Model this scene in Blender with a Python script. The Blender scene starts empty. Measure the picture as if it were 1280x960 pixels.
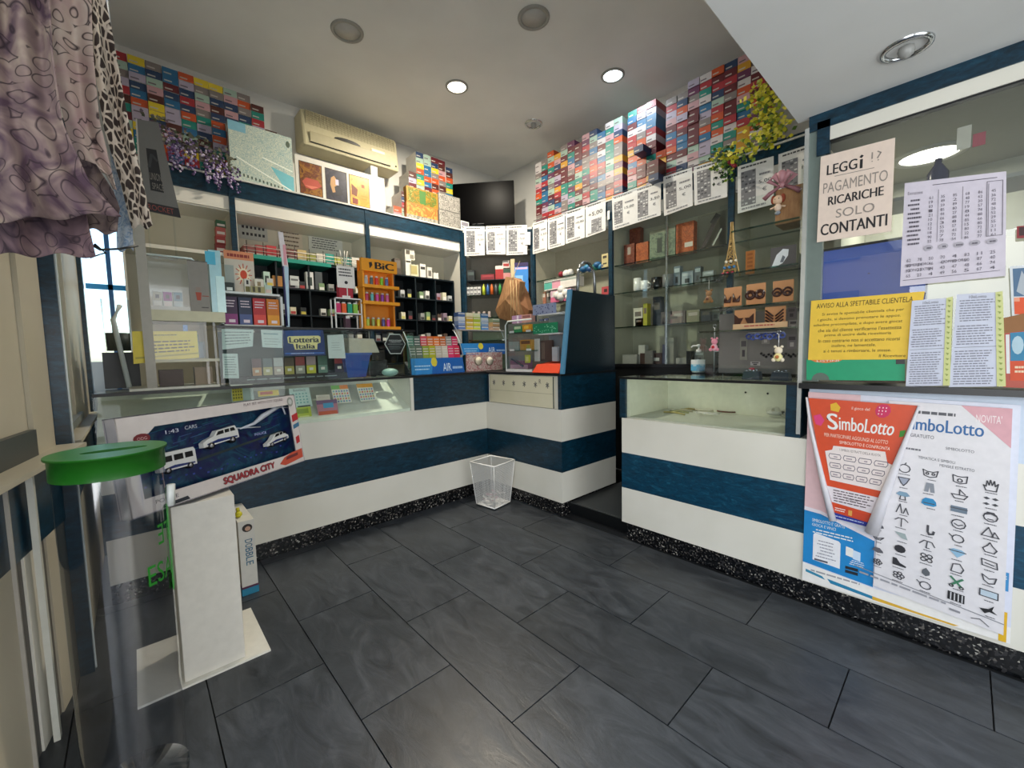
import bpy, math, random
from mathutils import Vector, Matrix
random.seed(7)
PI = math.pi
SC = bpy.context.scene
COL = SC.collection

# ------------------------------------------------------------------ camera, world, light, exposure
CAMR = Matrix(((0.7371647, 0.06566042, -0.67251536), (-0.67538735, 0.04069673, -0.73633939), (-0.02097918, 0.99701178, 0.07434641)))
CAMP = Vector((0, 0, 1.2)); FPX = 517.66
cd = bpy.data.cameras.new('camera'); cam = bpy.data.objects.new('camera', cd); COL.objects.link(cam)
cd.sensor_width = 36; cd.lens = 36 * FPX / 1280; cd.clip_start = 0.02; cd.clip_end = 200
cam.matrix_world = Matrix.Translation(CAMP) @ CAMR.to_4x4()
SC.camera = cam
SC.view_settings.view_transform = 'Standard'; SC.view_settings.look = 'None'
SC.view_settings.exposure = 0.5; SC.view_settings.gamma = 1; SC.view_settings.use_curve_mapping = False
w = bpy.data.worlds.new('sky'); SC.world = w; w.use_nodes = True
nt = w.node_tree; nt.nodes.clear()
sky = nt.nodes.new('ShaderNodeTexSky'); sky.sky_type = 'NISHITA'; sky.sun_disc = False; sky.sun_elevation = math.radians(38); sky.sun_rotation = math.radians(150)
sky.air_density = 1.0; sky.dust_density = 1.5
bg = nt.nodes.new('ShaderNodeBackground'); bg.inputs[1].default_value = 0.34
wo = nt.nodes.new('ShaderNodeOutputWorld'); nt.links.new(sky.outputs[0], bg.inputs[0]); nt.links.new(bg.outputs[0], wo.inputs[0])
def sunlamp():
    l = bpy.data.lights.new('sun', 'SUN'); l.energy = 2.6; l.angle = math.radians(0.6); l.color = (1, .95, .86)
    o = bpy.data.objects.new('sun', l); COL.objects.link(o)
    d = Vector((-0.25, -0.75, -0.62)); o.rotation_euler = d.to_track_quat('-Z', 'Y').to_euler(); o.location = (3, 6, 9)
sunlamp()
def area(name, loc, target, sx, sy, e, col=(1, 1, 1)):
    l = bpy.data.lights.new(name, 'AREA'); l.shape = 'RECTANGLE'; l.size = sx; l.size_y = sy; l.energy = e; l.color = col
    o = bpy.data.objects.new(name, l); COL.objects.link(o); o.location = loc
    o.rotation_euler = (Vector(target) - Vector(loc)).to_track_quat('-Z', 'Y').to_euler(); return o
# daylight coming in through the open entrance (behind and left of the camera)
area('daylight_entrance_left', (-1.25, -0.5, 1.25), (1.0, 0.25, 1.0), 1.9, 2.0, 40, (0.93, 0.97, 1.0))
area('daylight_entrance_front', (0.7, -1.75, 1.25), (0.9, 1.0, 0.9), 2.2, 2.0, 34, (0.96, 0.98, 1.0))

# ------------------------------------------------------------------ pixel ray helper: points are taken on the real planes of the furniture
def U(px, py, ax, val):
    d = CAMR @ Vector((px - 640, -(py - 480), -FPX)); i = 'xyz'.index(ax)
    t = (val - CAMP[i]) / d[i]; return CAMP + t * d
def UP(px, py, p, n):
    d = CAMR @ Vector((px - 640, -(py - 480), -FPX)); p = Vector(p); n = Vector(n)
    t = (p - CAMP).dot(n) / d.dot(n); return CAMP + t * d

# ------------------------------------------------------------------ materials
def lin(h):
    h = h.lstrip('#'); c = [int(h[i:i + 2], 16) / 255 for i in (0, 2, 4)]
    return tuple(x / 12.92 if x <= .04045 else ((x + .055) / 1.055) ** 2.4 for x in c) + (1,)
_mc = {}
def M(hexc, rough=0.55, metal=0.0, emit=0.0, coat=0.0):
    k = (hexc, rough, metal, emit, coat)
    if k in _mc: return _mc[k]
    m = bpy.data.materials.new('paint_' + hexc.lstrip('#')); m.use_nodes = True; n = m.node_tree; b = n.nodes['Principled BSDF']
    c = lin(hexc); b.inputs['Roughness'].default_value = rough; b.inputs['Metallic'].default_value = metal
    if emit:
        b.inputs['Emission Color'].default_value = c; b.inputs['Emission Strength'].default_value = emit; b.inputs['Base Color'].default_value = c
    else:
        # faint print grain so that nothing is a dead flat colour
        no = n.nodes.new('ShaderNodeTexNoise'); no.inputs['Scale'].default_value = 35; no.inputs['Detail'].default_value = 3
        tc = n.nodes.new('ShaderNodeTexCoord'); n.links.new(tc.outputs['Object'], no.inputs['Vector'])
        mx = n.nodes.new('ShaderNodeMix'); mx.data_type = 'RGBA'
        mx.inputs[6].default_value = tuple(x * .9 for x in c[:3]) + (1,); mx.inputs[7].default_value = tuple(min(1, x * 1.08 + .002) for x in c[:3]) + (1,)
        n.links.new(no.outputs[0], mx.inputs[0]); n.links.new(mx.outputs[2], b.inputs['Base Color'])
    if coat: b.inputs['Coat Weight'].default_value = coat
    _mc[k] = m; return m
def nodemat(name):
    m = bpy.data.materials.new(name); m.use_nodes = True; n = m.node_tree
    return m, n, n.nodes['Principled BSDF']
def ramp(n, src, stops):
    r = n.nodes.new('ShaderNodeValToRGB'); n.links.new(src, r.inputs[0]); e = r.color_ramp.elements
    while len(e) < len(stops): e.new(0.5)
    for el, (p, c) in zip(e, stops): el.position = p; el.color = lin(c) if isinstance(c, str) else c
    return r
def texco(n, scale=(1, 1, 1), kind='Object'):
    t = n.nodes.new('ShaderNodeTexCoord'); mp = n.nodes.new('ShaderNodeMapping'); mp.inputs['Scale'].default_value = scale
    n.links.new(t.outputs[kind], mp.inputs[0]); return mp.outputs[0]
def tex(n, kind, vec, **kw):
    t = n.nodes.new('ShaderNodeTex' + kind)
    if kind == 'Voronoi' and 'feature' in kw: t.feature = kw.pop('feature')
    for k, v in kw.items(): t.inputs[k].default_value = v
    n.links.new(vec, t.inputs['Vector']); return t
def bump(n, b, src, s, d=0.01):
    bp = n.nodes.new('ShaderNodeBump'); bp.inputs['Strength'].default_value = s; bp.inputs['Distance'].default_value = d
    n.links.new(src, bp.inputs['Height']); n.links.new(bp.outputs[0], b.inputs['Normal'])
def mk_slate():
    m, n, b = nodemat('slate_tile'); oi = n.nodes.new('ShaderNodeObjectInfo'); g = n.nodes.new('ShaderNodeNewGeometry')
    ad = n.nodes.new('ShaderNodeVectorMath'); ad.operation = 'ADD'
    sc_ = n.nodes.new('ShaderNodeVectorMath'); sc_.operation = 'SCALE'; cb = n.nodes.new('ShaderNodeCombineXYZ'); n.links.new(oi.outputs['Random'], cb.inputs[2]); n.links.new(cb.outputs[0], sc_.inputs[0]); sc_.inputs['Scale'].default_value = 9
    n.links.new(g.outputs['Position'], ad.inputs[0]); n.links.new(sc_.outputs[0], ad.inputs[1])
    mp = n.nodes.new('ShaderNodeMapping'); mp.inputs['Scale'].default_value = (7, 2.6, 3); mp.inputs['Rotation'].default_value = (0, 0, .25); n.links.new(ad.outputs[0], mp.inputs[0])
    t = tex(n, 'Noise', mp.outputs[0], Scale=1.6, Detail=9, Roughness=.68, Distortion=1.4)
    r = ramp(n, t.outputs[0], [(0.3, '#23262a'), (0.5, '#33373c'), (0.72, '#464a50')]); mx = n.nodes.new('ShaderNodeMix'); mx.data_type = 'RGBA'; mx.blend_type = 'MULTIPLY'; mx.inputs[0].default_value = 1
    mr = n.nodes.new('ShaderNodeMapRange'); mr.inputs[3].default_value = .82; mr.inputs[4].default_value = 1.12; n.links.new(oi.outputs['Random'], mr.inputs[0])
    n.links.new(r.outputs[0], mx.inputs[6]); n.links.new(mr.outputs[0], mx.inputs[7]); n.links.new(mx.outputs[2], b.inputs['Base Color'])
    rr = ramp(n, t.outputs[0], [(0.3, (.30, .30, .30, 1)), (0.75, (.46, .46, .46, 1))]); n.links.new(rr.outputs[0], b.inputs['Roughness'])
    bump(n, b, t.outputs[0], .35, .004); return m
SLATE = mk_slate()
def mk_navy(name, a, c, d, rough=.3):
    m, n, b = nodemat(name); v = texco(n, (3, 3, 9)); t = tex(n, 'Noise', v, Scale=5, Detail=10, Roughness=.75, Distortion=.8)
    r = ramp(n, t.outputs[0], [(.35, a), (.55, c), (.8, d)]); n.links.new(r.outputs[0], b.inputs['Base Color']); b.inputs['Roughness'].default_value = rough
    return m
NAVY = mk_navy('navy_marbled_laminate', '#041a24', '#0a3144', '#23566b')
def mk_cream(name, c1, c2, rough=.35):
    m, n, b = nodemat(name); t = tex(n, 'Noise', texco(n), Scale=2.2, Detail=4)
    r = ramp(n, t.outputs[0], [(.35, c1), (.7, c2)]); n.links.new(r.outputs[0], b.inputs['Base Color']); b.inputs['Roughness'].default_value = rough
    return m
CREAM = mk_cream('cream_laminate', '#dcd9cc', '#e6e3d8')
BEIGE = mk_cream('beige_board', '#c9c4ae', '#d6d1bc', .5)
WALLM = mk_cream('painted_wall', '#cfcec8', '#d8d7d2', .8)
CEILM = mk_cream('ceiling_paint', '#dcdcd8', '#e4e4e0', .85)
def mk_granite():
    m, n, b = nodemat('black_granite'); v = texco(n); t = tex(n, 'Voronoi', v, Scale=120); nz = tex(n, 'Noise', v, Scale=28, Detail=5)
    sp = n.nodes.new('ShaderNodeSeparateColor'); n.links.new(t.outputs['Color'], sp.inputs[0])
    r = ramp(n, sp.outputs[0], [(.0, '#0a0b0d'), (.55, '#15171a'), (.74, '#2e2d2e'), (.9, '#5f5b56'), (.97, '#a09c94')]); r.color_ramp.interpolation = 'CONSTANT'
    n.links.new(r.outputs[0], b.inputs['Base Color']); b.inputs['Roughness'].default_value = .22; return m
GRANITE = mk_granite()
def mk_glass(name, tint=(.95, .98, .97, 1), base=0.0, rough=0.0):
    m = bpy.data.materials.new(name); m.use_nodes = True; n = m.node_tree; n.nodes.clear()
    tr = n.nodes.new('ShaderNodeBsdfTransparent'); tr.inputs[0].default_value = tint
    gl = n.nodes.new('ShaderNodeBsdfGlossy'); gl.inputs['Roughness'].default_value = rough
    fr = n.nodes.new('ShaderNodeFresnel'); fr.inputs[0].default_value = 1.5
    ml = n.nodes.new('ShaderNodeMath'); ml.operation = 'MULTIPLY_ADD'; ml.inputs[1].default_value = 1.0; ml.inputs[2].default_value = base; ml.use_clamp = True
    mx = n.nodes.new('ShaderNodeMixShader'); o = n.nodes.new('ShaderNodeOutputMaterial')
    gm = n.nodes.new('ShaderNodeNewGeometry'); iv = n.nodes.new('ShaderNodeMath'); iv.operation = 'SUBTRACT'; iv.inputs[0].default_value = 1; n.links.new(gm.outputs['Backfacing'], iv.inputs[1]); mm = n.nodes.new('ShaderNodeMath'); mm.operation = 'MULTIPLY'
    n.links.new(fr.outputs[0], ml.inputs[0]); n.links.new(ml.outputs[0], mm.inputs[0]); n.links.new(iv.outputs[0], mm.inputs[1]); n.links.new(mm.outputs[0], mx.inputs[0]); n.links.new(tr.outputs[0], mx.inputs[1]); n.links.new(gl.outputs[0], mx.inputs[2]); n.links.new(mx.outputs[0], o.inputs[0])
    return m
GLASS = mk_glass('clear_glass'); GLASS_EDGE = mk_glass('glass_edge', (.35, .55, .5, 1), .10); ACRYL = mk_glass('clear_acrylic', (.96, .98, .985, 1), .02, .03)
WINGLASS = mk_glass('booth_window_glass', (.93, .95, .94, 1), .09); BINPL = mk_glass('bin_plastic', (.88, .89, .91, 1), .16, .09); FILM = mk_glass('plastic_film', (.97, .97, .97, 1), .02, .10)
def mk_leopard():
    m, n, b = nodemat('leopard_print'); v = texco(n, (1, 1, .6)); t = tex(n, 'Voronoi', v, Scale=58, feature='DISTANCE_TO_EDGE')
    t.inputs['Randomness'].default_value = .95
    r = ramp(n, t.outputs[0], [(.0, '#cfc3b4'), (.10, '#c5b8a8'), (.13, '#3b302c'), (1, '#2a211f')])
    n.links.new(r.outputs[0], b.inputs['Base Color']); b.inputs['Roughness'].default_value = .85; return m
def mk_floral(name, a, bb, c):
    m, n, b = nodemat(name); v = texco(n)
    n1 = tex(n, 'Noise', v, Scale=9, Detail=3, Distortion=1.5); r1 = ramp(n, n1.outputs[0], [(.35, a), (.5, bb), (.68, c)])
    dn = tex(n, 'Noise', v, Scale=4, Detail=2); dm = n.nodes.new('ShaderNodeVectorMath'); dm.operation = 'SCALE'; dm.inputs['Scale'].default_value = .16; n.links.new(dn.outputs['Color'], dm.inputs[0])
    da = n.nodes.new('ShaderNodeVectorMath'); da.operation = 'ADD'; n.links.new(v, da.inputs[0]); n.links.new(dm.outputs[0], da.inputs[1])
    wv = tex(n, 'Voronoi', da.outputs[0], Scale=17, feature='F1'); s = n.nodes.new('ShaderNodeMath'); s.operation = 'MULTIPLY'; s.inputs[1].default_value = 2.9; n.links.new(wv.outputs['Distance'], s.inputs[0])
    fr = n.nodes.new('ShaderNodeMath'); fr.operation = 'FRACT'; n.links.new(s.outputs[0], fr.inputs[0])
    r2 = ramp(n, fr.outputs[0], [(.0, (0, 0, 0, 1)), (.80, (0, 0, 0, 1)), (.90, (1, 1, 1, 1)), (1.0, (.2, .2, .2, 1))])
    mx = n.nodes.new('ShaderNodeMix'); mx.data_type = 'RGBA'; n.links.new(r2.outputs[0], mx.inputs[0]); n.links.new(r1.outputs[0], mx.inputs[6]); mx.inputs[7].default_value = lin('#2e2129')
    n.links.new(mx.outputs[2], b.inputs['Base Color']); b.inputs['Roughness'].default_value = .9; return m
LEOP = mk_leopard(); FLOR = mk_floral('mauve_floral_voile', '#4e3a47', '#7e6a68', '#a39384'); FLOR2 = mk_floral('pink_floral_voile', '#b99c9a', '#c2aca2', '#cdbfb2')
def mk_picture(name, cols, scale=14, dist=2.0):
    m, n, b = nodemat(name); t = tex(n, 'Noise', texco(n), Scale=scale, Detail=4, Distortion=dist)
    k = len(cols); r = ramp(n, t.outputs[0], [(.28 + .44 * i / (k - 1), c) for i, c in enumerate(cols)]); n.links.new(r.outputs[0], b.inputs['Base Color']); b.inputs['Roughness'].default_value = .35; return m
def mk_kraft():
    m, n, b = nodemat('kraft_paper'); t = tex(n, 'Noise', texco(n, (1, 1, .3)), Scale=60, Detail=4)
    r = ramp(n, t.outputs[0], [(.3, '#86603c'), (.7, '#a67d54')]); n.links.new(r.outputs[0], b.inputs['Base Color']); b.inputs['Roughness'].default_value = .75; return m
KRAFT = mk_kraft()
BLACK = M('#0b0c0e', .35); INK = M('#26262a', .7); WHITE = M('#e8e8e4', .5); PAPER = M('#e4e3df', .75); CHROME = M('#c9ccce', .16, 1.0); GRAYM = M('#8b8a84', .5); DARK = M('#0e1417', .5)
PRICE = M('#e9e6da', .5)

# ------------------------------------------------------------------ mesh builder
_tc = {}
def glyphs(body):
    if body in _tc: return _tc[body]
    c = bpy.data.curves.new('t', 'FONT'); c.body = body; c.resolution_u = 3 if len(body) <= 12 and not body.isdigit() else 2; c.size = 1; c.align_x = 'LEFT'
    o = bpy.data.objects.new('t', c); COL.objects.link(o); bpy.context.view_layer.update()
    me = bpy.data.meshes.new_from_object(o.evaluated_get(bpy.context.evaluated_depsgraph_get()))
    vs = [v.co.copy() for v in me.vertices]; fs = [tuple(p.vertices) for p in me.polygons]
    bpy.data.objects.remove(o); bpy.data.curves.remove(c); bpy.data.meshes.remove(me)
    if vs:
        x0 = min(v.x for v in vs); x1 = max(v.x for v in vs); y0 = min(v.y for v in vs); y1 = max(v.y for v in vs)
        vs = [((v.x - x0) / (x1 - x0), (v.y - y0) / (y1 - y0)) for v in vs]
    else: x0 = x1 = y0 = y1 = 0
    _tc[body] = (vs, fs, (x1 - x0) / max(1e-6, y1 - y0)); return _tc[body]
class MB:
    def __init__(s, T=None): s.v = []; s.f = []; s.m = []; s.mats = []; s.T = T; s.sm = []
    def mi(s, m):
        if isinstance(m, str): m = M(m)
        if m not in s.mats: s.mats.append(m)
        return s.mats.index(m)
    def add(s, vs, fs, m, smooth=False):
        o = len(s.v); k = s.mi(m)
        for p in vs:
            p = Vector(p); s.v.append(s.T @ p if s.T else p)
        for f in fs: s.f.append(tuple(i + o for i in f)); s.m.append(k); s.sm.append(smooth)
        return s
    def box(s, x0, y0, z0, x1, y1, z1, m):
        if x0 > x1: x0, x1 = x1, x0
        if y0 > y1: y0, y1 = y1, y0
        if z0 > z1: z0, z1 = z1, z0
        return s.add([(x0, y0, z0), (x1, y0, z0), (x1, y1, z0), (x0, y1, z0), (x0, y0, z1), (x1, y0, z1), (x1, y1, z1), (x0, y1, z1)],
              [(0, 3, 2, 1), (4, 5, 6, 7), (0, 1, 5, 4), (1, 2, 6, 5), (2, 3, 7, 6), (3, 0, 4, 7)], m)
    def hexa(s, b, t, m):  # b, t: four bottom and four top points
        return s.add(list(b) + list(t), [(0, 3, 2, 1), (4, 5, 6, 7), (0, 1, 5, 4), (1, 2, 6, 5), (2, 3, 7, 6), (3, 0, 4, 7)], m)
    def poly(s, ps, m): return s.add(ps, [tuple(range(len(ps)))], m)
    def prism(s, ps, off, m):
        n = len(ps); off = Vector(off); q = [Vector(p) + off for p in ps]
        return s.add([Vector(p) for p in ps] + q, [tuple(range(n)), tuple(reversed(range(n, 2 * n)))] + [(i, i + n, (i + 1) % n + n, (i + 1) % n) for i in range(n)], m)
    def lathe(s, prof, c, m, n=20, cap=True, smooth=True, axis=None):
        c = Vector(c); vs = []; fs = []
        q = axis.to_track_quat('Z', 'Y') if axis else None
        for r, z in prof:
            for i in range(n):
                a = 2 * PI * i / n; p = Vector((r * math.cos(a), r * math.sin(a), z)); vs.append(c + (q @ p if q else p))
        for j in range(len(prof) - 1):
            for i in range(n): a = j * n + i; b = j * n + (i + 1) % n; fs.append((a, b, b + n, a + n))
        if cap: fs.append(tuple(reversed(range(n)))); k = (len(prof) - 1) * n; fs.append(tuple(range(k, k + n)))
        return s.add(vs, fs, m, smooth)
    def tube(s, pts, r, m, n=6, closed=False, smooth=True):
        pts = [Vector(p) for p in pts]; k = len(pts); vs = []; rr = r if isinstance(r, (list, tuple)) else [r] * k
        for i, p in enumerate(pts):
            a = pts[(i - 1) % k] if closed or i > 0 else pts[i]; b = pts[(i + 1) % k] if closed or i < k - 1 else pts[i]
            t = (b - a); t = t.normalized() if t.length > 1e-9 else Vector((0, 0, 1))
            h = Vector((0, 0, 1)) if abs(t.z) < .9 else Vector((1, 0, 0)); u = t.cross(h).normalized(); w_ = t.cross(u)
            for j in range(n): an = 2 * PI * (j + .5) / n; vs.append(p + rr[i] * (u * math.cos(an) + w_ * math.sin(an)))
        fs = []
        for i in range(k if closed else k - 1):
            for j in range(n): a = i * n + j; b = i * n + (j + 1) % n; c = ((i + 1) % k) * n; fs.append((a, b, c + (j + 1) % n, c + j))
        if not closed: fs += [tuple(reversed(range(n))), tuple(range((k - 1) * n, k * n))]
        return s.add(vs, fs, m, smooth)
    def ball(s, c, r, m, n=10, sq=(1, 1, 1)):
        c = Vector(c); prof = [(max(1e-4, math.sin(PI * i / (n // 2 + 1))) * 1, -math.cos(PI * i / (n // 2 + 1))) for i in range(n // 2 + 2)]
        vs = []; fs = []
        for a, z in prof:
            for i in range(n): t = 2 * PI * i / n; vs.append(c + Vector((r * sq[0] * a * math.cos(t), r * sq[1] * a * math.sin(t), r * sq[2] * z)))
        for j in range(len(prof) - 1):
            for i in range(n): a = j * n + i; b = j * n + (i + 1) % n; fs.append((a, b, b + n, a + n))
        return s.add(vs, fs, m, True)
    def build(s, name, parent=None, bevel=0, kind=None, label=None):
        me = bpy.data.meshes.new(name); off = Vector((0, 0, 0))
        if parent is None:
            xs = [p.x for p in s.v]; ys = [p.y for p in s.v]; zs = [p.z for p in s.v]
            off = Vector(((min(xs) + max(xs)) / 2, (min(ys) + max(ys)) / 2, min(zs)))
        elif 'wo' in parent: off = Vector(parent['wo'])
        me.from_pydata([tuple(p - off) for p in s.v], [], s.f)
        for m in s.mats: me.materials.append(m)
        me.polygons.foreach_set('material_index', s.m); me.polygons.foreach_set('use_smooth', s.sm); me.update()
        o = bpy.data.objects.new(name, me); COL.objects.link(o)
        if parent is None: o.location = off; o['wo'] = tuple(off)
        else: o.parent = parent; o['wo'] = tuple(off)
        if bevel:
            b = o.modifiers.new('bevel', 'BEVEL'); b.width = bevel; b.segments = 2; b.limit_method = 'ANGLE'
        if kind: o['kind'] = kind
        if label: o['label'] = label
        return o
def thing(name, label, cat, loc, group=None):
    o = bpy.data.objects.new(name, None); COL.objects.link(o); o.location = loc; o['wo'] = tuple(loc); o.empty_display_size = .05
    return tag(o, label, cat, group)
def tag(o, label, cat, group=None):
    o['label'] = label; o['category'] = cat
    if group: o['group'] = group
    return o
def S(name, mb, parent=None, **k): return mb.build(name, parent, kind='structure' if parent is None else None, **k)
def copyof(o, dx):
    c = o.copy(); COL.objects.link(c); c.location = o.location + Vector(dx)
    for ch in o.children:
        d = ch.copy(); COL.objects.link(d); d.parent = c
    return c

# flat printed sheet: four world corners (top-left, top-right, bottom-right, bottom-left as seen), s,t in 0..1
class Sheet:
    def __init__(s, tl, tr, br, bl, m, th=.002, mb=None):
        s.c = [Vector(p) for p in (tl, tr, br, bl)]; s.mb = mb or MB(); s.k = 0
        n = (s.c[1] - s.c[0]).cross(s.c[3] - s.c[0]).normalized()
        if n.dot(CAMP - s.c[0]) < 0: n = -n
        s.n = n; s.w = (s.c[1] - s.c[0]).length; s.h = (s.c[3] - s.c[0]).length
        if m:
            s.mb.hexa([p - n * th for p in s.c], s.c, m)
    def P(s, u, v, off=0):
        a, b, c, d = s.c; p = (a * (1 - u) + b * u) * (1 - v) + (d * (1 - u) + c * u) * v
        return p + s.n * off
    def lay(s): s.k += 1; return .0004 + .00005 * (s.k if s.k < 60 else 40 + s.k % 20)
    def rect(s, u0, v0, u1, v1, m, off=None):
        o = off if off is not None else s.lay(); s.mb.poly([s.P(u0, v1, o), s.P(u1, v1, o), s.P(u1, v0, o), s.P(u0, v0, o)], m); return s
    def pol(s, pts, m, off=None):
        o = off if off is not None else s.lay(); s.mb.poly([s.P(a, b, o) for a, b in pts], m); return s
    def text(s, body, u0, v0, u1, v1, m=None, off=None, mirror=False):
        vs, fs, _ = glyphs(body); o = (off if off is not None else s.lay()) + .00012
        if vs: s.mb.add([s.P(u1 - a * (u1 - u0) if mirror else u0 + a * (u1 - u0), v1 - b * (v1 - v0), o) for a, b in vs], fs, m or INK)
        return s
    def line(s, pts, wd, m, closed=False):
        o = s.lay() + .0001; asp = s.w / max(1e-6, s.h); L = list(pts) + ([pts[0]] if closed else [])
        for (a, b), (c, d) in zip(L, L[1:]):
            dx, dy = (c - a) * asp, d - b; l = math.hypot(dx, dy)
            if l < 1e-6: continue
            nx, ny = -dy / l * wd / asp / 2, dx / l * wd / 2; ex, ey = dx / l * wd / asp * .3, dy / l * wd * .3
            s.mb.poly([s.P(a + nx - ex, b + ny - ey, o), s.P(a - nx - ex, b - ny - ey, o), s.P(c - nx + ex, d - ny + ey, o), s.P(c + nx + ex, d + ny + ey, o)], m)
        return s
    def scrib(s, u0, v0, u1, v1, rows, m=None, seed=0, fill=.5):   # rows of tiny unreadable print as word-like dashes
        rn = random.Random(seed); m = m or M('#55555a', .8); dv = (v1 - v0) / rows; o = s.lay()
        for r in range(rows):
            u = u0 + rn.random() * .04; ue = u1 - rn.random() * (u1 - u0) * .2
            while u < ue:
                L = (u1 - u0) * rn.uniform(.05, .16); e = min(ue, u + L); v = v0 + dv * (r + .25)
                s.mb.poly([s.P(u, v + dv * fill, o), s.P(e, v + dv * fill, o), s.P(e, v, o), s.P(u, v, o)], m); u = e + (u1 - u0) * .02
        return s
    def build(s, name, label=None, cat=None, group=None, parent=None, **k):
        o = s.mb.build(name, parent, **k)
        if label and cat: tag(o, label, cat, group)
        elif label: o['label'] = label
        return o
def pq(side, plane, pts):     # four pixel corners on a furniture plane
    ax = 'y' if side == 'L' else 'x'
    return [U(x, y, ax, plane) for x, y in pts]
def rectpts(side, plane, l, t, r, b, z0=None):
    """upright rectangle on plane y=.. (side L) or x=.. (side R) spanning the given pixel box"""
    ax = 'y' if side == 'L' else 'x'; cx, cy = (l + r) / 2, (t + b) / 2
    p0 = U(l, cy, ax, plane); p1 = U(r, cy, ax, plane); zt = U(cx, t, ax, plane).z; zb = U(cx, b, ax, plane).z
    if z0 is not None: zt += z0 - zb; zb = z0
    return [Vector((p0.x, p0.y, zt)), Vector((p1.x, p1.y, zt)), Vector((p1.x, p1.y, zb)), Vector((p0.x, p0.y, zb))]
def pack(side, plane, l, t, r, b, depth, m, deco, name, label, cat, group=None, z0=None, bevel=0):
    """box with printed front: deco = (u0,v0,u1,v1,colour) rectangles"""
    c = rectpts(side, plane, l, t, r, b, z0); s = Sheet(*c, None)
    back = [p - s.n * depth for p in c]
    s.mb.hexa([back[3], back[2], c[2], c[3]], [back[0], back[1], c[1], c[0]], m if not isinstance(m, str) else M(m))
    for d in deco:
        if isinstance(d[4], str) and d[4].startswith('T:'): _, body, colr = d[4].split(':'); s.text(body, *d[:4], M(colr))
        else: s.rect(*d[:4], M(d[4]) if isinstance(d[4], str) else d[4])
    o = s.mb.build(name, None, bevel=bevel); return tag(o, label, cat, group)
def ordn(i): return ['first', 'second', 'third', 'fourth', 'fifth', 'sixth', 'seventh', 'eighth', 'ninth', 'tenth', 'eleventh', 'twelfth', 'thirteenth', 'fourteenth', 'fifteenth', 'sixteenth', 'seventeenth', 'eighteenth', 'nineteenth', 'twentieth'][i]

# ================================================================== STRUCTURE
CZ = 3.40; XW = 3.56; YW = 4.07
def tiles():
    fl = MB(); fl.box(-1.6, -2.2, -.06, 4.2, 4.3, -.008, M('#17181a', .8)); f = S('floor', fl)
    W, L = .35388, .70445; off = [2.005, 1.653]
    g = .0022
    for i in range(-5, 5):
        x0 = .48 + i * W; x1 = x0 + W
        ph = off[i % 2]
        for j in range(-6, 3):
            y0 = ph + j * L; y1 = y0 + L; a, b = max(y0, -1.7), min(y1, 2.80); c, d = max(x0, -1.2), min(x1, 2.27)
            if b - a < .05 or d - c < .03: continue
            m = MB(); m.box(c + g, a + g, -.008, d - g, b - g, 0, SLATE); m.build('tile', f)
    return f
FLOOR = tiles()
S('ceiling', MB().box(-1.6, .545, CZ, XW + .1, YW + .1, CZ + .06, CEILM))
S('trim_1', MB().box(-1.6, -2.2, 2.195, 2.262, .545, 2.30, CEILM).box(-1.6, .52, 2.30, 2.262, .545, CZ, CEILM))     # dropped soffit over the entrance
S('wall_back', MB().box(.02, YW, 0, XW + .1, YW + .08, CZ, WALLM).box(-.3, YW, 0, .02, YW + .08, 1.2, WALLM).box(-.3, YW, 2.35, .02, YW + .08, CZ, WALLM))
S('wall_right', MB().box(XW, .5, 0, XW + .08, YW + .1, CZ, WALLM))
S('trim_2', MB().box(2.262, .50, 2.30, XW + .1, .545, CZ, CEILM))
# left wall: slanted shop-window leaf, then a straight run, both cream over a blue band
A0, A1 = Vector((-.43, .95, 0)), Vector((-.221, 2.235, 0)); dA = (A1 - A0).normalized(); nA = Vector((dA.y, -dA.x, 0))
def wallA(a, b, z0, z1, d0, d1, m, mb):   # a,b distance back from A1 ; d offset along inward normal
    p = A1 - dA * a; q = A1 - dA * b
    mb.hexa([q + nA * d0 + Vector((0, 0, z0)), q + nA * d1 + Vector((0, 0, z0)), p + nA * d1 + Vector((0, 0, z0)), p + nA * d0 + Vector((0, 0, z0))],
            [q + nA * d0 + Vector((0, 0, z1)), q + nA * d1 + Vector((0, 0, z1)), p + nA * d1 + Vector((0, 0, z1)), p + nA * d0 + Vector((0, 0, z1))], m)
CREAMD = mk_cream('cream_aluminium', '#b3ab96', '#c0b8a4', .45)
wl = MB(); [wallA(a_, b_, 0, .62, -.04, d_, m_, wl) for a_, b_, d_, m_ in ((0, .10, -.004, M('#4a4a46', .5)), (.10, .19, 0, CREAMD), (.19, .23, -.006, M('#5e5a52', .5)), (.23, .36, 0, CREAM), (.36, .41, -.006, M('#4a4844', .5)), (.41, .62, 0, CREAMD), (.62, 1.3, -.003, M('#6a675f', .5)))]; wallA(0, 1.3, .62, .885, -.04, 0, NAVY, wl)
wallA(0.02, .19, .9, 2.4, -.04, 0, CREAMD, wl); wallA(.19, .40, .9, 2.4, -.055, -.012, CREAMD, wl); wallA(.40, 1.3, 2.1, 2.4, -.055, -.012, CREAMD, wl); wallA(1.2, 1.3, .9, 2.2, -.055, 0, CREAMD, wl)
wl_o = S('wall_left', wl)
g = MB(); wallA(.40, 1.2, .98, 2.1, -.04, -.034, GLASS, g); S('window_1', g)
g = MB(); wallA(.2, 1.3, .9, .985, -.04, .008, M('#3a3d3c', .4), g); S('trim_3', g)
g = MB(); wallA(0, 1.3, .885, .9, -.04, .075, CREAMD, g); S('trim_4', g)                    # sill
S('trim_5', MB().box(-.245, 2.235, 0, -.185, 2.30, 2.6, NAVY).box(-.187, 2.262, 0, -.181, 2.275, 2.6, M('#dfe6e2', .3)))  # navy post; the thin pale strip paints the highlight along its right edge
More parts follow.
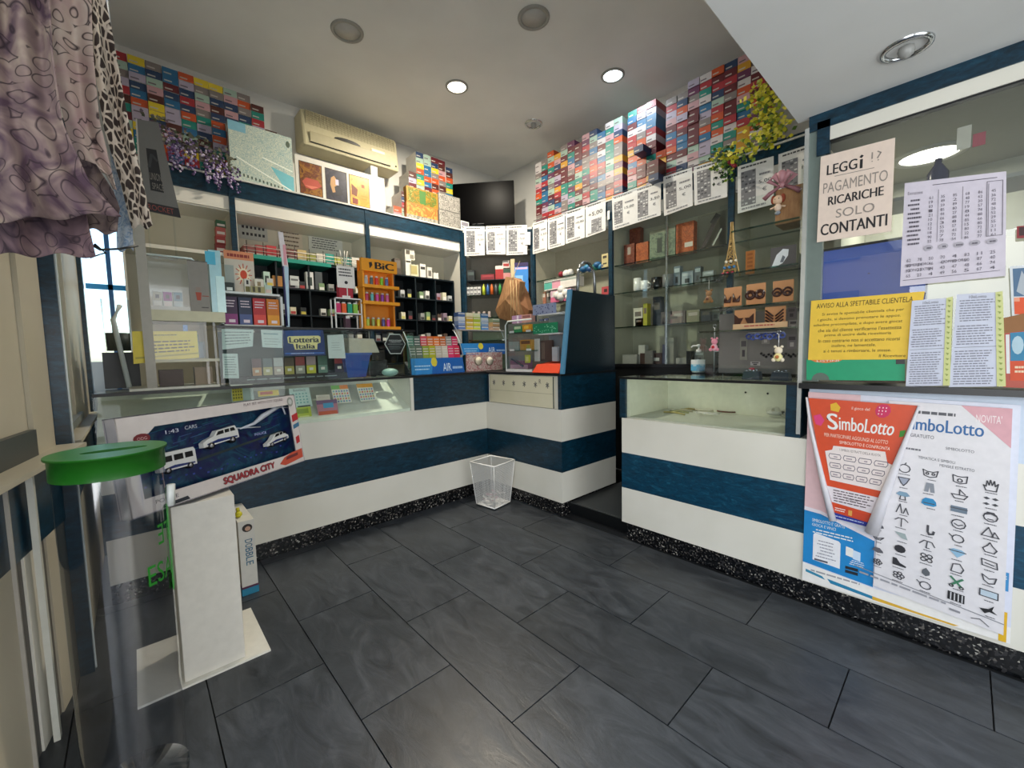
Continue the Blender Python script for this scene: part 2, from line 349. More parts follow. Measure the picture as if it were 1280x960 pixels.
wb = MB().box(-.26, 2.3, 0, -.205, 3.55, .62, CREAMD).box(-.26, 2.3, .62, -.205, 3.55, .885, NAVY)
wb.box(-.26, 2.3, .9, -.215, 2.75, 2.6, M('#8f958a', .5)).box(-.26, 2.75, .9, -.205, 3.55, 2.6, CREAMD)
wb.box(-.26, 2.235, 2.6, -.205, YW + .08, CZ, WALLM).box(-.26, 3.6, 0, -.205, YW + .08, 1.0, WALLM)
wb2 = S('wall_side', wb)
S('trim_6', MB().box(-.26, 2.3, .885, -.165, 3.55, .9, CREAMD).box(-.23, 2.3, .93, -.19, 2.9, .96, M('#6d706c', .4)))
S('trim_7', MB().box(-.25, 3.55, 0, -.185, 3.62, 2.6, NAVY))
S('window_2', MB().box(-.235, 3.62, 1.0, -.228, YW, 2.6, GLASS)); S('window_3', MB().box(-.205, YW + .03, 1.2, .02, YW + .036, 2.35, GLASS))
S('trim_8', MB().box(-.09, YW - .02, 1.0, -.065, YW, 2.35, M('#3b6f9c', .4)).box(-.2, YW - .02, 1.7, .02, YW, 1.735, M('#2f9bd0', .4)))
# far-left return above the dropped soffit, shop front behind the camera
S('wall_front', MB().box(-1.6, -1.75, 0, -1.1, -1.68, 2.2, CREAMD).box(2.0, -1.75, 0, 4.2, -1.68, 2.2, CREAMD).box(-1.6, .545, 2.2, -1.53, 2.4, CZ, WALLM).box(-1.53, 2.3, 2.6, -.24, 2.36, CZ, WALLM))
S('door_1', MB().box(-.05, -1.74, 0, -.01, -1.69, 2.2, NAVY).box(.98, -1.74, 0, 1.02, -1.69, 2.2, NAVY).box(-1.1, -1.74, 2.1, 2.0, -1.69, 2.2, NAVY).box(-1.1, -1.74, 0, -.05, -1.69, .1, NAVY).box(1.02, -1.74, 0, 2.0, -1.69, .1, NAVY).box(-1.1, -1.72, .1, -.05, -1.715, 2.1, GLASS).box(1.02, -1.72, .1, 2.0, -1.715, 2.1, GLASS))
# street outside, seen only in reflections
S('ground', MB().box(-22, -22, -.16, 12, 12, -.1, M('#8d8b86', .9)))
b = MB(); b.box(-12.9, -13.4, -.1, 9, -13, 6.5, M('#a58670', .9))
for i in range(9): b.box(-12.6 + i * 2.4, -12.99, 1.2, -11.9 + i * 2.4, -12.95, 3.0, M('#3f4a50', .2)); b.box(-13.15 + i * 2.4, -12.99, 3.0, -11.75 + i * 2.4, -12.9, 3.15, M('#e9e2d6', .8)); b.box(-13 + i * 2.4, -12.99, 4.1, -11.9 + i * 2.4, -12.95, 5.7, M('#3f4a50', .2))
tag(b.build('building'), 'pink rendered building across the street, seen in reflections', 'building')
b = MB(); b.box(-13.4, -12.6, -.1, -13, 11, 6.0, M('#a8977c', .9))
for i in range(9): b.box(-12.99, -12 + i * 2.4, 1.2, -12.95, -10.9 + i * 2.4, 3.0, M('#3f4a50', .2)); b.box(-12.99, -12 + i * 2.4, 4.0, -12.95, -10.9 + i * 2.4, 5.4, M('#3f4a50', .2))
tag(b.build('building'), 'cream rendered building along the side street, seen in reflections', 'building')

# ================================================================== COUNTERS
ZK, ZA, ZB, ZC, ZT = .11, .335, .56, .79, 1.045
def kick(name, parent, *bx): 
    m = MB()
    for q in bx: m.box(*q, GRANITE)
    return m.build(name, parent)
# left counter: vitrine (glass) x .0-1.50, marbled cabinet x 1.5-2.22 ; front y=2.76
lc = thing('shop_counter', 'long cream and navy striped counter with a lottery ticket vitrine, along the left', 'counter', (1.1, 2.76, 0))
kick('kick_board', lc, (-.15, 2.785, 0, 2.243, 3.2, ZK))
MB().box(-.15, 2.76, ZK, 2.22, 3.2, ZA, CREAM).build('lower_panel', lc); MB().box(-.15, 2.76, ZA, 2.22, 3.2, ZB, NAVY).build('blue_band', lc)
MB().box(-.15, 2.76, ZB, 2.22, 3.2, ZC, CREAM).build('upper_panel', lc); MB().box(1.525, 2.75, ZC, 2.22, 3.2, ZT - .012, NAVY).build('marbled_front', lc)
MB().box(1.53, 2.74, ZT - .012, 2.209, 3.2, ZT + .004, BLACK).build('top_edge', lc)
m = MB(); m.box(-.15, 3.12, ZC, 1.5, 3.2, ZT - .012, M('#e6e8dc', .5)); m.hexa([(-.15, 2.77, ZC), (1.5, 2.77, ZC), (1.5, 3.12, ZC), (-.15, 3.12, ZC)], [(-.15, 2.77, ZC + .02), (1.5, 2.77, ZC + .02), (1.5, 3.12, ZC + .2), (-.15, 3.12, ZC + .2)], M('#e4e6d8', .5)); m.build('vitrine_bed', lc)
MB().box(1.5, 2.755, ZC, 1.525, 3.2, ZT - .012, CREAM).build('vitrine_side', lc)
MB().box(-.15, 2.757, ZC, 1.5, 2.762, ZT - .012, GLASS).build('vitrine_glass', lc)
MB().box(-.15, 2.755, ZT - .012, 1.53, 2.772, ZT + .004, BLACK).build('vitrine_edge', lc); MB().box(-.15, 2.772, ZT - .006, 1.53, 3.2, ZT, GLASS).build('vitrine_top', lc)
# upper glass case
gc = thing('glass_display_case', 'tall clear glass case standing on the left counter, papers taped inside', 'display case', (.95, 2.9, ZT + .004))
MB().box(.355, 2.775, ZT + .004, 1.56, 2.781, 1.375, GLASS).build('front_pane', gc); MB().box(1.554, 2.781, ZT + .004, 1.56, 3.15, 1.375, GLASS).build('side_pane', gc)
m = MB(); m.box(.35, 2.772, 1.375, 1.565, 3.15, 1.383, GLASS).box(.35, 2.768, 1.373, 1.565, 2.774, 1.386, BLACK); m.build('top_pane', gc)
MB().box(.40, 3.0, 1.08, 1.2, 3.13, 1.09, DARK).box(.40, 3.13, 1.05, 1.2, 3.14, 1.37, M('#3e4f4e', .5)).build('dark_shelf', gc)
# island: left face x=2.22, y 1.92-2.76 ; right face y=1.92
ic = thing('cash_desk', 'striped cash desk jutting out from the left counter, with a tall navy side panel', 'counter', (2.55, 2.3, 0))
kick('kick_board', ic, (2.245, 1.945, 0, 2.9, 2.76, ZK))
MB().box(2.222, 1.92, ZK, 2.9, 3.2, ZA, CREAM).build('lower_panel', ic); MB().box(2.222, 1.92, ZA, 2.9, 3.2, ZB, NAVY).build('blue_band', ic)
MB().box(2.222, 1.92, ZB, 2.9, 3.2, ZC, CREAM).build('upper_panel', ic)
MB().box(2.24, 1.95, ZC, 2.9, 3.2, ZT - .014, CREAM).build('inner_body', ic)
MB().box(2.222, 1.92, ZC, 2.9, 1.95, ZT - .014, NAVY).build('marbled_side', ic); MB().box(2.222, 2.74, ZC, 2.24, 3.2, ZT - .014, NAVY).build('marbled_front', ic)
MB().box(2.21, 1.91, ZT - .014, 2.9, 3.2, ZT, BLACK).build('top_edge', ic)
ws = Sheet((2.221, 2.72, ZT - .02), (2.221, 1.985, ZT - .02), (2.221, 1.985, ZC + .004), (2.221, 2.72, ZC + .004), mk_cream('aged_paper', '#d6d0ae', '#e3dcc0', .6), .004)
for i in range(6):
    u = .09 + i * .165; k = .28
    for a in range(6):
        an = a * PI / 3 + .4; ws.line([(u, k), (u + .022 * math.cos(an), k + .09 * math.sin(an))], .03, M('#6e6b66'))
ws.line([(.02, .55), (.98, .55)], .015, M('#bdb89a')); ws.line([(.02, .02), (.02, .98)], .03, M('#bdb89a')); ws.text('R', .8, .1, .83, .24, M('#7b776d')).rect(.0, 0, .012, 1, WHITE).rect(.988, 0, 1, 1, NAVY)
ws.build('printed_strip', label='aged paper strip with six star marks', parent=ic)
# tall side panel of the cash desk
m = MB(); m.hexa([(2.25, 1.912, ZT), (2.88, 1.912, ZT), (2.88, 1.94, ZT), (2.25, 1.94, ZT)], [(2.345, 1.912, 1.64), (2.88, 1.912, 1.64), (2.88, 1.94, 1.64), (2.345, 1.94, 1.64)], mk_navy('navy_side_panel', '#051218', '#0a1e28', '#1c333e', .25)); m.build('side_panel', ic)
m = MB(); m.hexa([(2.236, 1.908, ZT), (2.252, 1.908, ZT), (2.252, 1.944, ZT), (2.236, 1.944, ZT)], [(2.33, 1.908, 1.645), (2.346, 1.908, 1.645), (2.346, 1.944, 1.645), (2.33, 1.944, 1.645)], M('#4f86a8', .35)); m.build('panel_edge', ic)
# raised step
S('floor_step', MB().box(2.34, 1.40, 0, 3.2, 1.945, .078, M('#101214', .3)).box(2.345, 1.40, .078, 3.2, 1.945, .084, M('#4a4c4b', .45)))
# right counter front x=2.25
rc = thing('shop_counter', 'cream and navy striped counter on the right with an empty lit vitrine and posters', 'counter', (2.5, .5, 0))
kick('kick_board', rc, (2.27, -1.2, 0, 2.8, 1.42, ZK))
MB().box(2.25, -1.2, ZK, 2.8, 1.445, ZA, CREAM).build('lower_panel', rc); MB().box(2.25, -1.2, ZA, 2.8, 1.445, ZB, mk_navy('teal_marbled_laminate', '#062c40', '#0a4059', '#2a7089')).build('blue_band', rc)
MB().box(2.25, .5, ZB, 2.8, 1.445, ZC - .01, CREAM).build('upper_panel', rc)
MB().box(2.25, -1.2, ZB, 2.8, .5, ZC - .01, CREAM).box(2.25, -1.2, ZC - .01, 2.8, .47, ZT - .03, M('#c8d4e4', .5)).build('ledge_panel', rc)
VIN = M('#dedcc4', .5)
m = MB(); m.box(2.27, .56, ZC - .01, 2.8, 1.42, ZC, M('#b9b9aa', .4)).box(2.76, .56, ZC, 2.8, 1.42, ZT - .02, VIN).box(2.27, 1.40, ZC, 2.76, 1.42, ZT - .02, VIN); m.build('vitrine_lining', rc)
MB().box(2.25, 1.42, ZC - .01, 2.8, 1.46, ZT - .02, NAVY).build('corner_post', rc); MB().box(2.25, .50, ZC - .01, 2.8, .56, ZT - .02, NAVY).build('corner_post', rc)
MB().box(2.252, .56, ZC, 2.257, 1.42, ZT - .02, GLASS).build('vitrine_glass', rc)
MB().box(2.245, .5, ZT - .02, 2.81, 1.465, ZT - .008, GLASS).box(2.24, .5, ZT - .02, 2.246, 1.465, ZT - .006, BLACK).build('glass_top', rc)
MB().box(2.2, -1.2, ZT - .03, 2.8, .5, ZT - .006, BLACK).build('ledge', rc)
for k, yy in enumerate((.9, .78)):
    MB().lathe([(.006, 0), (.006, .002)], (2.759, yy, .93), DARK, 8, axis=Vector((-1, 0, 0))).build('screw_hole', rc)
# booth window frame: chrome post, navy post, beam
bw = thing('booth_window_frame', 'navy beam and chrome post framing the glazed booth above the right counter', 'window frame', (2.25, -.3, ZT))
MB().box(2.238, .498, .80, 2.25, .514, 2.15, M('#d5d8d4', .25, .6)).build('chrome_post', bw)
MB().box(2.25, .44, ZT, 2.28, .498, 2.16, M('#6d7a74', .35)).build('inner_post', bw)
MB().box(2.24, .425, 2.02, 2.27, .47, 2.16, NAVY).build('navy_post', bw)
MB().box(2.24, -1.2, 2.13, 2.29, .5, 2.195, NAVY).build('beam', bw); MB().box(2.245, -1.2, 2.075, 2.285, .43, 2.13, CREAM).build('cream_rail', bw); MB().box(2.25, -1.2, 2.068, 2.28, .43, 2.075, BLACK).build('gasket', bw)
S('window_4', MB().box(2.262, -1.2, ZT, 2.268, .44, 2.07, WINGLASS))
bw2 = MB().box(2.25, .5, 2.12, 3.2, .52, 2.195, NAVY)
# booth room behind
S('wall_booth', MB().box(3.55, -1.7, 0, 3.62, .47, 2.19, M('#8f9083', .8))); S('wall_booth_left', MB().box(2.82, .47, 0, 3.56, .5, 2.19, M('#a4a596', .8))); S('wall_booth_right', MB().box(2.3, -1.66, 0, 3.55, -1.62, 2.19, M('#8f9083', .8)))
S('ceiling_booth', MB().box(2.29, -1.7, 2.19, 3.62, .5, 2.25, M('#8c8b80', .8)))

# ================================================================== LEFT SHELF UNIT
YF = 3.70; ZU = 2.53
lu = thing('wall_shelf_unit', 'navy framed cream shelf unit along the left wall behind the counter', 'shelving', (1.35, 3.9, 0))
for x in (.62, 1.647, 2.69): MB().box(x - .018, YF - .005, .0, x + .018, YF + .02, ZU - .01, NAVY).build('post', lu)
for a, b_ in ((0.0, .602), (.638, 1.629), (1.665, 2.672)):
    MB().box(a, YF, 2.395, b_, YF + .02, ZU - .012, NAVY).build('cornice', lu)
    MB().box(a, YF + .012, 2.30, b_, YF + .03, 2.395, CREAM).build('cream_rail', lu)
MB().box(0, YF - .012, ZU - .012, 2.71, YW - .01, ZU, M('#c9c8c0', .5)).build('top_board', lu)
MB().box(0, YF + .03, 2.29, 2.69, YW - .01, 2.30, CREAM).build('soffit_board', lu)
MB().box(0, YW - .03, 0, 2.69, YW - .01, 2.29, BEIGE).build('back_board', lu)
for x in (.0, .606, .634, 1.633, 1.661, 2.676): MB().box(x, YF + .02, 0, x + .012, YW - .03, 2.29, CREAM).build('side_board', lu)
DKB = M('#0d1b22', .4)
MB().box(.012, YF + .03, 1.96, .606, YW - .03, 1.985, CREAM).build('shelf_board', lu)
def cubby(x0, x1, ztop, rows, cols, dz=.215, parent=lu, y=3.74, yb=3.99):
    MB().box(x0, yb, ztop - rows * dz, x1, yb + .01, ztop, M('#141d20', .6)).build('cubby_back', parent)
    for r in range(rows + 1): MB().box(x0, y, ztop - r * dz - .012, x1, yb, ztop - r * dz, DKB).build('cubby_shelf', parent)
    for c in range(cols + 1): xx = x0 + (x1 - x0) * c / cols; MB().box(xx - .006, y + .002, ztop - rows * dz, xx + .006, yb, ztop - .012, DKB).build('cubby_divider', parent)
cubby(.65, 1.63, 1.985, 4, 4); cubby(1.68, 2.60, 1.985, 4, 4)
MB().box(.68, 3.725, 1.97, 1.32, 3.99, 2.0, M('#1d8f7c', .45)).build('teal_board', lu)
m = MB()
for i in range(9): x = .70 + i * .112; m.tube([(x, 3.73, 2.0), (x, 3.73, 2.10)], .003, BLACK, 5)
m.tube([(.68, 3.73, 2.06), (1.6, 3.73, 2.06)], .004, M('#e6dcd0'), 5); m.tube([(.68, 3.73, 2.03), (1.6, 3.73, 2.03)], .003, M('#e6dcd0'), 5); m.build('wire_rail', lu)
# books lying behind the rail
cols = ['#7c3f3a', '#9a3b38', '#b02a2e', '#8c4a42', '#6e3c38', '#b9a06a', '#8a8a3c', '#c8c0b0', '#2a8f80', '#a9a84a', '#3e7d74', '#c9c4b8']
nmz = ['dark red', 'brick red', 'bright red', 'rust', 'maroon', 'tan', 'olive', 'grey', 'teal', 'lime', 'green', 'pale grey']
for i, c in enumerate(cols):
    x = .69 + i * .075; o = MB(); o.box(x, 3.76, 2.0, x + .07, 3.93, 2.075 + (i % 3) * .008, M(c)).box(x + .004, 3.758, 2.004, x + .066, 3.762, 2.018, M('#ded7c8'))
    tag(o.build('booklet_box'), f'{nmz[i]} carton behind the wire rail of the top shelf, {ordn(i)} from the left', 'box', 'cartons behind the wire rail')
# papers on the back of the top compartment
def lsheet(l, t, r, b, plane, m, side='L'): return Sheet(*rectpts(side, plane, l, t, r, b), m)
s = lsheet(298, 279, 334, 300, 4.03, M('#b9bdb4', .7)); 
for r in range(2):
    for c in range(6): s.rect(.12 + c * .14, .2 + r * .4, .2 + c * .14, .36 + r * .4, INK)
s.build('calendar_sheet', 'grey sheet of dark squares taped inside the first shelf bay', 'paper')
s = lsheet(348, 286, 378, 318, 4.03, M('#d9cdb8', .7)); s.scrib(.1, .1, .95, .9, 5, M('#6d5a48'), 3, .35); s.build('handwritten_note', 'tan note with brown handwriting behind the white paper column', 'paper')
s = lsheet(386, 293, 428, 318, 4.03, M('#d8d9d0', .7)); s.scrib(.08, .12, .9, .8, 6, None, 4, .4); s.build('typed_notice', 'white typed notice at the back of the shelf right of the teal board', 'paper')

# ---- cartons on top of the shelf units
CC = {'dark red': '#521019', 'orange': '#a84319', 'teal': '#127063', 'pink': '#a98286', 'yellow': '#bfa922', 'navy': '#1a3050', 'lilac': '#988fa0', 'brown': '#451a12', 'mint': '#8ba092', 'red': '#8f222a', 'grey': '#6f6663', 'blue': '#1a587e', 'gold': '#b0801c', 'plum': '#552443', 'white': '#b3adac'}
CK = list(CC)
def carton_mesh(c, side):
    key = ('cart', c, side)
    if key in _mc: return _mc[key]
    w_, h_, d_ = .0855, .0525, .20; m = MB(); col = M(CC[c], .42); wh = M('#d8d4cc', .5) if side == 'L' else col
    m.add([(0, 0, 0), (w_, 0, 0), (w_, d_, 0), (0, d_, 0), (0, 0, h_), (w_, 0, h_), (w_, d_, h_), (0, d_, h_)], [(0, 3, 2, 1), (1, 2, 6, 5), (2, 3, 7, 6), (3, 0, 4, 7)], wh)
    m.add([(0, 0, 0), (w_, 0, 0), (w_, 0, h_), (0, 0, h_)], [(0, 1, 2, 3)], col); m.add([(0, 0, h_), (w_, 0, h_), (w_, d_, h_), (0, d_, h_)], [(0, 1, 2, 3)], col)
    m.poly([(.008, -.0006, .012), (.05, -.0006, .012), (.05, -.0006, .021), (.008, -.0006, .021)], M('#a39d96') if c not in ('white', 'lilac', 'mint', 'pink') else M('#5a5056'))
    me = bpy.data.meshes.new('carton'); me.from_pydata([tuple(p) for p in m.v], [], m.f)
    for q in m.mats: me.materials.append(q)
    me.polygons.foreach_set('material_index', m.m); me.update(); _mc[key] = me; return me
rn = random.Random(3)
def carton(side, u, d, z, c, label, group, j=0):
    o = bpy.data.objects.new('tobacco_carton', carton_mesh(c, side)); COL.objects.link(o); sc = .985 + rn.random() * .012; o.scale = (sc, 1, .99)
    if side == 'L': o.location = (u, d + j, z)
    else: o.location = (d + j, -u, z); o.rotation_euler = (0, 0, -PI / 2)
    return tag(o, label, 'box', group)
def stack(side, u0, d, tops, z0, where, group, weights=None, stuff=None):
    for k, nrow in enumerate(tops):
        for r in range(nrow):
            c = rn.choice(weights or CK); z = z0 + r * .0527
            fromtop = nrow - 1 - r
            if stuff is not None:
                me = carton_mesh(c, side); T = Matrix.Translation((d + rn.uniform(0, .006), -(u0 + k * .0872), z)) @ Matrix.Rotation(-PI / 2, 4, 'Z')
                for p in me.polygons: stuff.add([T @ me.vertices[i].co for i in p.vertices], [tuple(range(len(p.vertices)))], me.materials[p.material_index])
            else:
                pos = 'topmost' if fromtop == 0 else f'{ordn(fromtop)} below the top'
                carton(side, u0 + k * .0872, d, z, c, f'{c} carton {pos} in {ordn(k)} column {where}', group, rn.uniform(-.004, .006))
WL = ['orange', 'orange', 'teal', 'teal', 'yellow', 'navy', 'pink', 'dark red', 'brown', 'lilac', 'blue', 'mint', 'red', 'grey']
stack('L', .02, 3.80, [13, 13, 13, 13, 13, 13, 13, 13, 13, 12, 9], ZU, 'of the left end stack', 'cartons stacked at the left end of the left shelf unit', WL)
stack('L', 1.945, 3.76, [2, 5, 9, 13, 13, 13, 13, 12], ZU, 'of the stepped stack by television', 'cartons stacked beside the television', WL)
WR = ['dark red', 'red', 'dark red', 'teal', 'teal', 'blue', 'navy', 'orange', 'orange', 'plum', 'mint', 'grey', 'lilac', 'gold', 'white', 'pink', 'dark red', 'red']
stack('R', -1.675, 3.24, [12, 12, 13, 13, 13, 13, 13, 13], ZU, 'of the stack by yellow flowers', 'cartons stacked on the right beside the yellow flowers', WR)
stack('R', -2.02, 3.24, [13, 13, 13, 5], ZU, 'at wide right stack near end', 'cartons at the near end of the wide right stack', WR)
stf = MB(); stack('R', -2.02 - .0872 * 12.6, 3.24, [12, 12, 13, 12, 13, 13, 12, 13, 13, 12, 13, 13], ZU, '', '', WR, stuff=stf)
o = stf.build('tobacco_cartons', kind='stuff'); tag(o, 'far block of coloured cartons filling the wall above the price sheets near the television', 'boxes')
for (u, z, n_, k) in ((-2.02 + .0872 * 1.5, ZU + 5 * .0527, 1, 0), (-2.02 + .0872 * 3, ZU + .0, 3, 1)):
    for r in range(n_): carton('R', u + (.0 if not k else .0), 3.12, z + r * .0527, ['navy', 'brown', 'dark red'][r], f'{["navy", "brown", "dark red"][r]} carton pulled forward out of the right stack, {"alone" if not k else ordn(r) + " up"}', 'cartons pulled forward on the right')

# ================================================================== CORNER (diagonal) UNIT
PC, QC = Vector((2.70, 3.70, 0)), Vector((3.20, 3.13, 0)); dC = (QC - PC).normalized(); nC = Vector((-dC.y, dC.x, 0))
if nC.dot(Vector((1, 1, 0))) < 0: nC = -nC
cu = thing('corner_shelf_unit', 'narrow cream shelf unit set diagonally across the far corner', 'shelving', tuple((PC + QC) / 2 + nC * .2))
LC = (QC - PC).length
def cbox(mb, a, b_, d0, d1, z0, z1, m):
    f = lambda a_, d_, z_: PC + dC * a_ + nC * d_ + Vector((0, 0, z_))
    return mb.hexa([f(a, d0, z0), f(b_, d0, z0), f(b_, d1, z0), f(a, d1, z0)], [f(a, d0, z1), f(b_, d0, z1), f(b_, d1, z1), f(a, d1, z1)], m)
cbox(MB(), 0, .03, 0, .03, 0, 2.5, NAVY).build('post', cu); cbox(MB(), LC - .03, LC, 0, .03, 0, 2.5, NAVY).build('post', cu)
cbox(MB(), 0.03, LC - .03, 0, .02, 2.38, 2.5, NAVY).build('cornice', cu); cbox(MB(), 0, LC, 0, .3, 2.5, 2.52, CREAM).build('top_board', cu)
cbox(MB(), 0.03, LC - .03, .28, .30, 0, 2.5, M('#8f8a7c', .6)).build('back_board', cu); cbox(MB(), .03, LC - .03, .03, .28, 2.29, 2.3, BEIGE).build('soffit_board', cu)
for z in (2.0, 1.84, 1.6, 1.35): cbox(MB(), .03, LC - .03, .03, .28, z - .01, z, DKB if z == 2.0 else GLASS_EDGE).build('shelf', cu)
def Cq(pts, d=0): return [UP(x, y, PC + nC * d, nC) for x, y in pts]
TVM, _n, _b = nodemat('dark_screen'); _b.inputs['Base Color'].default_value = (.0012, .0012, .0015, 1); _b.inputs['Roughness'].default_value = .3; _b.inputs['Specular IOR Level'].default_value = .04
# TV set diagonally above
p = PC + nC * .22
tvq = [UP(x, y, p, nC) for x, y in ((552, 222), (642, 225), (642, 281), (560, 281))]
tvq[2].z = tvq[3].z = (tvq[2].z + tvq[3].z) / 2; tvq[0].z = tvq[1].z = tvq[1].z; tvq[3].x, tvq[3].y = tvq[0].x, tvq[0].y; tvq[2].x, tvq[2].y = tvq[1].x, tvq[1].y
ctr = (tvq[2] + tvq[3]) / 2; tv = thing('television', 'black flat television set across the far corner above the shelves', 'television', (ctr.x, ctr.y, 2.52))
s = Sheet(*tvq, TVM, .035); s.build('housing', parent=tv, bevel=.004)
s = Sheet(*tvq, None); s.rect(.012, .02, .988, .95, TVM, off=.001); s.rect(.42, .965, .58, .98, M('#3a3a3c'), off=.0015); s.build('screen', parent=tv)
m = MB(); c2 = ctr - (-nC) * 0 ; m.box(ctr.x - .05, ctr.y - .03, 2.53, ctr.x + .09, ctr.y + .07, ctr.z, DARK).box(ctr.x - .12, ctr.y - .08, 2.52, ctr.x + .14, ctr.y + .12, 2.53, DARK); m.build('foot', tv)

# ================================================================== RIGHT WALL UNIT
XF = 3.20
ru = thing('wall_shelf_unit', 'navy framed shelf unit with glass shelves along the right wall', 'shelving', (3.38, 1.9, 0))
for y in (3.13, 2.167, 1.163, .53): MB().box(XF - .005, y - .02, 0, XF + .02, y + .02, ZU - .01, NAVY).build('post', ru)
for a, b_ in ((2.19, 3.11), (1.185, 2.145), (.55, 1.14)):
    MB().box(XF, a, 2.40, XF + .02, b_, ZU - .012 + (.03 if a < 1 else 0), NAVY).build('cornice', ru); MB().box(XF + .012, a, 2.31, XF + .03, b_, 2.40, CREAM).build('cream_rail', ru)
MB().box(XF - .01, .53, ZU - .012, XW - .01, 3.15, ZU, M('#c9c8c0', .5)).build('top_board', ru); MB().box(XF + .03, .53, 2.30, XW - .01, 3.13, 2.31, CREAM).build('soffit_board', ru)
MB().box(XW - .03, .53, 1.06, XW - .01, 3.13, 2.30, M('#a9a692', .55)).build('back_board', ru)
for y in (3.11, 2.175, 2.147, 1.175, 1.143, .54): MB().box(XF + .02, y, 1.08, XW - .03, y + .012, 2.30, M('#bdb9a4', .5)).build('side_board', ru)
MB().box(XF - .02, .53, .14, XW - .01, 2.9, 1.06, M('#08090b', .3)).build('black_base', ru); MB().box(XF - .03, .53, 1.06, XW - .01, 2.9, 1.085, M('#0c0d10', .2)).build('base_top', ru)
RSH = [1.955, 1.71, 1.41]
for z in RSH:
    for a, b_ in ((2.19, 3.11), (1.19, 2.145), (.555, 1.14)):
        MB().box(XF + .03, a, z - .008, XW - .03, b_, z, GLASS).box(XF + .026, a, z - .009, XF + .03, b_, z + .001, GLASS_EDGE).build('glass_shelf', ru)
MB().box(XF + .004, 1.19, 1.085, XF + .010, 1.66, 2.30, GLASS).build('sliding_door', ru); MB().box(XF + .014, 1.62, 1.085, XF + .018, 2.145, 2.30, GLASS).build('sliding_door', ru)
MB().box(XF + .01, 1.64, 1.085, XF + .022, 1.655, 2.30, CHROME).build('door_edge', ru)

# ================================================================== LAMPS
def downlight(name, x, y, z, r, label, lit=None, col='#fff3dc', recessed=False):
    t = thing(name, label, 'ceiling lamp', (x, y, z), 'round lamps recessed in the ceiling')
    m = MB(); m.lathe([(r * 1.25, 0), (r * 1.22, -.008), (r, -.01), (r * .97, -.002)], (x, y, z), M('#97968f', .5) if not recessed else CHROME, 28, cap=False); m.build('trim_ring', t)
    if recessed:
        m = MB(); m.lathe([(r * .97, -.003), (r * .7, .045), (r * .45, .07)], (x, y, z - .0), M('#8c8c88', .12, 1.0), 24, cap=False); m.build('reflector', t)
        MB().ball((x, y, z - .012), r * .42, M('#9a9a96', .3) if not lit else M(col, .5, 0, lit), 10).build('bulb', t)
    else:
        MB().lathe([(r * .96, -.004), (r * .96, -.001)], (x, y, z), M(col, .5, 0, lit) if lit else M('#bab9b3', .7), 28).build('diffuser', t)
    if lit:
        l = bpy.data.lights.new('lamp_light', 'AREA'); l.shape = 'DISK'; l.size = r * 1.8; l.energy = LAMPW; l.color = lin(col)[:3]
        o = bpy.data.objects.new('lamp_light', l); COL.objects.link(o); o.location = (x, y, z - .03)
LAMPW = 46
downlight('ceiling_lamp', 1.222, 2.919, CZ, .085, 'unlit flat round lamp in the ceiling above the air conditioner side')
downlight('ceiling_lamp', 2.098, 2.01, CZ, .085, 'unlit flat round lamp nearest the dropped soffit at the top of the room')
downlight('ceiling_lamp', 2.121, 2.92, CZ, .075, 'warm lit round lamp in the middle of the ceiling', 14.0, '#fff4e0')
LAMPW = 5
downlight('ceiling_lamp', 2.987, 1.997, CZ, .075, 'cool white lit lamp with chrome ring close to the right wall stacks', 7.0, '#e6f6ff')
downlight('ceiling_lamp', 3.003, 2.901, CZ, .07, 'unlit chrome recessed spotlight near the far corner of the ceiling', None, recessed=True)
downlight('ceiling_lamp', 1.983, .175, 2.195, .055, 'unlit brownish round lamp in the low soffit over the window', None, recessed=True)
LAMPW = 9
downlight('ceiling_lamp', 3.15, .17, 2.19, .12, 'lit round lamp on the booth ceiling seen through the window glass', 5.0, '#fffaf0')

# ================================================================== AIR CONDITIONER
ac = thing('air_conditioner', 'old cream split air conditioner high on the left wall', 'air conditioner', (1.625, 3.98, 3.02))
AC = M('#c2b996', .45); AC2 = M('#aea583', .5)
MB().hexa([(1.185, 3.84, 3.0), (2.065, 3.84, 3.0), (2.065, YW, 3.0), (1.185, YW, 3.0)], [(1.185, 3.88, 3.31), (2.065, 3.88, 3.31), (2.065, YW, 3.31), (1.185, YW, 3.31)], AC).build('housing', ac, bevel=.02)
m = MB()
for i in range(9): z = 3.19 + i * .0125; m.box(1.22, 3.862, z, 2.03, 3.875, z + .006, AC2)
for i in range(28): x = 1.22 + i * .03; m.box(x, 3.860, 3.185, x + .004, 3.874, 3.30, AC2)
m.build('grille', ac)
MB().box(1.24, 3.834, 3.035, 1.97, 3.845, 3.12, AC2).box(1.24, 3.832, 3.028, 1.97, 3.84, 3.034, DARK).build('flap', ac, bevel=.002)
m = MB(); m.prism([(1.56 + .12 * math.cos(PI - a * PI / 8), 3.838, 3.122 + .028 * math.sin(a * PI / 8)) for a in range(9)], (0, -.004, 0), M('#1c1a14', .3)); m.build('handle_recess', ac)
MB().box(1.79, 3.845, 3.125, 1.92, 3.855, 3.147, M('#efe6c4', .3)).build('indicator_strip', ac); MB().box(2.02, 3.832, 3.04, 2.035, 3.84, 3.05, DARK).build('sensor', ac)

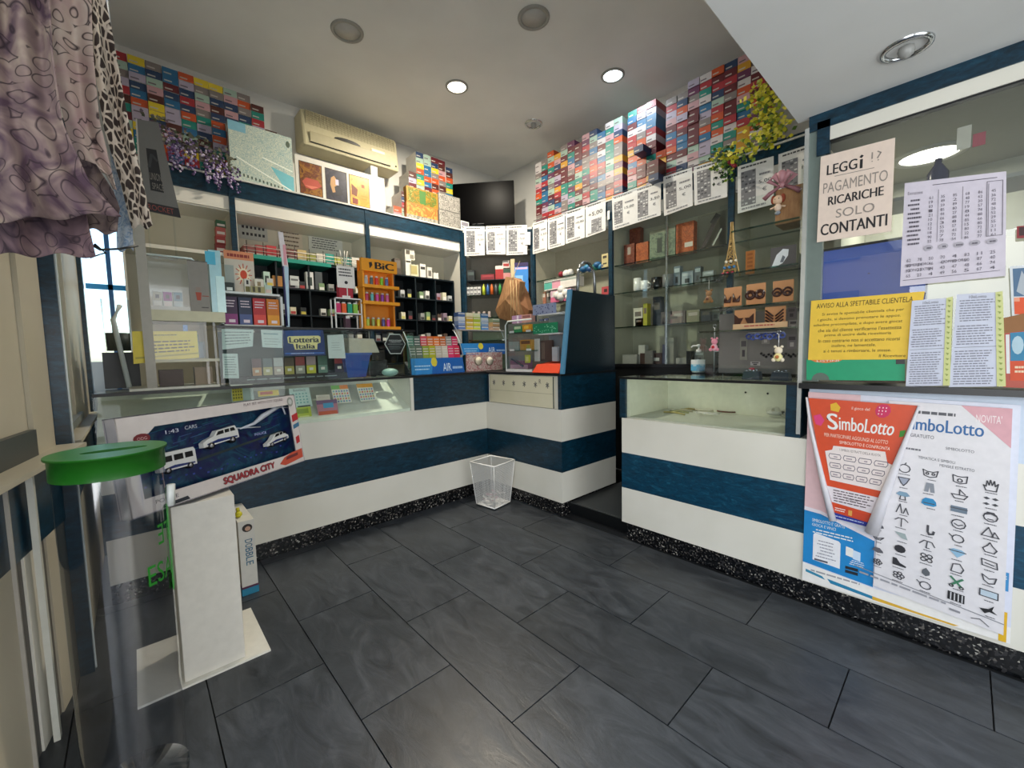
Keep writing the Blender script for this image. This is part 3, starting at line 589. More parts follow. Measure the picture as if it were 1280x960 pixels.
# ================================================================== TOP OF LEFT UNIT
YT = 3.705
c = rectpts('L', YT + .01, 288, 170, 366, 240, ZU)
s = Sheet(c[0], c[1], c[2], c[3], mk_picture('pale_map_print', ['#d9dccb', '#c3cfc4', '#8aa9a8', '#d5d9c6', '#c9cfbd', '#6f979a'], 30, 4), .05)
s.rect(.0, .0, .26, .16, '#7fb4c6').pol([(.62, .62), (1, .72), (1, 1), (.86, 1)], M('#6fb7c0')).line([(.1, .6), (.95, .98)], .02, M('#eef2e6')).line([(.5, .5), (.98, .62)], .02, M('#eef2e6'))
for i in range(12): s.rect(.12 + i * .06, .86 + i * .008, .145 + i * .06, .91 + i * .008, '#4b5a4e')
s.pol([(.93 + .035 * math.cos(a), .14 + .06 * math.sin(a)) for a in [k * PI / 5 for k in range(10)]], M('#54604f'))
s.build('puzzle_box', 'white and pale blue map-print game box standing on top of the left unit', 'box')
bd = thing('picture_board', 'long white board with three framed pictures below the air conditioner', 'picture', (1.44, YT + .03, ZU))
c = rectpts('L', YT + .02, 370, 192, 480, 250, ZU); c[0].z = c[1].z = ZU + .315
s = Sheet(*c, M('#cfcbc0', .6), .02); s.build('board', parent=bd)
pics = [((373, 198), (402, 208), (402, 240), (374, 233), ['#7d4a1c', '#5e2a14', '#94641f', '#4a2010'], 'orange picture of a red hand-like shape'), ((406, 206), (433, 215), (433, 249), (406, 241), ['#16161f', '#20202c', '#2c2b3a', '#4a4440'], 'dark picture of a small seated figure'), ((436, 216), (461, 223), (462, 256), (437, 250), ['#c4922a', '#b8862a', '#cfa43c', '#a87424'], 'yellow picture with small brown figures')]
for i, (a, b_, c_, d_, cl, lb) in enumerate(pics):
    q = pq('L', YT + .018, (a, b_, c_, d_)); z0 = ZU + .012; h = .26
    q[3].z = q[2].z = z0; q[0].z = q[1].z = z0 + h; q[3].x = q[0].x; q[2].x = q[1].x
    s = Sheet(*q, mk_picture('picture_print_' + 'abc'[i], cl, 12, 1.5), .003); s.rect(0, 0, 1, .02, '#3a2a20').rect(0, .98, 1, 1, '#3a2a20').rect(0, 0, .025, 1, '#3a2a20').rect(.975, 0, 1, 1, '#3a2a20')
    if i == 0: s.pol([(.1, .62), (.3, .48), (.8, .5), (.95, .66), (.6, .82), (.25, .8)], M('#a8402a')).pol([(.2, .72), (.8, .7), (.5, .8)], M('#c86a50'))
    if i == 1: s.pol([(.25, .28), (.4, .2), (.6, .4), (.55, .7), (.3, .75), (.2, .5)], M('#b58a58')).pol([(.4, .55), (.6, .45), (.8, .75), (.45, .85)], M('#1a1620')).rect(.45, .3, .6, .48, '#b9b4c6')
    if i == 2: s.pol([(.1, .3), (.4, .45), (.35, .7), (.1, .65)], M('#6e3516')).pol([(.12, .75), (.4, .78), (.38, .95), (.12, .95)], M('#7a2a16')).rect(.6, .25, .75, .36, '#8a4a1a').rect(.55, .62, .9, .65, '#b87d1a').rect(.55, .72, .85, .75, '#b87d1a')
    s.build('picture', parent=bd, label=lb)
m = MB(); m.box(1.735, YT + .06, ZU, 1.80, YT + .20, ZU + .42, M('#d9d8d2', .6)); tag(m.build('white_box', bevel=.003), 'plain tall white box right of the three pictures', 'box')
pack('L', YT + .015, 508, 230, 547, 250, .06, M('#a07424'), [(.05, .05, .95, .95, mk_picture('lemon_print', ['#a88424', '#8c6a18', '#3f5f22', '#c0a858'], 20, 2)), (.4, .1, .6, .9, '#3f6a2c')], 'puzzle_box', 'yellow puzzle box with green plant picture, upper of two beside the television', 'box', z0=ZU + .155)
pack('L', YT + .010, 508, 250, 547, 270, .06, M('#b36a34'), [(.03, .05, .97, .95, mk_picture('orange_sky_print', ['#b87830', '#9c5a2a', '#c89a48', '#5f4a38'], 16, 2)), (.0, .72, 1, 1, mk_picture('crowd_print', ['#3b3a34', '#8d8a7c', '#b8b0a0'], 60, 1))], 'puzzle_box', 'orange sunset puzzle box, lower of two beside the television', 'box', z0=ZU)
for i, z in enumerate((ZU, ZU + .165)):
    pack('L', YT + .008, 548, 240, 575, 260, .06, M('#6a6862'), [(.02, .03, .98, .97, mk_picture('stone_relief_print_' + 'ab'[i], ['#141312', '#6a6762', '#b9b4aa', '#2c2926'], 46, 2.5))], 'puzzle_box', ['black and white crowd-print puzzle box, lower of the pair by the screen', 'black and white puzzle box with pale blue corner, upper of the pair'][i], 'box', z0=z)
pack('L', YT + .01, 576, 271, 586, 283, .05, PAPER, [(.1, .1, .9, .5, '#8a8690'), (.1, .6, .8, .7, '#55545c')], 'small_box', 'small white box at the right end of the left unit top', 'box', z0=ZU)
# wisteria
def wisteria():
    t = thing('artificial_wisteria', 'purple artificial wisteria trailing over the left end of the shelf top', 'artificial plant', (.43, 3.68, ZU))
    rn = random.Random(5); stem = MB(); lv = MB(); fl = MB(); pts = [(.19 + i * .055, 3.69 + .02 * math.sin(i), ZU + .22 - .018 * i + .02 * math.sin(i * 2)) for i in range(9)]; stem.tube(pts, .005, M('#4a4030'), 5)
    for p in pts:
        for k in range(22):
            c = Vector(p) + Vector((rn.uniform(-.05, .05), rn.uniform(-.06, .02), rn.uniform(-.06, .07))); d = Vector((rn.uniform(-1, 1), rn.uniform(-.5, .2), rn.uniform(-.8, .6))).normalized() * rn.uniform(.02, .04); sd = d.cross(Vector((0, 1, .2))).normalized() * .011
            lv.add([c, c + d * .5 + sd, c + d, c + d * .5 - sd], [(0, 1, 2, 3)], M(rn.choice(['#4a4a34', '#5c5a44', '#36402c', '#5a4a58'])))
    for k in range(26):
        p = Vector(pts[1 + k % 8]) + Vector((rn.uniform(-.04, .05), -.03, 0)); L = rn.uniform(.10, .24)
        for j in range(int(L / .011)):
            f = j / (L / .011); r = .026 * (1 - f) + .006; a = rn.uniform(0, 6.28); c = p + Vector((r * math.cos(a), r * math.sin(a) * .6, -.011 * j))
            fl.ball(c, rn.uniform(.006, .011), M(rn.choice(['#6d5684', '#8f7aa8', '#b7a4c8', '#54406a', '#d6c9de'])), 5)
    stem.build('stem', t); lv.build('leaves', t, kind='stuff'); fl.build('blossoms', t, kind='stuff')
wisteria()
def forsythia():
    t = thing('artificial_forsythia', 'yellow artificial blossom spray and leafy vine above the right shelf corner', 'artificial plant', (3.15, .95, ZU))
    rn = random.Random(9); stem = MB(); lv = MB(); fl = MB()
    way = [U(x, y, 'x', 3.12) for x, y in ((952, 112), (958, 135), (962, 158), (968, 172), (945, 185), (925, 190), (905, 197), (898, 205))]
    stem.tube(way, .005, M('#4a4a24'), 5)
    for i in range(len(way) - 1):
        for k in range(110 if i < 3 else 48):
            f = rn.random(); c = way[i].lerp(way[i + 1], f) + Vector((rn.uniform(-.06, .03), rn.gauss(0, .05 if i < 3 else .03), rn.gauss(0, .035)))
            d = Vector((rn.uniform(-1, .2), rn.uniform(-1, 1), rn.uniform(-1, .6))).normalized() * rn.uniform(.024, .042); sd = d.cross(Vector((1, .2, 0))).normalized() * .014
            cl = rn.choice(['#b8b420', '#d0c834', '#8f9a1c', '#c9bf28', '#e0d650'] if rn.random() < (.8 if i < 3 else .6) else ['#4f7024', '#6a8a2a', '#2f4a1c'])
            lv.add([c, c + d * .5 + sd, c + d, c + d * .5 - sd], [(0, 1, 2, 3)], M(cl))
    a = U(910, 200, 'x', 3.14)
    for k in range(70):
        c = a + Vector((rn.uniform(-.03, .0), rn.gauss(0, .03), -rn.random() * .14)); d = Vector((rn.uniform(-1, .2), rn.uniform(-1, 1), rn.uniform(-1, .4))).normalized() * .028; sd = d.cross(Vector((1, .2, 0))).normalized() * .010
        lv.add([c, c + d * .5 + sd, c + d, c + d * .5 - sd], [(0, 1, 2, 3)], M(rn.choice(['#2f5a1c', '#7a9a24', '#1d3312'])))
    for k in range(4): fl.ball(a + Vector((-.03, -.02 - .012 * k, -.03 - .012 * k)), .014, M('#8e1f2c'), 6)
    stem.build('stem', t); lv.build('leaves', t, kind='stuff'); fl.build('red_berries', t, kind='stuff')
forsythia()

# ================================================================== PRICE SHEETS ALONG THE TOP
def price_sheet(q, label, seed, style=0, side='paper'):
    s = Sheet(*q, M('#dcdbd7', .7), .003); rn = random.Random(seed)
    s.scrib(.08, .03, .9, .10, 1, M('#4a4a4a'), seed, .5)
    if style == 0: g = (.08, .2, .46, .86); tx = (.55, .95)
    elif style == 1: g = (.3, .52, .8, .94); tx = (.15, .9)
    else: g = (.1, .15, .52, .88); tx = (.6, .95)
    s.rect(*g, '#77777a')
    for r in range(9):
        for c in range(4):
            if rn.random() < .75: u0 = g[0] + (g[2] - g[0]) * (c + .12) / 4; v0 = g[1] + (g[3] - g[1]) * (r + .2) / 9; s.rect(u0, v0, u0 + (g[2] - g[0]) * .17, v0 + (g[3] - g[1]) * .05, rn.choice(['#c9c8c6', '#9d9c9c', '#4c4c50']))
    if style == 1: s.text('+5,00', .15, .28, .85, .42, INK)
    else: s.text(rn.choice(['5,00', '10,00', '3,50', '15,00']), tx[0], .42, tx[1], .5, INK).text('€', tx[0] + .1, .58, tx[0] + .22, .66, M('#55555a')).scrib(tx[0], .26, tx[1], .34, 1, M('#77777c'), seed)
    s.scrib(.1, .9, .9, .97, 1, M('#8a8a8c'), seed + 1)
    return s.build('price_sheet', label, 'paper', 'price sheets pinned along the shelf cornice')
PSD = [('the far corner unit, left one beside the small white box', [(580, 283), (606, 283), (606, 319), (581, 320)], 'C', 2), ('the far corner unit, middle one', [(607, 283), (632, 282), (632, 318), (608, 318)], 'C', 0), ('the far corner unit, right one beside the white tag', [(633, 282), (659, 281), (659, 318), (633, 319)], 'C', 2),
       ('the first right bay, nearest the far corner', [(666, 279), (684, 273), (684, 313), (666, 318)], 'R', 0), ('the first right bay, second from the far corner', [(685, 273), (706, 266), (706, 306), (685, 312)], 'R', 2), ('the first right bay, third from the far corner', [(707, 265), (731, 257), (731, 297), (707, 305)], 'R', 0), ('the first right bay, with large price', [(732, 257), (757, 248), (757, 288), (732, 297)], 'R', 1),
       ('the second right bay, leftmost beside the navy post', [(765, 246), (794, 236), (794, 279), (766, 288)], 'R', 0), ('the second right bay, second from the navy post', [(794, 236), (826, 225), (826, 269), (794, 279)], 'R', 2), ('the second right bay, plain tall grey table, third', [(829, 221), (865, 209), (866, 257), (830, 270)], 'R', 0), ('the second right bay, under the leafy vine', [(867, 209), (909, 196), (909, 246), (868, 257)], 'R', 2),
       ('the third right bay, left of the carton', [(922, 208), (967, 195), (967, 255), (922, 267)], 'R', 2), ('the third right bay, behind the pink ribbon', [(973, 193), (1028, 175), (1028, 232), (973, 250)], 'R', 0)]
for i, (lb, px, sd, st) in enumerate(PSD):
    q = Cq(px, -.012) if sd == 'C' else pq('R', XF - .012, px)
    price_sheet(q, f'printed price sheet pinned on {lb}', i, st)
s = Sheet(*Cq([(656, 290), (663, 290), (663, 306), (656, 306)], -.02), PAPER, .002); s.build('paper_tag', 'small white tag hanging over the right edge of the corner unit', 'tag')
s = Sheet(*pq('R', XF - .02, [(759, 264), (762, 263), (762, 274), (759, 275)]), PAPER, .003); s.build('paper_tag', 'tiny white tag on the navy post between the right bays', 'tag')
m = MB(); pts = [U(x, y, 'x', XF - .03) for x, y in ((667, 276), (700, 266), (757, 247), (800, 232), (830, 217), (855, 212), (880, 203), (905, 197))]; m.tube(pts, .003, DARK, 5); tag(m.build('cable'), 'thin dark cable sagging above the price sheets on the right', 'cable')

# ================================================================== SHELF CONTENTS: left unit bay two and bay one cubbies
def lpk(l, t, r, b, plane, depth, m, deco, label, cat='pack', group=None, z0=None, name='small_pack', side='L'):
    return pack(side, plane, l, t, r, b, depth, m if not isinstance(m, str) else M(m), deco, name, label, cat, group, z0)
rn = random.Random(21)
# bay two: boxes standing on top shelf
tops = [(478, 333, 488, 345, '#d9cdb8', [(.1, .1, .9, .3, '#6a4a2a')], 'beige box with brown band'), (493, 318, 501, 338, '#4a4038', [(.1, .1, .9, .6, '#6b6256')], 'dark brown box'), (506, 305, 518, 318, '#d8d4c4', [(.1, .1, .5, .5, '#5c564a'), (.5, .5, .9, .9, '#8a8474')], 'white double pack lying high'), (507, 322, 514, 343, '#e2dfd2', [(.1, .1, .9, .2, '#4a4438')], 'tall white pack'), (512, 328, 523, 343, '#d8d2b4', [(.15, .1, .85, .8, '#b7ab72')], 'cream pack with gold medallion'), (525, 327, 532, 344, '#e6e2d6', [(.1, .2, .9, .4, '#3c3c38')], 'white pack with dark band'), (534, 330, 540, 344, '#ddd9cc', [(.2, .3, .8, .8, '#6d6a60')], 'slim white pack'), (542, 338, 548, 346, '#e2dfd4', [], 'little white pack')]
for l, t, r, b, c, d, lb in tops: lpk(l, t, r, b, 3.76, .06, c, d, f'{lb} standing on the upper shelf right of the lighter stand', 'pack', 'packs on the upper shelf right of the lighter stand', 1.985 + (.16 if t < 310 else 0) - (0 if t > 310 else 0))
def tiny(label, x, z, y, c1, c2, grp, k, w_=.045, h=.062):
    m = MB(); m.box(x, y, z, x + w_, y + .05, z + h, M('#20262a') if k % 4 == 1 else M(c1)).box(x + .004, y - .001, z + .004, x + w_ - .004, y, z + h * .45, M(c2)); return tag(m.build('cigarette_pack'), label, 'pack', grp)
WN = [('white', '#dcdcd4'), ('cream', '#d8d2b4'), ('grey', '#9a9c98'), ('brown', '#5a4a40'), ('silver', '#b9bcbc'), ('green', '#7f9a70'), ('mauve', '#9a8494'), ('ivory', '#e4e0cf')]
for row in range(3):
    z = 1.985 - .215 * (row + 1)
    for i in range(13):
        x = 1.70 + i * .069 + rn.uniform(-.004, .004)
        if any(abs(x + .022 - (1.68 + .92 * q / 4)) < .03 for q in range(5)): continue
        n_, c_ = WN[(i * 3 + row * 5) % 8]
        tiny(f'{n_} cigarette pack, {ordn(i)} along the {["top", "middle", "bottom"][row]} dark cubby row of the right bay', x, z, 3.745, c_, ['#3c3c3a', '#c9c36a', '#7a3a3a', '#e8e6dc'][(i + row) % 4], 'cigarette packs in the dark cubbies of the second left bay', i, h=.055 + .014 * (i % 3))
for row in range(4):
    z = 1.985 - .215 * (row + 1)
    for i in range(12):
        x = .67 + i * .078 + rn.uniform(-.004, .004)
        if any(abs(x + .022 - (.65 + .98 * q / 4)) < .03 for q in range(5)) or (row == 0 and i % 3 == 0): continue
        n_, c_ = WN[(i * 5 + row * 3 + 2) % 8]
        tiny(f'{n_} cigarette pack, {ordn(i)} along the {["top", "second", "third", "bottom"][row]} dark cubby row of the left bay', x, z, 3.745, c_, ['#3c3c3a', '#b03a3a', '#c9b84a', '#e8e6dc'][(i + row) % 4], 'cigarette packs in the dark cubbies of the first left bay', i, h=.06 + .02 * (i % 3 == 0))
for l, t, r, b, c, lb in ((330, 345, 338, 362, '#b9d4c4', 'pale green box'), (341, 345, 353, 358, '#b0793a', 'amber round sweets tub'), (364, 338, 374, 348, '#c9cdc8', 'grey label box'), (383, 341, 392, 362, '#d9d9d4', 'white narrow box with black window'), (394, 339, 403, 361, '#4c5254', 'dark grey box')):
    lpk(l, t, r, b, 3.75, .05, c, [(.2, .3, .8, .8, '#3c4a44')] if 'white' in lb or 'green' in lb else [], f'{lb} in the top dark cubby under the teal board', 'box', 'boxes in the cubbies under the teal board', 1.775)
# ---- corner unit contents
def cpk(l, t, r, b, c, deco, label, z0, d=.05, dep=.05, cat='pack', name='small_pack', group='packs on the corner unit shelves'):
    q = Cq([(l, t), (r, t), (r, b), (l, b)], d); dz = z0 - (q[2].z + q[3].z) / 2
    zt = (q[0].z + q[1].z) / 2 + dz
    q[2].z = q[3].z = z0; q[0].z = q[1].z = zt; q[3].x, q[3].y = q[0].x, q[0].y; q[2].x, q[2].y = q[1].x, q[1].y
    s = Sheet(*q, None); bk = [p - s.n * dep for p in q]; s.mb.hexa([bk[3], bk[2], q[2], q[3]], [bk[0], bk[1], q[1], q[0]], M(c))
    for e in deco: s.rect(*e[:4], e[4])
    return s.build(name, label, cat, group)
for l, t, r, b, c, d, z, lb in [(584, 336, 593, 349, '#22282a', [(.1, .2, .9, .5, '#4a5654')], 2.0, 'black box at the left of the corner top shelf'), (601, 342, 618, 349, '#7c1f28', [(.1, .2, .9, .5, '#a03a40')], 2.0, 'dark red pouch on the corner top shelf'), (619, 331, 629, 348, '#a82a2c', [(0, 0, 1, .25, '#dcd4cc')], 2.0, 'red box with white top on the corner shelf'), (628, 325, 637, 334, '#d9cfc8', [(.1, .4, .9, .8, '#a03030')], 2.12, 'white and red box stacked highest in the corner'), (629, 335, 638, 348, '#c98a88', [(0, 0, 1, .4, '#2c4a3c')], 2.0, 'green topped pink box in the corner'), (638, 324, 643, 348, '#c9b890', [], 2.0, 'narrow tan box beside the blue packet'),
        (643, 326, 660, 364, '#3a8ad8', [(0, 0, 1, .14, '#33285a'), (.05, .16, .95, .22, '#d8b8dc'), (.05, .42, .6, .6, '#8ac0f0')], 1.84, 'large bright blue packet with purple header in the corner unit')]:
    cpk(l, t, r, b, c, d, f'{lb}', z, .004 if 'blue packet' in lb else .05, .022 if 'blue packet' in lb else .05, cat='box', name='small_box')
for i, (c, n_) in enumerate([('#c8d83a', 'yellow green'), ('#3a6aa8', 'blue'), ('#e06a2a', 'orange'), ('#5a5a5c', 'grey'), ('#3a9a4a', 'green'), ('#3a2a4a', 'purple'), ('#c8b83a', 'mustard')]):
    l = 603 + i * 5.1; q = Cq([(l, 354), (l + 3.6, 354), (l + 3.6, 368), (l, 368)], .06); p0 = (q[2] + q[3]) / 2; h = q[0].z - q[3].z; r = .017
    m = MB(); m.lathe([(r, 0), (r, h * .55), (r * .7, h * .75), (r * .35, h * .8), (r * .3, h)], (p0.x, p0.y, 1.841), M(c, .35), 10); tag(m.build('glue_bottle'), f'{n_} small bottle, {ordn(i)} from the left on the second corner shelf', 'bottle', 'small coloured bottles on the second corner shelf')
for i in range(4):
    for j in range(2):
        l = 583 + i * 4.6; cpk(l, 357 + j * 6, l + 4, 362 + j * 6, '#cfcfcb', [(.1, .5, .9, .9, '#6a6a6c')], f'small white pack, {ordn(i)} from the left in the {["upper", "lower"][j]} row at the corner left', 1.841 + (1 - j) * .045, .05, .04)
for i in range(4): cpk(590 + i * 6.5, 372, 593 + i * 6.5, 379, '#b8a8a0', [], f'small dangling pack, {ordn(i)} from the left on the third corner shelf', 1.601, .04, .03)

# ---- right wall unit contents
def rpk(l, t, r, b, c, deco, label, z0, cat='box', group=None, d=.08, dep=.06, name='small_box', bevel=0):
    return pack('R', XF + d, l, t, r, b, dep, c if not isinstance(c, str) else M(c), deco, name, label, cat, group, z0, bevel)
BR = mk_picture('red_brown_floral_print', ['#3a1a14', '#6e3426', '#8a4a36', '#2a1410'], 30, 2)
OR = mk_picture('orange_floral_print', ['#a04a28', '#c46a3c', '#8a3a22', '#d08a5a'], 26, 2)
GG = mk_picture('grey_green_leaf_print', ['#4a5448', '#6d7a68', '#8f9a80', '#3c443a'], 22, 2)
ZS = RSH[0] + .001
rpk(780, 308, 793, 334, BR, [(.35, .15, .65, .5, '#9a8a80')], 'small dark red floral box on the top glass shelf', ZS, d=.10)
rpk(795, 305, 810, 330, OR, [], 'small orange floral box next to the dark red one on the top glass shelf', ZS, d=.10)
rpk(787, 282, 800, 330, BR, [], 'tall dark floral bag standing behind two small boxes', ZS, d=.2, name='gift_bag', cat='bag')
rpk(812, 287, 844, 324, GG, [(.0, .0, 1, .12, '#8a8a74'), (.3, .3, .5, .8, '#3a4238'), (.6, .2, .7, .9, '#3a4238')], 'wide grey green leaf-print box on the top glass shelf', ZS)
rpk(845, 280, 867, 319, OR, [(.5, .65, .95, .8, '#d8cfc0')], 'orange red leaf-print box with a white label on the top glass shelf', ZS)
s = Sheet(*rectpts('R', XF + .09, 872, 268, 905, 312, ZS), FILM, .03); s.line([(.2, .95), (.65, .25)], .12, M('#3a302c')); s.line([(.6, .25), (.75, .1)], .16, M('#2a2624')); s.line([(.6, .9), (.9, .5)], .05, M('#b7b9ac'))
s.build('plastic_bag', 'clear plastic bag with a dark strap inside on the top glass shelf', 'bag')
Z2 = RSH[1] + .001; Z3 = RSH[2] + .001; Z4 = 1.086
def mug(px, py, r, h, z0, c, label, side='R', d=.12, name='mug', cat='mug', handle=True, group=None):
    p = U(px, py, 'x', XF + d); m = MB(); m.lathe([(r * .8, 0), (r, h * .2), (r, h), (r * .9, h), (r * .88, h * .1)], (p.x, p.y, z0), M(c, .25), 14)
    if handle: m.tube([(p.x - .01, p.y - r, z0 + h * .8), (p.x - .01, p.y - r * 1.7, z0 + h * .6), (p.x - .01, p.y - r * 1.6, z0 + h * .3), (p.x - .01, p.y - r, z0 + h * .2)], .006, M(c, .25), 6)
    return tag(m.build(name), label, cat, group)
mug(797, 358, .035, .12, Z2, '#e2e2de', 'tall white mug on the second glass shelf'); mug(806, 360, .035, .085, Z2, '#e2e2de', 'short white mug beside the tall one on the second glass shelf', d=.10)
mug(821, 355, .045, .10, Z2, '#15171a', 'round black bowl on the second glass shelf', handle=False, name='bowl', cat='bowl'); mug(835, 350, .045, .11, Z2, '#77787a', 'grey ribbed jar on the second glass shelf', handle=False, name='jar', cat='jar')
for i, (l, t, r, b, c, n_) in enumerate([(792, 377, 803, 400, '#c9c6b4', 'off-white hanging pouch'), (804, 376, 809, 404, '#a8a63a', 'yellow green slim case'), (794, 397, 803, 407, '#4a4c48', 'dark dice box'), (816, 378, 826, 414, '#2a3440', 'dark blue case'), (828, 384, 850, 396, '#8a6a70', 'dusty pink wallet'), (826, 398, 838, 414, '#55504e', 'brown face box'), (840, 397, 856, 413, '#9a8a80', 'tan patterned tin'), (858, 396, 874, 412, '#8f8c74', 'olive patterned tin'), (876, 396, 888, 412, '#3a4048', 'dark slim case')]):
    rpk(l, t, r, b, c, [(.15, .2, .85, .45, '#b8b0a4' if i in (6, 7) else '#6a645c')], f'{n_} on the third glass shelf behind the counter', Z3 if b > 380 and b - t > 12 or b > 400 else Z3, group='small goods on the third glass shelf', d=.10 if i != 3 else .16)
for i, (l, t, r, b, c, n_) in enumerate([(778, 441, 796, 452, '#8f8e86', 'grey flat box with slot'), (800, 440, 827, 453, '#3a2420', 'dark brown case with silver plate'), (798, 430, 806, 453, '#b4b3aa', 'white folded leaflet'), (806, 424, 816, 440, '#6a6864', 'grey statuette box'), (828, 428, 833, 452, '#3a3c58', 'slim indigo box'), (834, 420, 842, 452, '#8f8d80', 'pale tall box'), (858, 430, 864, 446, '#1a1c1e', 'black pen case'), (845, 446, 858, 453, '#a8a69c', 'flat pale tray'), (880, 430, 892, 452, '#6d6a64', 'grey patterned case')]):
    rpk(l, t, r, b, c, [(.45, .45, .9, .75, '#b9b9b4')] if i == 1 else [], f'{n_} on the black base top behind the right counter', Z4, group='small goods on the black base top', d=.07 + .02 * (i % 3))
# first right bay: heap of plush and party goods
def heap():
    rn = random.Random(2)
    q = rpk(688, 352, 714, 367, '#c8a8b4', [(0, .55, 1, 1, '#d06a8c'), (.1, .1, .9, .5, '#e0dad6')], 'pink and white flat box at the bottom of the pile above the counter', RSH[1] + .001, d=.05, dep=.1)
    rpk(680, 333, 722, 345, '#e0dcd4', [(0, .2, .25, .9, '#5ab0a0'), (.25, .1, .5, .9, '#e0a0b0')], 'long white and pink box lying across the pile above the cash desk', 1.845, d=.05, dep=.1)
    m = MB(); p = U(702, 350, 'x', XF + .06); 
    for a, b_, c, r in ((0, 0, 0, .05), (.0, -.06, .03, .045), (.0, .05, .02, .045), (0, 0, .07, .045), (0, -.09, -.01, .04)): m.ball((p.x, p.y + b_, 1.74 + c + .02), r, M('#dedcd6', .9), 8)
    t = tag(m.build('soft_toy'), 'white soft toy lying between the boxes of the pile', 'soft toy')
    m = MB(); p = U(708, 325, 'x', XF + .06); m.ball((p.x, p.y, 1.98), .04, M('#e4e2dc', .9), 8).ball((p.x, p.y - .05, 1.985), .035, M('#e4e2dc', .9), 8).ball((p.x, p.y + .07, 1.985), .03, M('#8a2030', .8), 8); tag(m.build('soft_toy'), 'white and red soft toy on top of the pile under the price sheets', 'soft toy')
    m = MB(); p = U(744, 325, 'x', XF + .05)
    for i in range(7): m.ball((p.x + .01 * (i % 2), p.y + .13 - i * .04, 1.985 + .015 * math.sin(i * 2)), .045, M(['#1f5a86', '#2a7aa0', '#1d4a7a', '#2a8a6a'][i % 4], .5), 8, (1, 1, .7))
    tag(m.build('plastic_pouch'), 'blue and green plastic pouches bundled on the top shelf of the first right bay', 'pouch')
    rpk(752, 327, 760, 336, '#c8ba84', [(.2, .4, .8, .6, '#3a3424')], 'yellow tag box under another one beside the navy post', 1.958, d=.01, dep=.03); rpk(752, 318, 760, 326, '#c8ba84', [(.2, .3, .8, .7, '#3a3424')], 'yellow tag box, upper one beside the navy post', 2.02, d=.01, dep=.03)
    rpk(752, 345, 762, 355, '#b8484c', [(.3, .3, .7, .7, '#3a1a1c')], 'small red box by the navy post of the first right bay', 1.715, d=.02, dep=.04)
    for i in range(5): rpk(668 + i * 6, 386 - i, 673 + i * 6, 402, '#4a5478', [(.1, .1, .3, .3, '#c9ccd8'), (.6, .5, .8, .7, '#c9ccd8')], f'navy and white dotted pack, {ordn(i)} from the left in the first right bay', RSH[2] + .001, 'pack', 'dotted packs in the first right bay', d=.05)
    for i, c in enumerate(['#8c5a4a', '#a8705a', '#6e6a66', '#9aa0a4']): rpk(667 + i * 8, 355, 674 + i * 8, 371, c, [(.1, .1, .9, .4, '#d8ccc0')], f'{["brown", "copper", "grey", "silver"][i]} pack on the second shelf at the far end of the right unit', RSH[1] + .001, 'pack', 'packs on the second shelf of the first right bay', d=.12)
heap()
# curved handles (bent tube) standing on the side panel
m = MB(); c = (2.55, 1.926, 1.64); 
m.tube([(2.42, 1.926, 1.60), (2.43, 1.926, 1.72)] + [(2.53 - .1 * math.cos(a * PI / 8), 1.926, 1.75 + .11 * math.sin(a * PI / 8)) for a in range(9)] + [(2.635, 1.926, 1.6)], .012, M('#8a8d8e', .25, .8), 8)
tag(m.build('bent_tube_rail'), 'bent grey metal tube arching above the tall navy side panel', 'metal rail')
# drill holes/chips on the panel are plain screws

# ================================================================== LEFT COUNTER: papers, goods
YG = 2.79
def gsheet(px, y, m, th=.0015): return Sheet(*pq('L', y, px), m, th)
PG = M('#c3d2cf', .7)
gsheet([(277, 411), (317, 412), (316, 433), (278, 437)], YG, PG).scrib(.08, .1, .95, .85, 5, M('#7d8a8a'), 31, .35).build('taped_paper', 'grey green paper taped inside the glass case, leftmost of the top papers', 'paper')
gsheet([(278, 442), (297, 442), (299, 473), (279, 473)], YG, PG).scrib(.1, .1, .9, .9, 8, M('#7d8a8a'), 32, .35).build('taped_paper', 'narrow paper low at the left end of the glass case', 'paper')
gsheet([(326, 412), (353, 413), (353, 435), (328, 434)], YG, PG).scrib(.08, .15, .9, .3, 1, M('#7a9aa0'), 33, .5).scrib(.1, .45, .9, .9, 3, M('#9aa8a6'), 34, .3).build('taped_paper', 'blank looking paper taped left of the blue lottery sign', 'paper')
gsheet([(409, 419), (429, 418), (432, 448), (411, 448)], YG, M('#cdd6d2', .7)).scrib(.2, .3, .8, .7, 4, M('#aab4b2'), 35, .3).build('taped_paper', 'pale paper taped right of the blue lottery sign', 'paper')
s = gsheet([(353, 413), (404, 412), (407, 444), (355, 445)], YG - .003, M('#17306a', .35), .003)
s.pol([(0, .0), (.06, -.0), (.03, .06)], M('#17306a')).pol([(.05, .03), (.5, .0), (.95, .03), (.9, .3), (.1, .35)], M('#24488a'), .0008)
Y1 = M('#e8dc9a', .5); BK2 = M('#12203c', .4)
s.pol([(.10, .27), (.14, .23), (.86, .23), (.91, .28), (.90, .5), (.82, .54), (.80, .76), (.26, .76), (.23, .54), (.11, .5)], Y1, .0012)
for dx in (0, .008, .016): s.text('Lotteria', .14 + dx, .27, .85 + dx, .49, BK2, .0018 + dx * .01).text('Italia', .29 + dx, .54, .74 + dx, .73, BK2, .0018 + dx * .01)
s.rect(.03, .88, .97, .93, '#3a68b8').scrib(.15, .89, .85, .93, 1, M('#c8d4e8'), 36)
s.build('lottery_sign', 'dark blue sign with yellow Lotteria Italia lettering on the glass case', 'sign')
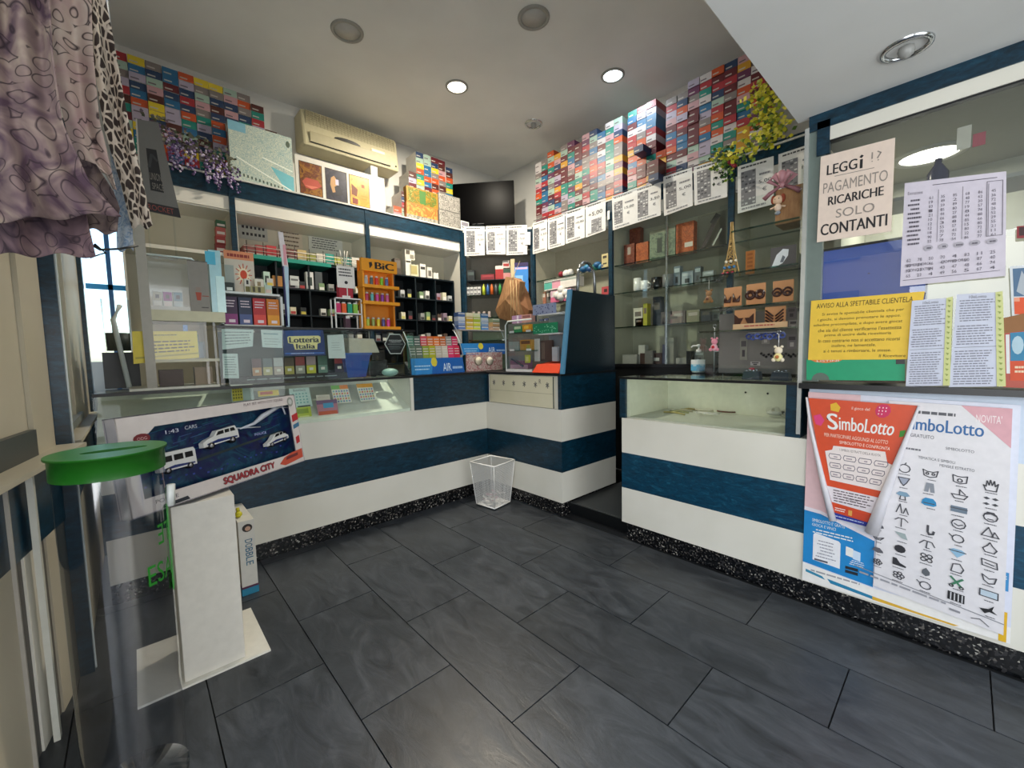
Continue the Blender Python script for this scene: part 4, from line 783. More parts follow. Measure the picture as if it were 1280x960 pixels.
# hexagonal notice
ctr_ = U(494, 430, 'y', YG - .004)
def hexs(r, off, m, mb): 
    ps = [ctr_ + Vector((r * math.cos(a), off, r * math.sin(a))) for a in [k * PI / 3 for k in range(6)]]; mb.prism(ps, (0, .0012, 0), m)
m = MB(); hexs(.083, 0, M('#c8ccc8'), m); hexs(.076, -.0015, M('#16181c', .4), m); s = Sheet(ctr_ + Vector((-.055, -.003, .05)), ctr_ + Vector((.055, -.003, .05)), ctr_ + Vector((.055, -.003, -.05)), ctr_ + Vector((-.055, -.003, -.05)), None, mb=m)
s.text('INDOSSARE', .05, .2, .95, .3, M('#d8dcdc')).text('E OBBLIGATORIO', .12, .33, .88, .4, M('#d8dcdc')).scrib(-.05, .48, 1.05, .54, 1, M('#9aa2a4'), 37).scrib(.05, .6, .95, .9, 4, M('#6a7274'), 38, .35)
s.build('hexagonal_notice', 'black hexagonal notice with white border on the right of the glass case', 'sign')
# row of packs inside the case on the dark shelf
cs = [('#6a4a4c', 'plum'), ('#5a6a6a', 'slate'), ('#b0b4b0', 'silver'), ('#4a4030', 'brown'), ('#8c3030', 'red'), ('#a08c8c', 'mauve'), ('#4a6a5a', 'green'), ('#8c2a30', 'crimson'), ('#3a2a4a', 'indigo')]
for i, (c, n_) in enumerate(cs):
    l = 315 + i * 13.6 + (8 if i > 6 else 0)
    if i == 6: l += 1
    pack('L', 2.99 - .02, l, 448, l + 12, 470, .03, M('#2a3030'), [(.02, .02, .98, .5, c), (.02, .52, .98, .98, ['#c08a5a', '#b8b07a', '#b8a898', '#a8a04a', '#9a9a88', '#c8c43a', '#6a8a7a', '#2a2438', '#7a7a78'][i]), (.3, .65, .7, .8, '#e0dccc')], 'tobacco_pouch', f'{n_} topped tobacco pouch, {ordn(i)} from the left inside the glass case', 'pouch', 'tobacco pouches in a row inside the glass case', 1.091)
m = MB(); m.box(.42, 2.93, 1.05, 1.2, 2.965, 1.09, DARK); s = Sheet((.42, 2.929, 1.09), (1.2, 2.929, 1.09), (1.2, 2.929, 1.05), (.42, 2.929, 1.05), None, mb=m); s.scrib(.1, .3, .85, .6, 1, M('#8a9a98'), 39, .5); s.build('shelf_lip', None, None, parent=gc)
m = MB(); p0 = U(452, 458, 'y', 3.0); m.hexa([(p0.x - .13, 2.93, 1.052), (p0.x + .0, 2.93, 1.052), (p0.x + .0, 3.08, 1.052), (p0.x - .13, 3.08, 1.052)], [(p0.x - .16, 2.90, 1.22), (p0.x + .03, 2.90, 1.22), (p0.x + .03, 3.1, 1.22), (p0.x - .16, 3.1, 1.22)], M('#1f4a9a', .35)); m.box(p0.x - .165, 2.89, 1.21, p0.x + .035, 3.11, 1.225, M('#2a5aa8', .3)); tag(m.build('storage_tub'), 'blue plastic tub standing inside the glass case below the papers', 'tub')
m = MB(); m.hexa([(1.12, 2.90, 1.225), (1.34, 2.90, 1.225), (1.34, 3.1, 1.225), (1.12, 3.1, 1.225)], [(1.13, 2.92, 1.33), (1.31, 2.92, 1.325), (1.31, 3.08, 1.325), (1.13, 3.08, 1.33)], M('#c9c4b0', .6)); tag(m.build('paper_stack'), 'cream bundle of slips lying over the blue tub', 'paper stack')
m = MB(); m.ball((1.44, 2.95, 1.075), .05, M('#9ac0b8', .4), 12, (1.3, 1, .6)); tag(m.build('tape_roll'), 'pale green rounded dispenser at the right bottom of the glass case', 'dispenser')
m = MB(); m.box(1.30, 3.0, 1.05, 1.45, 3.12, 1.17, M('#1a1c1e', .4)).box(1.32, 2.98, 1.17, 1.42, 3.1, 1.24, M('#241f1d', .4)); tag(m.build('card_reader', bevel=.006), 'black machine standing behind the hexagonal notice', 'machine')
# lottery tickets standing in the vitrine
def ticket(px, y, base, deco, label):
    s = gsheet(px, y, M(base, .5), .002)
    for d in deco: s.rect(*d[:4], d[4])
    return s
t1 = ticket([(288, 481), (316, 480), (318, 500), (290, 503)], 2.86, '#a8b8b0', [(.04, .1, .5, .95, '#c8b83a'), (.0, 0, 1, .08, '#d8dcd0')], '')
for i in range(4):
    for j in range(4): t1.rect(.07 + i * .11, .18 + j * .18, .13 + i * .11, .28 + j * .18, '#6a6420')
t1.build('scratch_card', 'yellow gridded scratch card at the left end of the vitrine', 'lottery ticket')
t1 = ticket([(322, 489), (348, 487), (349, 494), (323, 496)], 2.86, '#d8b82a', [(.1, .2, .7, .7, '#c04a1c')], ''); t1.build('scratch_card', 'yellow and orange scratch card peeking over the toy box', 'lottery ticket')
t1 = ticket([(361, 486), (386, 484), (391, 508), (364, 511)], 2.86, '#c9dcd4', [], ''); t1.text('BuonGioco', .2, .06, .8, .16, M('#3a3c40'))
for i in range(5):
    for j in range(4): t1.rect(.12 + i * .16, .26 + j * .15, .2 + i * .16, .33 + j * .15, '#7ab0a8')
t1.rect(.3, .9, .9, .97, '#40484c').build('scratch_card', 'pale mint scratch card with dotted grid in the vitrine', 'lottery ticket')
t1 = ticket([(366, 510), (388, 508), (391, 527), (369, 530)], 2.80, '#b8c43a', [(.0, .1, .15, .9, '#c85a2a'), (.2, .1, .85, .4, '#8aa02a'), (.3, .55, .85, .9, '#d8dc8a')], ''); t1.build('scratch_card', 'lime green scratch card standing before the mint one', 'lottery ticket')
t1 = ticket([(395, 501), (421, 499), (424, 523), (399, 526)], 2.80, '#b87a88', [(0, 0, 1, .2, '#7a5a7a'), (.3, .15, .8, .4, '#4a9ac0'), (.05, .55, .95, .75, '#c85a3a'), (.3, .82, .8, .95, '#5aa0b8')], ''); t1.build('scratch_card', 'pink and blue scratch card standing at the vitrine front', 'lottery ticket')
for px, nm_, cs_ in (([(413, 482), (434, 481), (440, 503), (418, 505)], 'green and orange', ['#6aa84a', '#d87a2a']), ([(445, 480), (465, 479), (470, 500), (451, 502)], 'orange and white', ['#d8982a', '#d8982a'])):
    t1 = ticket(px, 2.86, '#d9d4c4', [(0, 0, .5, .22, cs_[0]), (.5, 0, 1, .22, cs_[1])], '')
    for i in range(6):
        for j in range(5): t1.rect(.06 + i * .155, .28 + j * .14, .15 + i * .155, .37 + j * .14, ['#5aa0a0', '#c8503a', '#6a78a8', '#b8a04a'][(i * 2 + j * 3) % 4])
    t1.build('scratch_card', f'{nm_} scratch card with a coloured grid at the vitrine back', 'lottery ticket')
t1 = ticket([(395, 494), (412, 493), (413, 501), (396, 502)], 2.84, '#d8cfc0', [(.1, .2, .9, .5, '#c9bfae')], ''); t1.build('ticket_holder', 'cream card holder behind the pink scratch card', 'holder')

ZG = 1.387
# framed white display with four packets
fr = thing('packet_showcase', 'white framed box with four coloured packets standing on the glass case', 'display', (.56, 2.9, ZG))
c = rectpts('L', 2.86, 276, 366, 354, 409, ZG); x0, x1, zt = c[0].x, c[1].x, c[0].z
m = MB().box(x0, 2.86, ZG, x0 + .012, 2.97, zt, '#d8dcda').box(x1 - .012, 2.86, ZG, x1, 2.97, zt, '#d8dcda').box(x0, 2.86, zt - .012, x1, 2.97, zt, '#d8dcda').box(x0, 2.86, ZG, x1, 2.97, ZG + .012, '#d8dcda').box(x0, 2.96, ZG, x1, 2.97, zt, '#3a3c42'); m.build('frame', fr)
for i, (c1, c2, n_) in enumerate([('#3c2a44', '#8a3a78', 'purple'), ('#2a344c', '#4a5a8a', 'navy blue'), ('#b02a30', '#d84a40', 'red'), ('#c8741e', '#e0982a', 'orange')]):
    w_ = (x1 - x0 - .03) / 4; a = x0 + .015 + i * w_; mm = MB().box(a + .002, 2.875, ZG + .013, a + w_ - .004, 2.92, zt - .03, M(c1)); s = Sheet((a + .004, 2.8745, zt - .03), (a + w_ - .006, 2.8745, zt - .03), (a + w_ - .006, 2.8745, ZG + .014), (a + .004, 2.8745, ZG + .014), None, mb=mm)
    s.rect(.0, .62, 1, 1, c2).rect(.3, .82, .8, .93, '#e0d0d8').scrib(.1, .1, .9, .4, 3, M('#d8c8d0'), i + 50, .4)
    s.build('packet', f'{n_} packet standing in the white frame on the glass case', 'pack', 'packets in the white frame')
def gpk(l, t, r, b, c, deco, label, z0=ZG, y=2.88, dep=.04, cat='box', name='small_box', group=None): return pack('L', y, l, t, r, b, dep, M(c) if isinstance(c, str) else c, deco, name, label, cat, group, z0)
zf = zt + .001
s = Sheet(*rectpts('L', 2.93, 281, 314, 318, 366, zf), M('#c9bfb0', .6), .004); s.rect(0, 0, 1, .2, '#d88a60').scrib(.1, .04, .95, .16, 1, M('#8a2a20'), 60, .6).rect(0, .35, .3, 1, '#9aa09a')
s.pol([(.62 + .26 * math.cos(a) * (1 if k % 2 else .62), .55 + .24 * math.sin(a) * (1 if k % 2 else .62)) for k, a in enumerate([j * PI / 9 for j in range(18)])], M('#e8d8b8')); s.pol([(.62 + .12 * math.cos(a), .55 + .11 * math.sin(a)) for a in [j * PI / 6 for j in range(12)]], M('#c8401e'))
for j in range(12): a = j * PI / 6; s.line([(.62 + .17 * math.cos(a), .55 + .16 * math.sin(a)), (.62 + .28 * math.cos(a), .55 + .26 * math.sin(a))], .02, M('#b84a2a'))
s.build('sun_card', 'card with an orange sun drawing standing on the white frame', 'card')
gpk(281, 355, 293, 366, '#22302c', [(.2, .55, .8, .9, '#d0d4d0')], 'dark green tub with a white label on the white frame', zf, 2.88)
gpk(306, 349, 313, 366, '#d0ccc0', [(.3, .1, .7, .4, '#26262a'), (.1, .55, .9, .95, '#6a6434')], 'white and olive figure box on the white frame', zf, 2.88, .03)
gpk(319, 349, 330, 367, '#d8d4c4', [(.25, .2, .65, .5, '#8a7a5a'), (.1, .6, .9, .95, '#8a8450')], 'cream patterned box next to the sun card', zf, 2.88, .03)
gpk(314, 360, 331, 368, '#a09a6a', [(.1, .1, .3, .9, '#4a4630'), (.5, .1, .7, .9, '#4a4630')], 'leopard dotted flat box before the cream patterned one', zf, 2.865, .012)
gpk(331, 357, 340, 368, '#b0c8bc', [(.1, .5, .9, .9, '#c8b0a8')], 'pale green box at the right end of the white frame top', zf, 2.88, .03)
# tall white pens/paper roll strip with blue pen below
m = MB(); a = U(351, 290, 'y', 2.84); b_ = U(356, 333, 'y', 2.84); m.hexa([(b_.x - .012, 2.84, b_.z), (b_.x + .02, 2.84, b_.z), (b_.x + .02, 2.845, b_.z), (b_.x - .012, 2.845, b_.z)], [(a.x - .015, 2.84, a.z), (a.x + .012, 2.84, a.z), (a.x + .012, 2.845, a.z), (a.x - .015, 2.845, a.z)], M('#dcd6d8')); m.box(b_.x - .004, 2.838, b_.z + .01, b_.x + .012, 2.84, b_.z + .13, M('#d89aa4'))
d_ = U(358, 382, 'y', 2.84); m.hexa([(d_.x - .004, 2.84, ZG), (d_.x + .012, 2.84, ZG), (d_.x + .012, 2.85, ZG), (d_.x - .004, 2.85, ZG)], [(b_.x - .01, 2.84, b_.z), (b_.x + .02, 2.84, b_.z), (b_.x + .02, 2.85, b_.z), (b_.x - .01, 2.85, b_.z)], M('#b4d0e0')); m.tube([(b_.x - .01, 2.838, b_.z), (d_.x - .004, 2.838, ZG + .01)], .006, M('#1a1c50'), 6); tag(m.build('hanging_tag_strip'), 'white and pale blue card strip with a navy pen standing right of the frame', 'card strip')
lpk(363, 350, 374, 362, 3.738, .003, '#c8ccc8', [(.1, .3, .9, .5, '#6a6e6c')], 'grey card clipped on the edge of the top dark cubby', 'card', None, 1.79, 'price_card')
# white wire rack with coloured lighters tubes and red tub
wr = thing('wire_rack', 'small white rack with coloured flasks beside the orange lighter stand', 'rack', (1.13, 2.88, ZG))
c = rectpts('L', 2.86, 419, 371, 453, 410, ZG); x0, x1, zt2 = c[0].x, c[1].x, c[0].z; zm = ZG + (zt2 - ZG) * .48
m = MB()
for x in (x0, x1 - .008): m.box(x, 2.86, ZG, x + .008, 2.868, zt2, WHITE).box(x, 2.94, ZG, x + .008, 2.948, zt2, WHITE)
for z in (ZG, zm, zt2 - .008): m.box(x0, 2.86, z, x1, 2.866, z + .008, WHITE).box(x0, 2.94, z, x1, 2.948, z + .008, WHITE).box(x0, 2.866, z, x1, 2.94, z + .003, M('#5a5e60'))
m.build('frame', wr)
for i, (c_, n_) in enumerate([('#c8306a', 'magenta'), ('#e0602a', 'orange'), ('#1f9a7a', 'teal'), ('#8ac04a', 'green')]):
    a = x0 + .012 + i * (x1 - x0 - .03) / 4; m = MB().box(a, 2.87, zm + .009, a + .03, 2.90, zm + .072, M(c_, .3)).box(a + .006, 2.872, zm + .072, a + .024, 2.895, zm + .082, M('#d8d8d4')); tag(m.build('hip_flask'), f'{n_} flask in the white wire rack', 'flask', 'coloured flasks in the white rack')
gpk(432, 393, 438, 409, '#4a2a3c', [(.1, 0, .9, .2, '#e0e0dc')], 'small plum box in the lower part of the white rack', ZG + .004, 2.88)
s = Sheet(*rectpts('L', 2.87, 421, 329, 443, 356, zt2 + .068), M('#e2e0da'), .003); s.scrib(.1, .08, .9, .5, 3, M('#4a4a4c'), 71, .5); s.pol([(.5 + .1 * math.cos(a), .75 + .08 * math.sin(a)) for a in [j * PI / 4 for j in range(8)]], M('#202024')); s.mb.box(1.115, 2.874, zt2, 1.12, 2.88, zt2 + .1, WHITE); s.build('price_card', 'white handwritten card standing over the red tub', 'card')
gpk(424, 355, 441, 371, '#a81e34', [(.2, .8, .8, 1, '#e8e4e0')], 'clear tub of red goods on the white rack', zt2, 2.88, .05, 'tub', 'sweets_tub')
m = MB(); p = U(434, 318, 'y', 2.86); 
for k in (-.012, .004, .014): m.tube([(p.x, 2.93, zt2 + .17), (p.x + k * 2, 2.93, zt2 + .33)], .004, M('#bfbcb0'), 5)
m.lathe([(.02, 0), (.026, .06), (.024, .06), (.02, .005)], (p.x, 2.93, zt2 + .13), M('#c9b8b4'), 10); m.box(p.x - .02, 2.91, zt2, p.x + .02, 2.95, zt2 + .13, M('#b8b4ac', .5)); tag(m.build('pen_holder'), 'small cup with upright pale sticks above the red tub', 'cup')
# orange lighter stand
ls = thing('lighter_stand', 'orange three tier lighter display stand with black header lettering', 'display stand', (1.34, 2.88, ZG))
OG = M('#e89a1c', .4); OG2 = M('#c87a14', .45)
c = rectpts('L', 2.84, 453, 323, 497, 410, ZG); x0, x1, zt3 = c[0].x, c[1].x, c[0].z; H3 = zt3 - ZG
s = Sheet((x0, 2.835, zt3), (x1, 2.835, zt3), (x1, 2.835, zt3 - .085), (x0, 2.835, zt3 - .085), OG, .03); s.text('BiC', .36, .22, .88, .78, M('#1a1210')).text('BiC', .375, .22, .895, .78, M('#1a1210')).text('BiC', .39, .22, .91, .78, M('#1a1210')).pol([(.2, .3), (.28, .25), (.3, .5), (.22, .8)], M('#2a1a10')); s.build('header', parent=ls, label='orange header with black BiC lettering')
MB().box(x0 + .01, 2.93, ZG, x1 - .02, 2.94, zt3, OG2).box(x0 + .01, 2.85, ZG, x0 + .022, 2.93, zt3 - .08, OG).box(x1 - .034, 2.85, ZG, x1 - .022, 2.93, zt3 - .08, OG2).build('body', ls)
tz = [zt3 - .085 - .115, zt3 - .085 - .23, ZG + .002]
lc_ = [['#b8b8b4', '#5a6a6a', '#d03a3a', '#7ac02a', '#5a6aa0'], ['#b83a5a', '#5ab0b0', '#d04a9a', '#8a3a9a', '#c85a90'], ['#a8b83a', '#8a9a50', '#e0c82a', '#4a4a8a', '#d83a8a']]
ln_ = [['silver', 'slate', 'red', 'green', 'blue'], ['crimson', 'turquoise', 'pink', 'purple', 'rose'], ['lime', 'olive', 'yellow', 'indigo', 'magenta']]
for r, z in enumerate(tz):
    MB().box(x0 - .004, 2.825, z, x1 + .006, 2.93, z + .012, OG).box(x0 - .004, 2.823, z, x1 + .006, 2.828, z + .022, OG).build('tray', ls)
    for i in range(5):
        x = x0 + .035 + i * .038; m = MB().lathe([(.0115, 0), (.0125, .01), (.0125, .052), (.011, .06)], (x, 2.85, z + .013), M(lc_[r][i], .25), 8).box(x - .008, 2.842, z + .073, x + .008, 2.858, z + .084, M('#c8c8c4', .3, .7)); tag(m.build('lighter'), f'{ln_[r][i]} lighter on the {["top", "middle", "bottom"][r]} tier of the orange stand', 'lighter', 'lighters on the orange stand')

# ================================================================== LEFT END RACK
rk = thing('display_rack', 'white upright display rack at the left end of the counter', 'rack', (.2, 2.85, 0))
RW = M('#a9a69c', .5)
MB().box(.048, 2.80, ZT + .004, .088, 2.83, 1.9, RW).build('upright', rk); MB().box(.088, 2.80, 1.405, .40, 3.1, 1.46, M('#c9c6a8', .5)).build('shelf', rk); MB().box(.088, 2.80, 1.19, .36, 3.05, 1.205, M('#cfcdb8', .5)).build('shelf', rk)
MB().box(-.02, 2.79, ZT + .004, .352, 3.1, ZT + .016, M('#d8d8cc', .4)).build('base', rk)
MB().box(.088, 2.82, 1.205, .30, 2.825, 1.405, ACRYL).box(.30, 2.81, ZT + .016, .312, 3.0, 1.405, ACRYL).box(.34, 2.81, ZT + .016, .352, 3.0, 1.405, ACRYL).build('acrylic_panel', rk)
ab = thing('acrylic_box', 'clear acrylic case with small perfume boxes on the upper rack shelf', 'display case', (.16, 2.9, 1.461))
m = MB(); X0, X1, Z0, Z1 = .088, .30, 1.461, 1.74
for bx in ((X0, 2.82, Z0, X1, 2.824, Z1), (X0, 3.0, Z0, X1, 3.004, Z1), (X1 - .004, 2.82, Z0, X1, 3.0, Z1)): m.box(*bx, ACRYL)
m.build('case_walls', ab); MB().tube([(X0, 2.82, Z1), (X1 - .03, 2.82, Z1), (X1, 2.82, Z1 - .03), (X1, 2.82, Z0)], .005, M('#cfe0e2', .15), 6).tube([(X1 - .03, 2.82, Z1), (X1 - .03, 2.96, Z1 + .03)], .004, M('#cfe0e2', .15), 6).build('polished_edge', ab); MB().box(X0, 2.815, Z0, X1, 3.0, Z0 + .02, M('#d8d8d4', .4)).build('case_base', ab)
for i, (a, b1, n_) in enumerate([('#b8b4a0', '#d8d4c8', 'cream'), ('#9a4a8a', '#e0d0c8', 'purple'), ('#6a8a94', '#b8c0bc', 'blue grey')]):
    l = 188 + i * 13; pack('L', 2.86, l, 331, l + 12, 350, .04, M('#c4c4bc'), [(.05, .02, .95, .6, a), (.1, .65, .9, .95, b1), (.3, .2, .7, .45, '#4a4a4c')], 'perfume_box', f'{n_} perfume box in the acrylic case at the left end', 'box', 'perfume boxes in the acrylic case', 1.482)
s = Sheet(*rectpts('L', 2.81, 234, 298, 259, 361, 1.461), M('#85827a', .5), .01); s.rect(0, 0, 1, .012, '#2a2a2c').pol([(.3, .62), (.6, .62), (.55, .78), (.35, .78)], M('#a0402a')).pol([(.35, .52), (.55, .52), (.6, .6), (.3, .6)], M('#8a7a70')).rect(.62, .68, .95, .7, '#8a4a3a').scrib(.55, .9, .95, .94, 1, M('#2a2a2a'), 80)
s.build('standing_card', 'grey card with a small red emblem at the right of the acrylic case', 'card')
m = MB(); m.box(.345, 2.82, 1.461, .40, 2.93, 1.80, M('#a8d4dc', .15)).box(.37, 2.815, 1.461, .41, 2.82, 1.66, M('#c8ecec', .15)); m2 = M('#3fb0d0', .3); m.box(.33, 2.815, 1.72, .375, 2.82, 1.79, m2); tag(m.build('acrylic_stand'), 'pale blue acrylic stand with a cyan corner beside the grey card', 'stand')
s = Sheet(*pq('L', 2.83, [(165, 414), (246, 414), (249, 447), (167, 455)]), M('#e0cc3a', .5), .002); s.scrib(.3, .1, .7, .16, 1, M('#5a5020'), 81, .5).scrib(.2, .3, .95, .75, 4, M('#5a5020'), 82, .4).rect(.03, .8, 1, .86, '#b8a840')
s.build('yellow_notice', 'yellow printed notice taped low on the white rack', 'notice')
m = MB(); m.box(.09, 2.9, 1.21, .30, 3.0, 1.30, M('#4a6a6c', .3)).box(.1, 2.88, 1.30, .28, 2.98, 1.34, M('#1f5a54', .3)); m.box(.215, 2.87, 1.24, .235, 2.875, 1.39, M('#3a8ad0', .3)); tag(m.build('acrylic_drawer_unit'), 'teal tinted clear drawer box on the lower rack shelf', 'box')
m = MB(); m.box(.25, 2.86, ZT + .017, .33, 2.93, 1.16, M('#8a7a64', .5)).box(.10, 2.86, ZT + .017, .2, 2.94, 1.15, M('#4a3c34', .5)); tag(m.build('wooden_tray'), 'brown boxes at the foot of the white rack', 'box')
# tall grey card leaning on top
cd_ = thing('advertising_card', 'tall grey trapezoid card lettered UNION SPACE and ROCKET on top of the rack', 'sign', (.16, 2.84, 1.92))
q = pq('L', 2.84, [(171, 149), (198, 153), (226, 272), (177, 262)]); s = Sheet(*q, M('#6a6965', .45), .01)
s.rect(.28, .30, .66, .76, '#0c0c0e').line([(.32, .5), (.45, .36), (.62, .42)], .02, M('#2e2e30')).text('UNION', .30, .56, .66, .64, M('#7a746c')).text('SPACE', .34, .67, .68, .74, M('#7a746c')).rect(.08, .90, 1.0, 1.0, '#141214').text('ROCKET', .16, .92, .84, .98, M('#8a3a30')).line([(-.02, 0), (.0, 1)], .012, M('#b8b4aa'))
s.build('card_panel', parent=cd_)
m = MB(); zb = U(200, 268, 'y', 2.84).z; m.box(.10, 2.845, 1.746, .22, 2.95, 1.75, ACRYL).box(.105, 2.85, 1.75, .11, 2.9, zb, ACRYL).box(.21, 2.85, 1.75, .215, 2.9, zb, ACRYL); m.build('card_foot', cd_)
m = MB(); m.tube([(-.02, 3.0, 1.06), (-.06, 3.05, 1.42), (-.03, 3.1, 1.5)], .012, M('#c8d4d4', .2), 8); tag(m.build('bent_acrylic_rod'), 'slanted pale rod standing left of the white rack upright', 'rod')
m = MB().lathe([(.055, 0), (.06, .3), (.058, .3), (.054, .01)], (-.05, 3.25, 1.25), ACRYL, 18, cap=False).lathe([(.05, 0), (.052, .1)], (-.05, 3.25, 1.26), M('#2a3430'), 14); m.box(-.12, 3.2, ZT + .004, .03, 3.36, 1.25, M('#1d2428', .4)); tag(m.build('glass_jar'), 'clear jar on a dark box behind the white rack upright', 'jar')

# ================================================================== CASH DESK GOODS
ZD = ZT + .006
def air_display(l, t, r, b, y, z0, label, grp_label):
    t_ = thing('packet_display', label, 'display', tuple(U((l + r) / 2, b, 'y', y)))
    c = rectpts('L', y, l, t, r, b, z0); x0, x1, zt_ = c[0].x, c[1].x, c[0].z; h = zt_ - z0
    s = Sheet((x0, y, z0 + h * .36), (x1, y, z0 + h * .36), (x1 + .01, y - .01, z0), (x0, y - .01, z0), M('#1f62b0', .3), .008); s.pol([(0, 0), (.4, 0), (.36, 1), (0, 1)], M('#2a86c8')).pol([(.42 + .06 * math.cos(a), .25 + .3 * math.sin(a)) for a in [k * PI / 4 for k in range(8)]], M('#d8c83a')).text('AIR', .58, .35, .74, .85, M('#dcecf8')).scrib(.76, .5, .97, .8, 1, M('#a8c8e8'), 90).scrib(.05, .4, .35, .8, 2, M('#b8dcf0'), 91, .3)
    s.build('front_label', parent=t_, label='blue label with white AIR lettering')
    m = MB(); m.hexa([(x0, y + .0, z0), (x1, y, z0), (x1, y + .1, z0), (x0, y + .1, z0)], [(x0, y + .0, z0 + .004), (x1, y, z0 + .004), (x1, y + .1, z0 + .1), (x0, y + .1, z0 + .1)], M('#2a2c30')); m.build('tray', t_)
    for x in (x0, x1): MB().add([(x, y - .008, z0), (x, y - .008, z0 + h * .4), (x, y + .11, zt_), (x, y + .11, z0)], [(0, 1, 2, 3)], ACRYL).tube([(x, y - .008, z0 + h * .4), (x, y + .04, z0 + h * .75), (x, y + .11, zt_)], .004, M('#b8c4c8', .15), 5).build('acrylic_side', t_)
    return x0, x1, zt_, h, t_
x0, x1, zt_, h, _ = air_display(513, 413, 578, 468, 2.80, ZD, 'acrylic display with slim packets behind a blue label, left on the marbled cabinet', '')
for row, (cl, y, zz) in enumerate(((['#5a8a7a', '#4a5a54', '#c84a5a', '#c86a3a', '#d8702a', '#b8602a', '#8a8a84', '#c02a5a'], 2.84, .0), (['#6a7a6a', '#5a6a5a', '#8a9a3a', '#a8a82a', '#b8b0a0', '#c8c0b0', '#d83a6a', '#c82a4a'], 2.815, -.055))):
    for i, c_ in enumerate(cl):
        w_ = (x1 - x0 - .01) / 8; a = x0 + .005 + i * w_; z = ZD + h * .42 + zz * .0 + row * -.02
        m = MB().hexa([(a + .001, y, ZD + .055), (a + w_ - .002, y, ZD + .055), (a + w_ - .002, y + .012, ZD + .055), (a + .001, y + .012, ZD + .055)], [(a + .001, y + .02, ZD + h * (.86 - .22 * row)), (a + w_ - .002, y + .02, ZD + h * (.86 - .22 * row)), (a + w_ - .002, y + .032, ZD + h * (.86 - .22 * row)), (a + .001, y + .032, ZD + h * (.86 - .22 * row))], M(c_, .3))
        for q in range(3): zz_ = ZD + h * (.80 - .22 * row) - .02 * q; yy = y + .02 * (zz_ - ZD - .055) / (h * (.86 - .22 * row) - .055) - .001; m.poly([(a + .006, yy, zz_ - .006), (a + w_ - .008, yy, zz_ - .006), (a + w_ - .008, yy, zz_), (a + .006, yy, zz_)], M('#d8d4cc'))
        tag(m.build('paper_packet'), f'slim packet, {ordn(i)} from the left in the {["back", "front"][row]} row of the blue AIR display', 'packet', 'slim packets in the blue AIR display')
for i in range(10):
    x = x0 + .02 + i * .026; c_ = ['#7a6a3a', '#3a5a3a', '#4a6a4a', '#8a9a8a', '#b8b8b0', '#c8ccc8', '#6a6aa8', '#4a4a9a', '#a8b0b8', '#8a8a90'][i]
    m = MB().box(x, 2.93, ZD, x + .02, 2.95, ZD + .32 - .008 * i, M(c_)); tag(m.build('booklet'), f'upright slim booklet behind the blue AIR display, {ordn(i)} from the left', 'booklet', 'upright booklets behind the AIR display')
# second display on a shelf with pack towers
z2b = U(600, 443, 'y', 2.86).z
x0, x1, zt_, h, dsp = air_display(576, 405, 631, 443, 2.86, z2b, 'second blue labelled display raised on a clear shelf beside the paper bag', '')
MB().box(x0, 2.86, ZD, x0 + .006, 2.96, z2b, ACRYL).box(x1 - .006, 2.86, ZD, x1, 2.96, z2b, ACRYL).box(x0, 2.86, z2b - .006, x1, 2.98, z2b, ACRYL).box(x0, 2.87, z2b + h * .78, x1, 2.98, z2b + h * .78 + .008, M('#c8c0bc', .3)).build('clear_shelf', dsp)
ztop = z2b + h * .78 + .009
for i, (cols_, n_) in enumerate([(['#5a78b0', '#8aa0c8', '#c8d0dc', '#4a6aa0'], 'blue'), (['#d8b84a', '#e0c05a', '#d0a83a', '#e8dcb0'], 'gold'), (['#c0c84a', '#d8d84a', '#b0c03a', '#e0e4b0'], 'lime'), (['#5a8ac0', '#8aa8c8', '#b8c4d0', '#4a78a8'], 'sky blue'), (['#a8907a', '#c09a6a', '#8a9a7a', '#b87a6a'], 'mixed brown')]):
    for j in range(4):
        if i == 4 and j > 2: continue
        l = [573, 583, 592, 602, 616][i]; a = U(l, 410, 'y', 2.89).x; b_ = U(l + 8.6, 410, 'y', 2.89).x; z = ztop + j * .036
        m = MB().box(a, 2.89, z, b_, 2.95, z + .034, M(cols_[j], .4)).box(a + .003, 2.889, z + .02, b_ - .003, 2.89, z + .027, M('#e0ddd0')); tag(m.build('filter_pack'), f'{n_} flat pack, {ordn(j)} from the bottom, stacked on the raised display', 'pack', 'flat packs stacked on the raised display')
# round plates toy under the display
pl = thing('round_boxes_tray', 'pink tray with two round cream tins under the raised display', 'tray', (2.03, 2.84, ZD))
s = Sheet(*rectpts('L', 2.85, 583, 443, 628, 466, ZD), mk_picture('pink_tray_print', ['#c89a94', '#b87a78', '#e0d0c4', '#a88a80'], 30, 2), .01); s.build('tray_panel', parent=pl)
for i, (x, c_) in enumerate(((598, '#e0d4b8'), (612, '#e4dac4'))):
    p = U(x, 451, 'y', 2.84); MB().lathe([(.04, 0), (.04, .012)], (p.x, 2.848, p.z), M('#8a7a6a'), 20, axis=Vector((0, -1, 0))).lathe([(.034, 0.013), (.034, .015)], (p.x, 2.848, p.z), M(c_), 20, axis=Vector((0, -1, 0))).build('round_tin', pl)
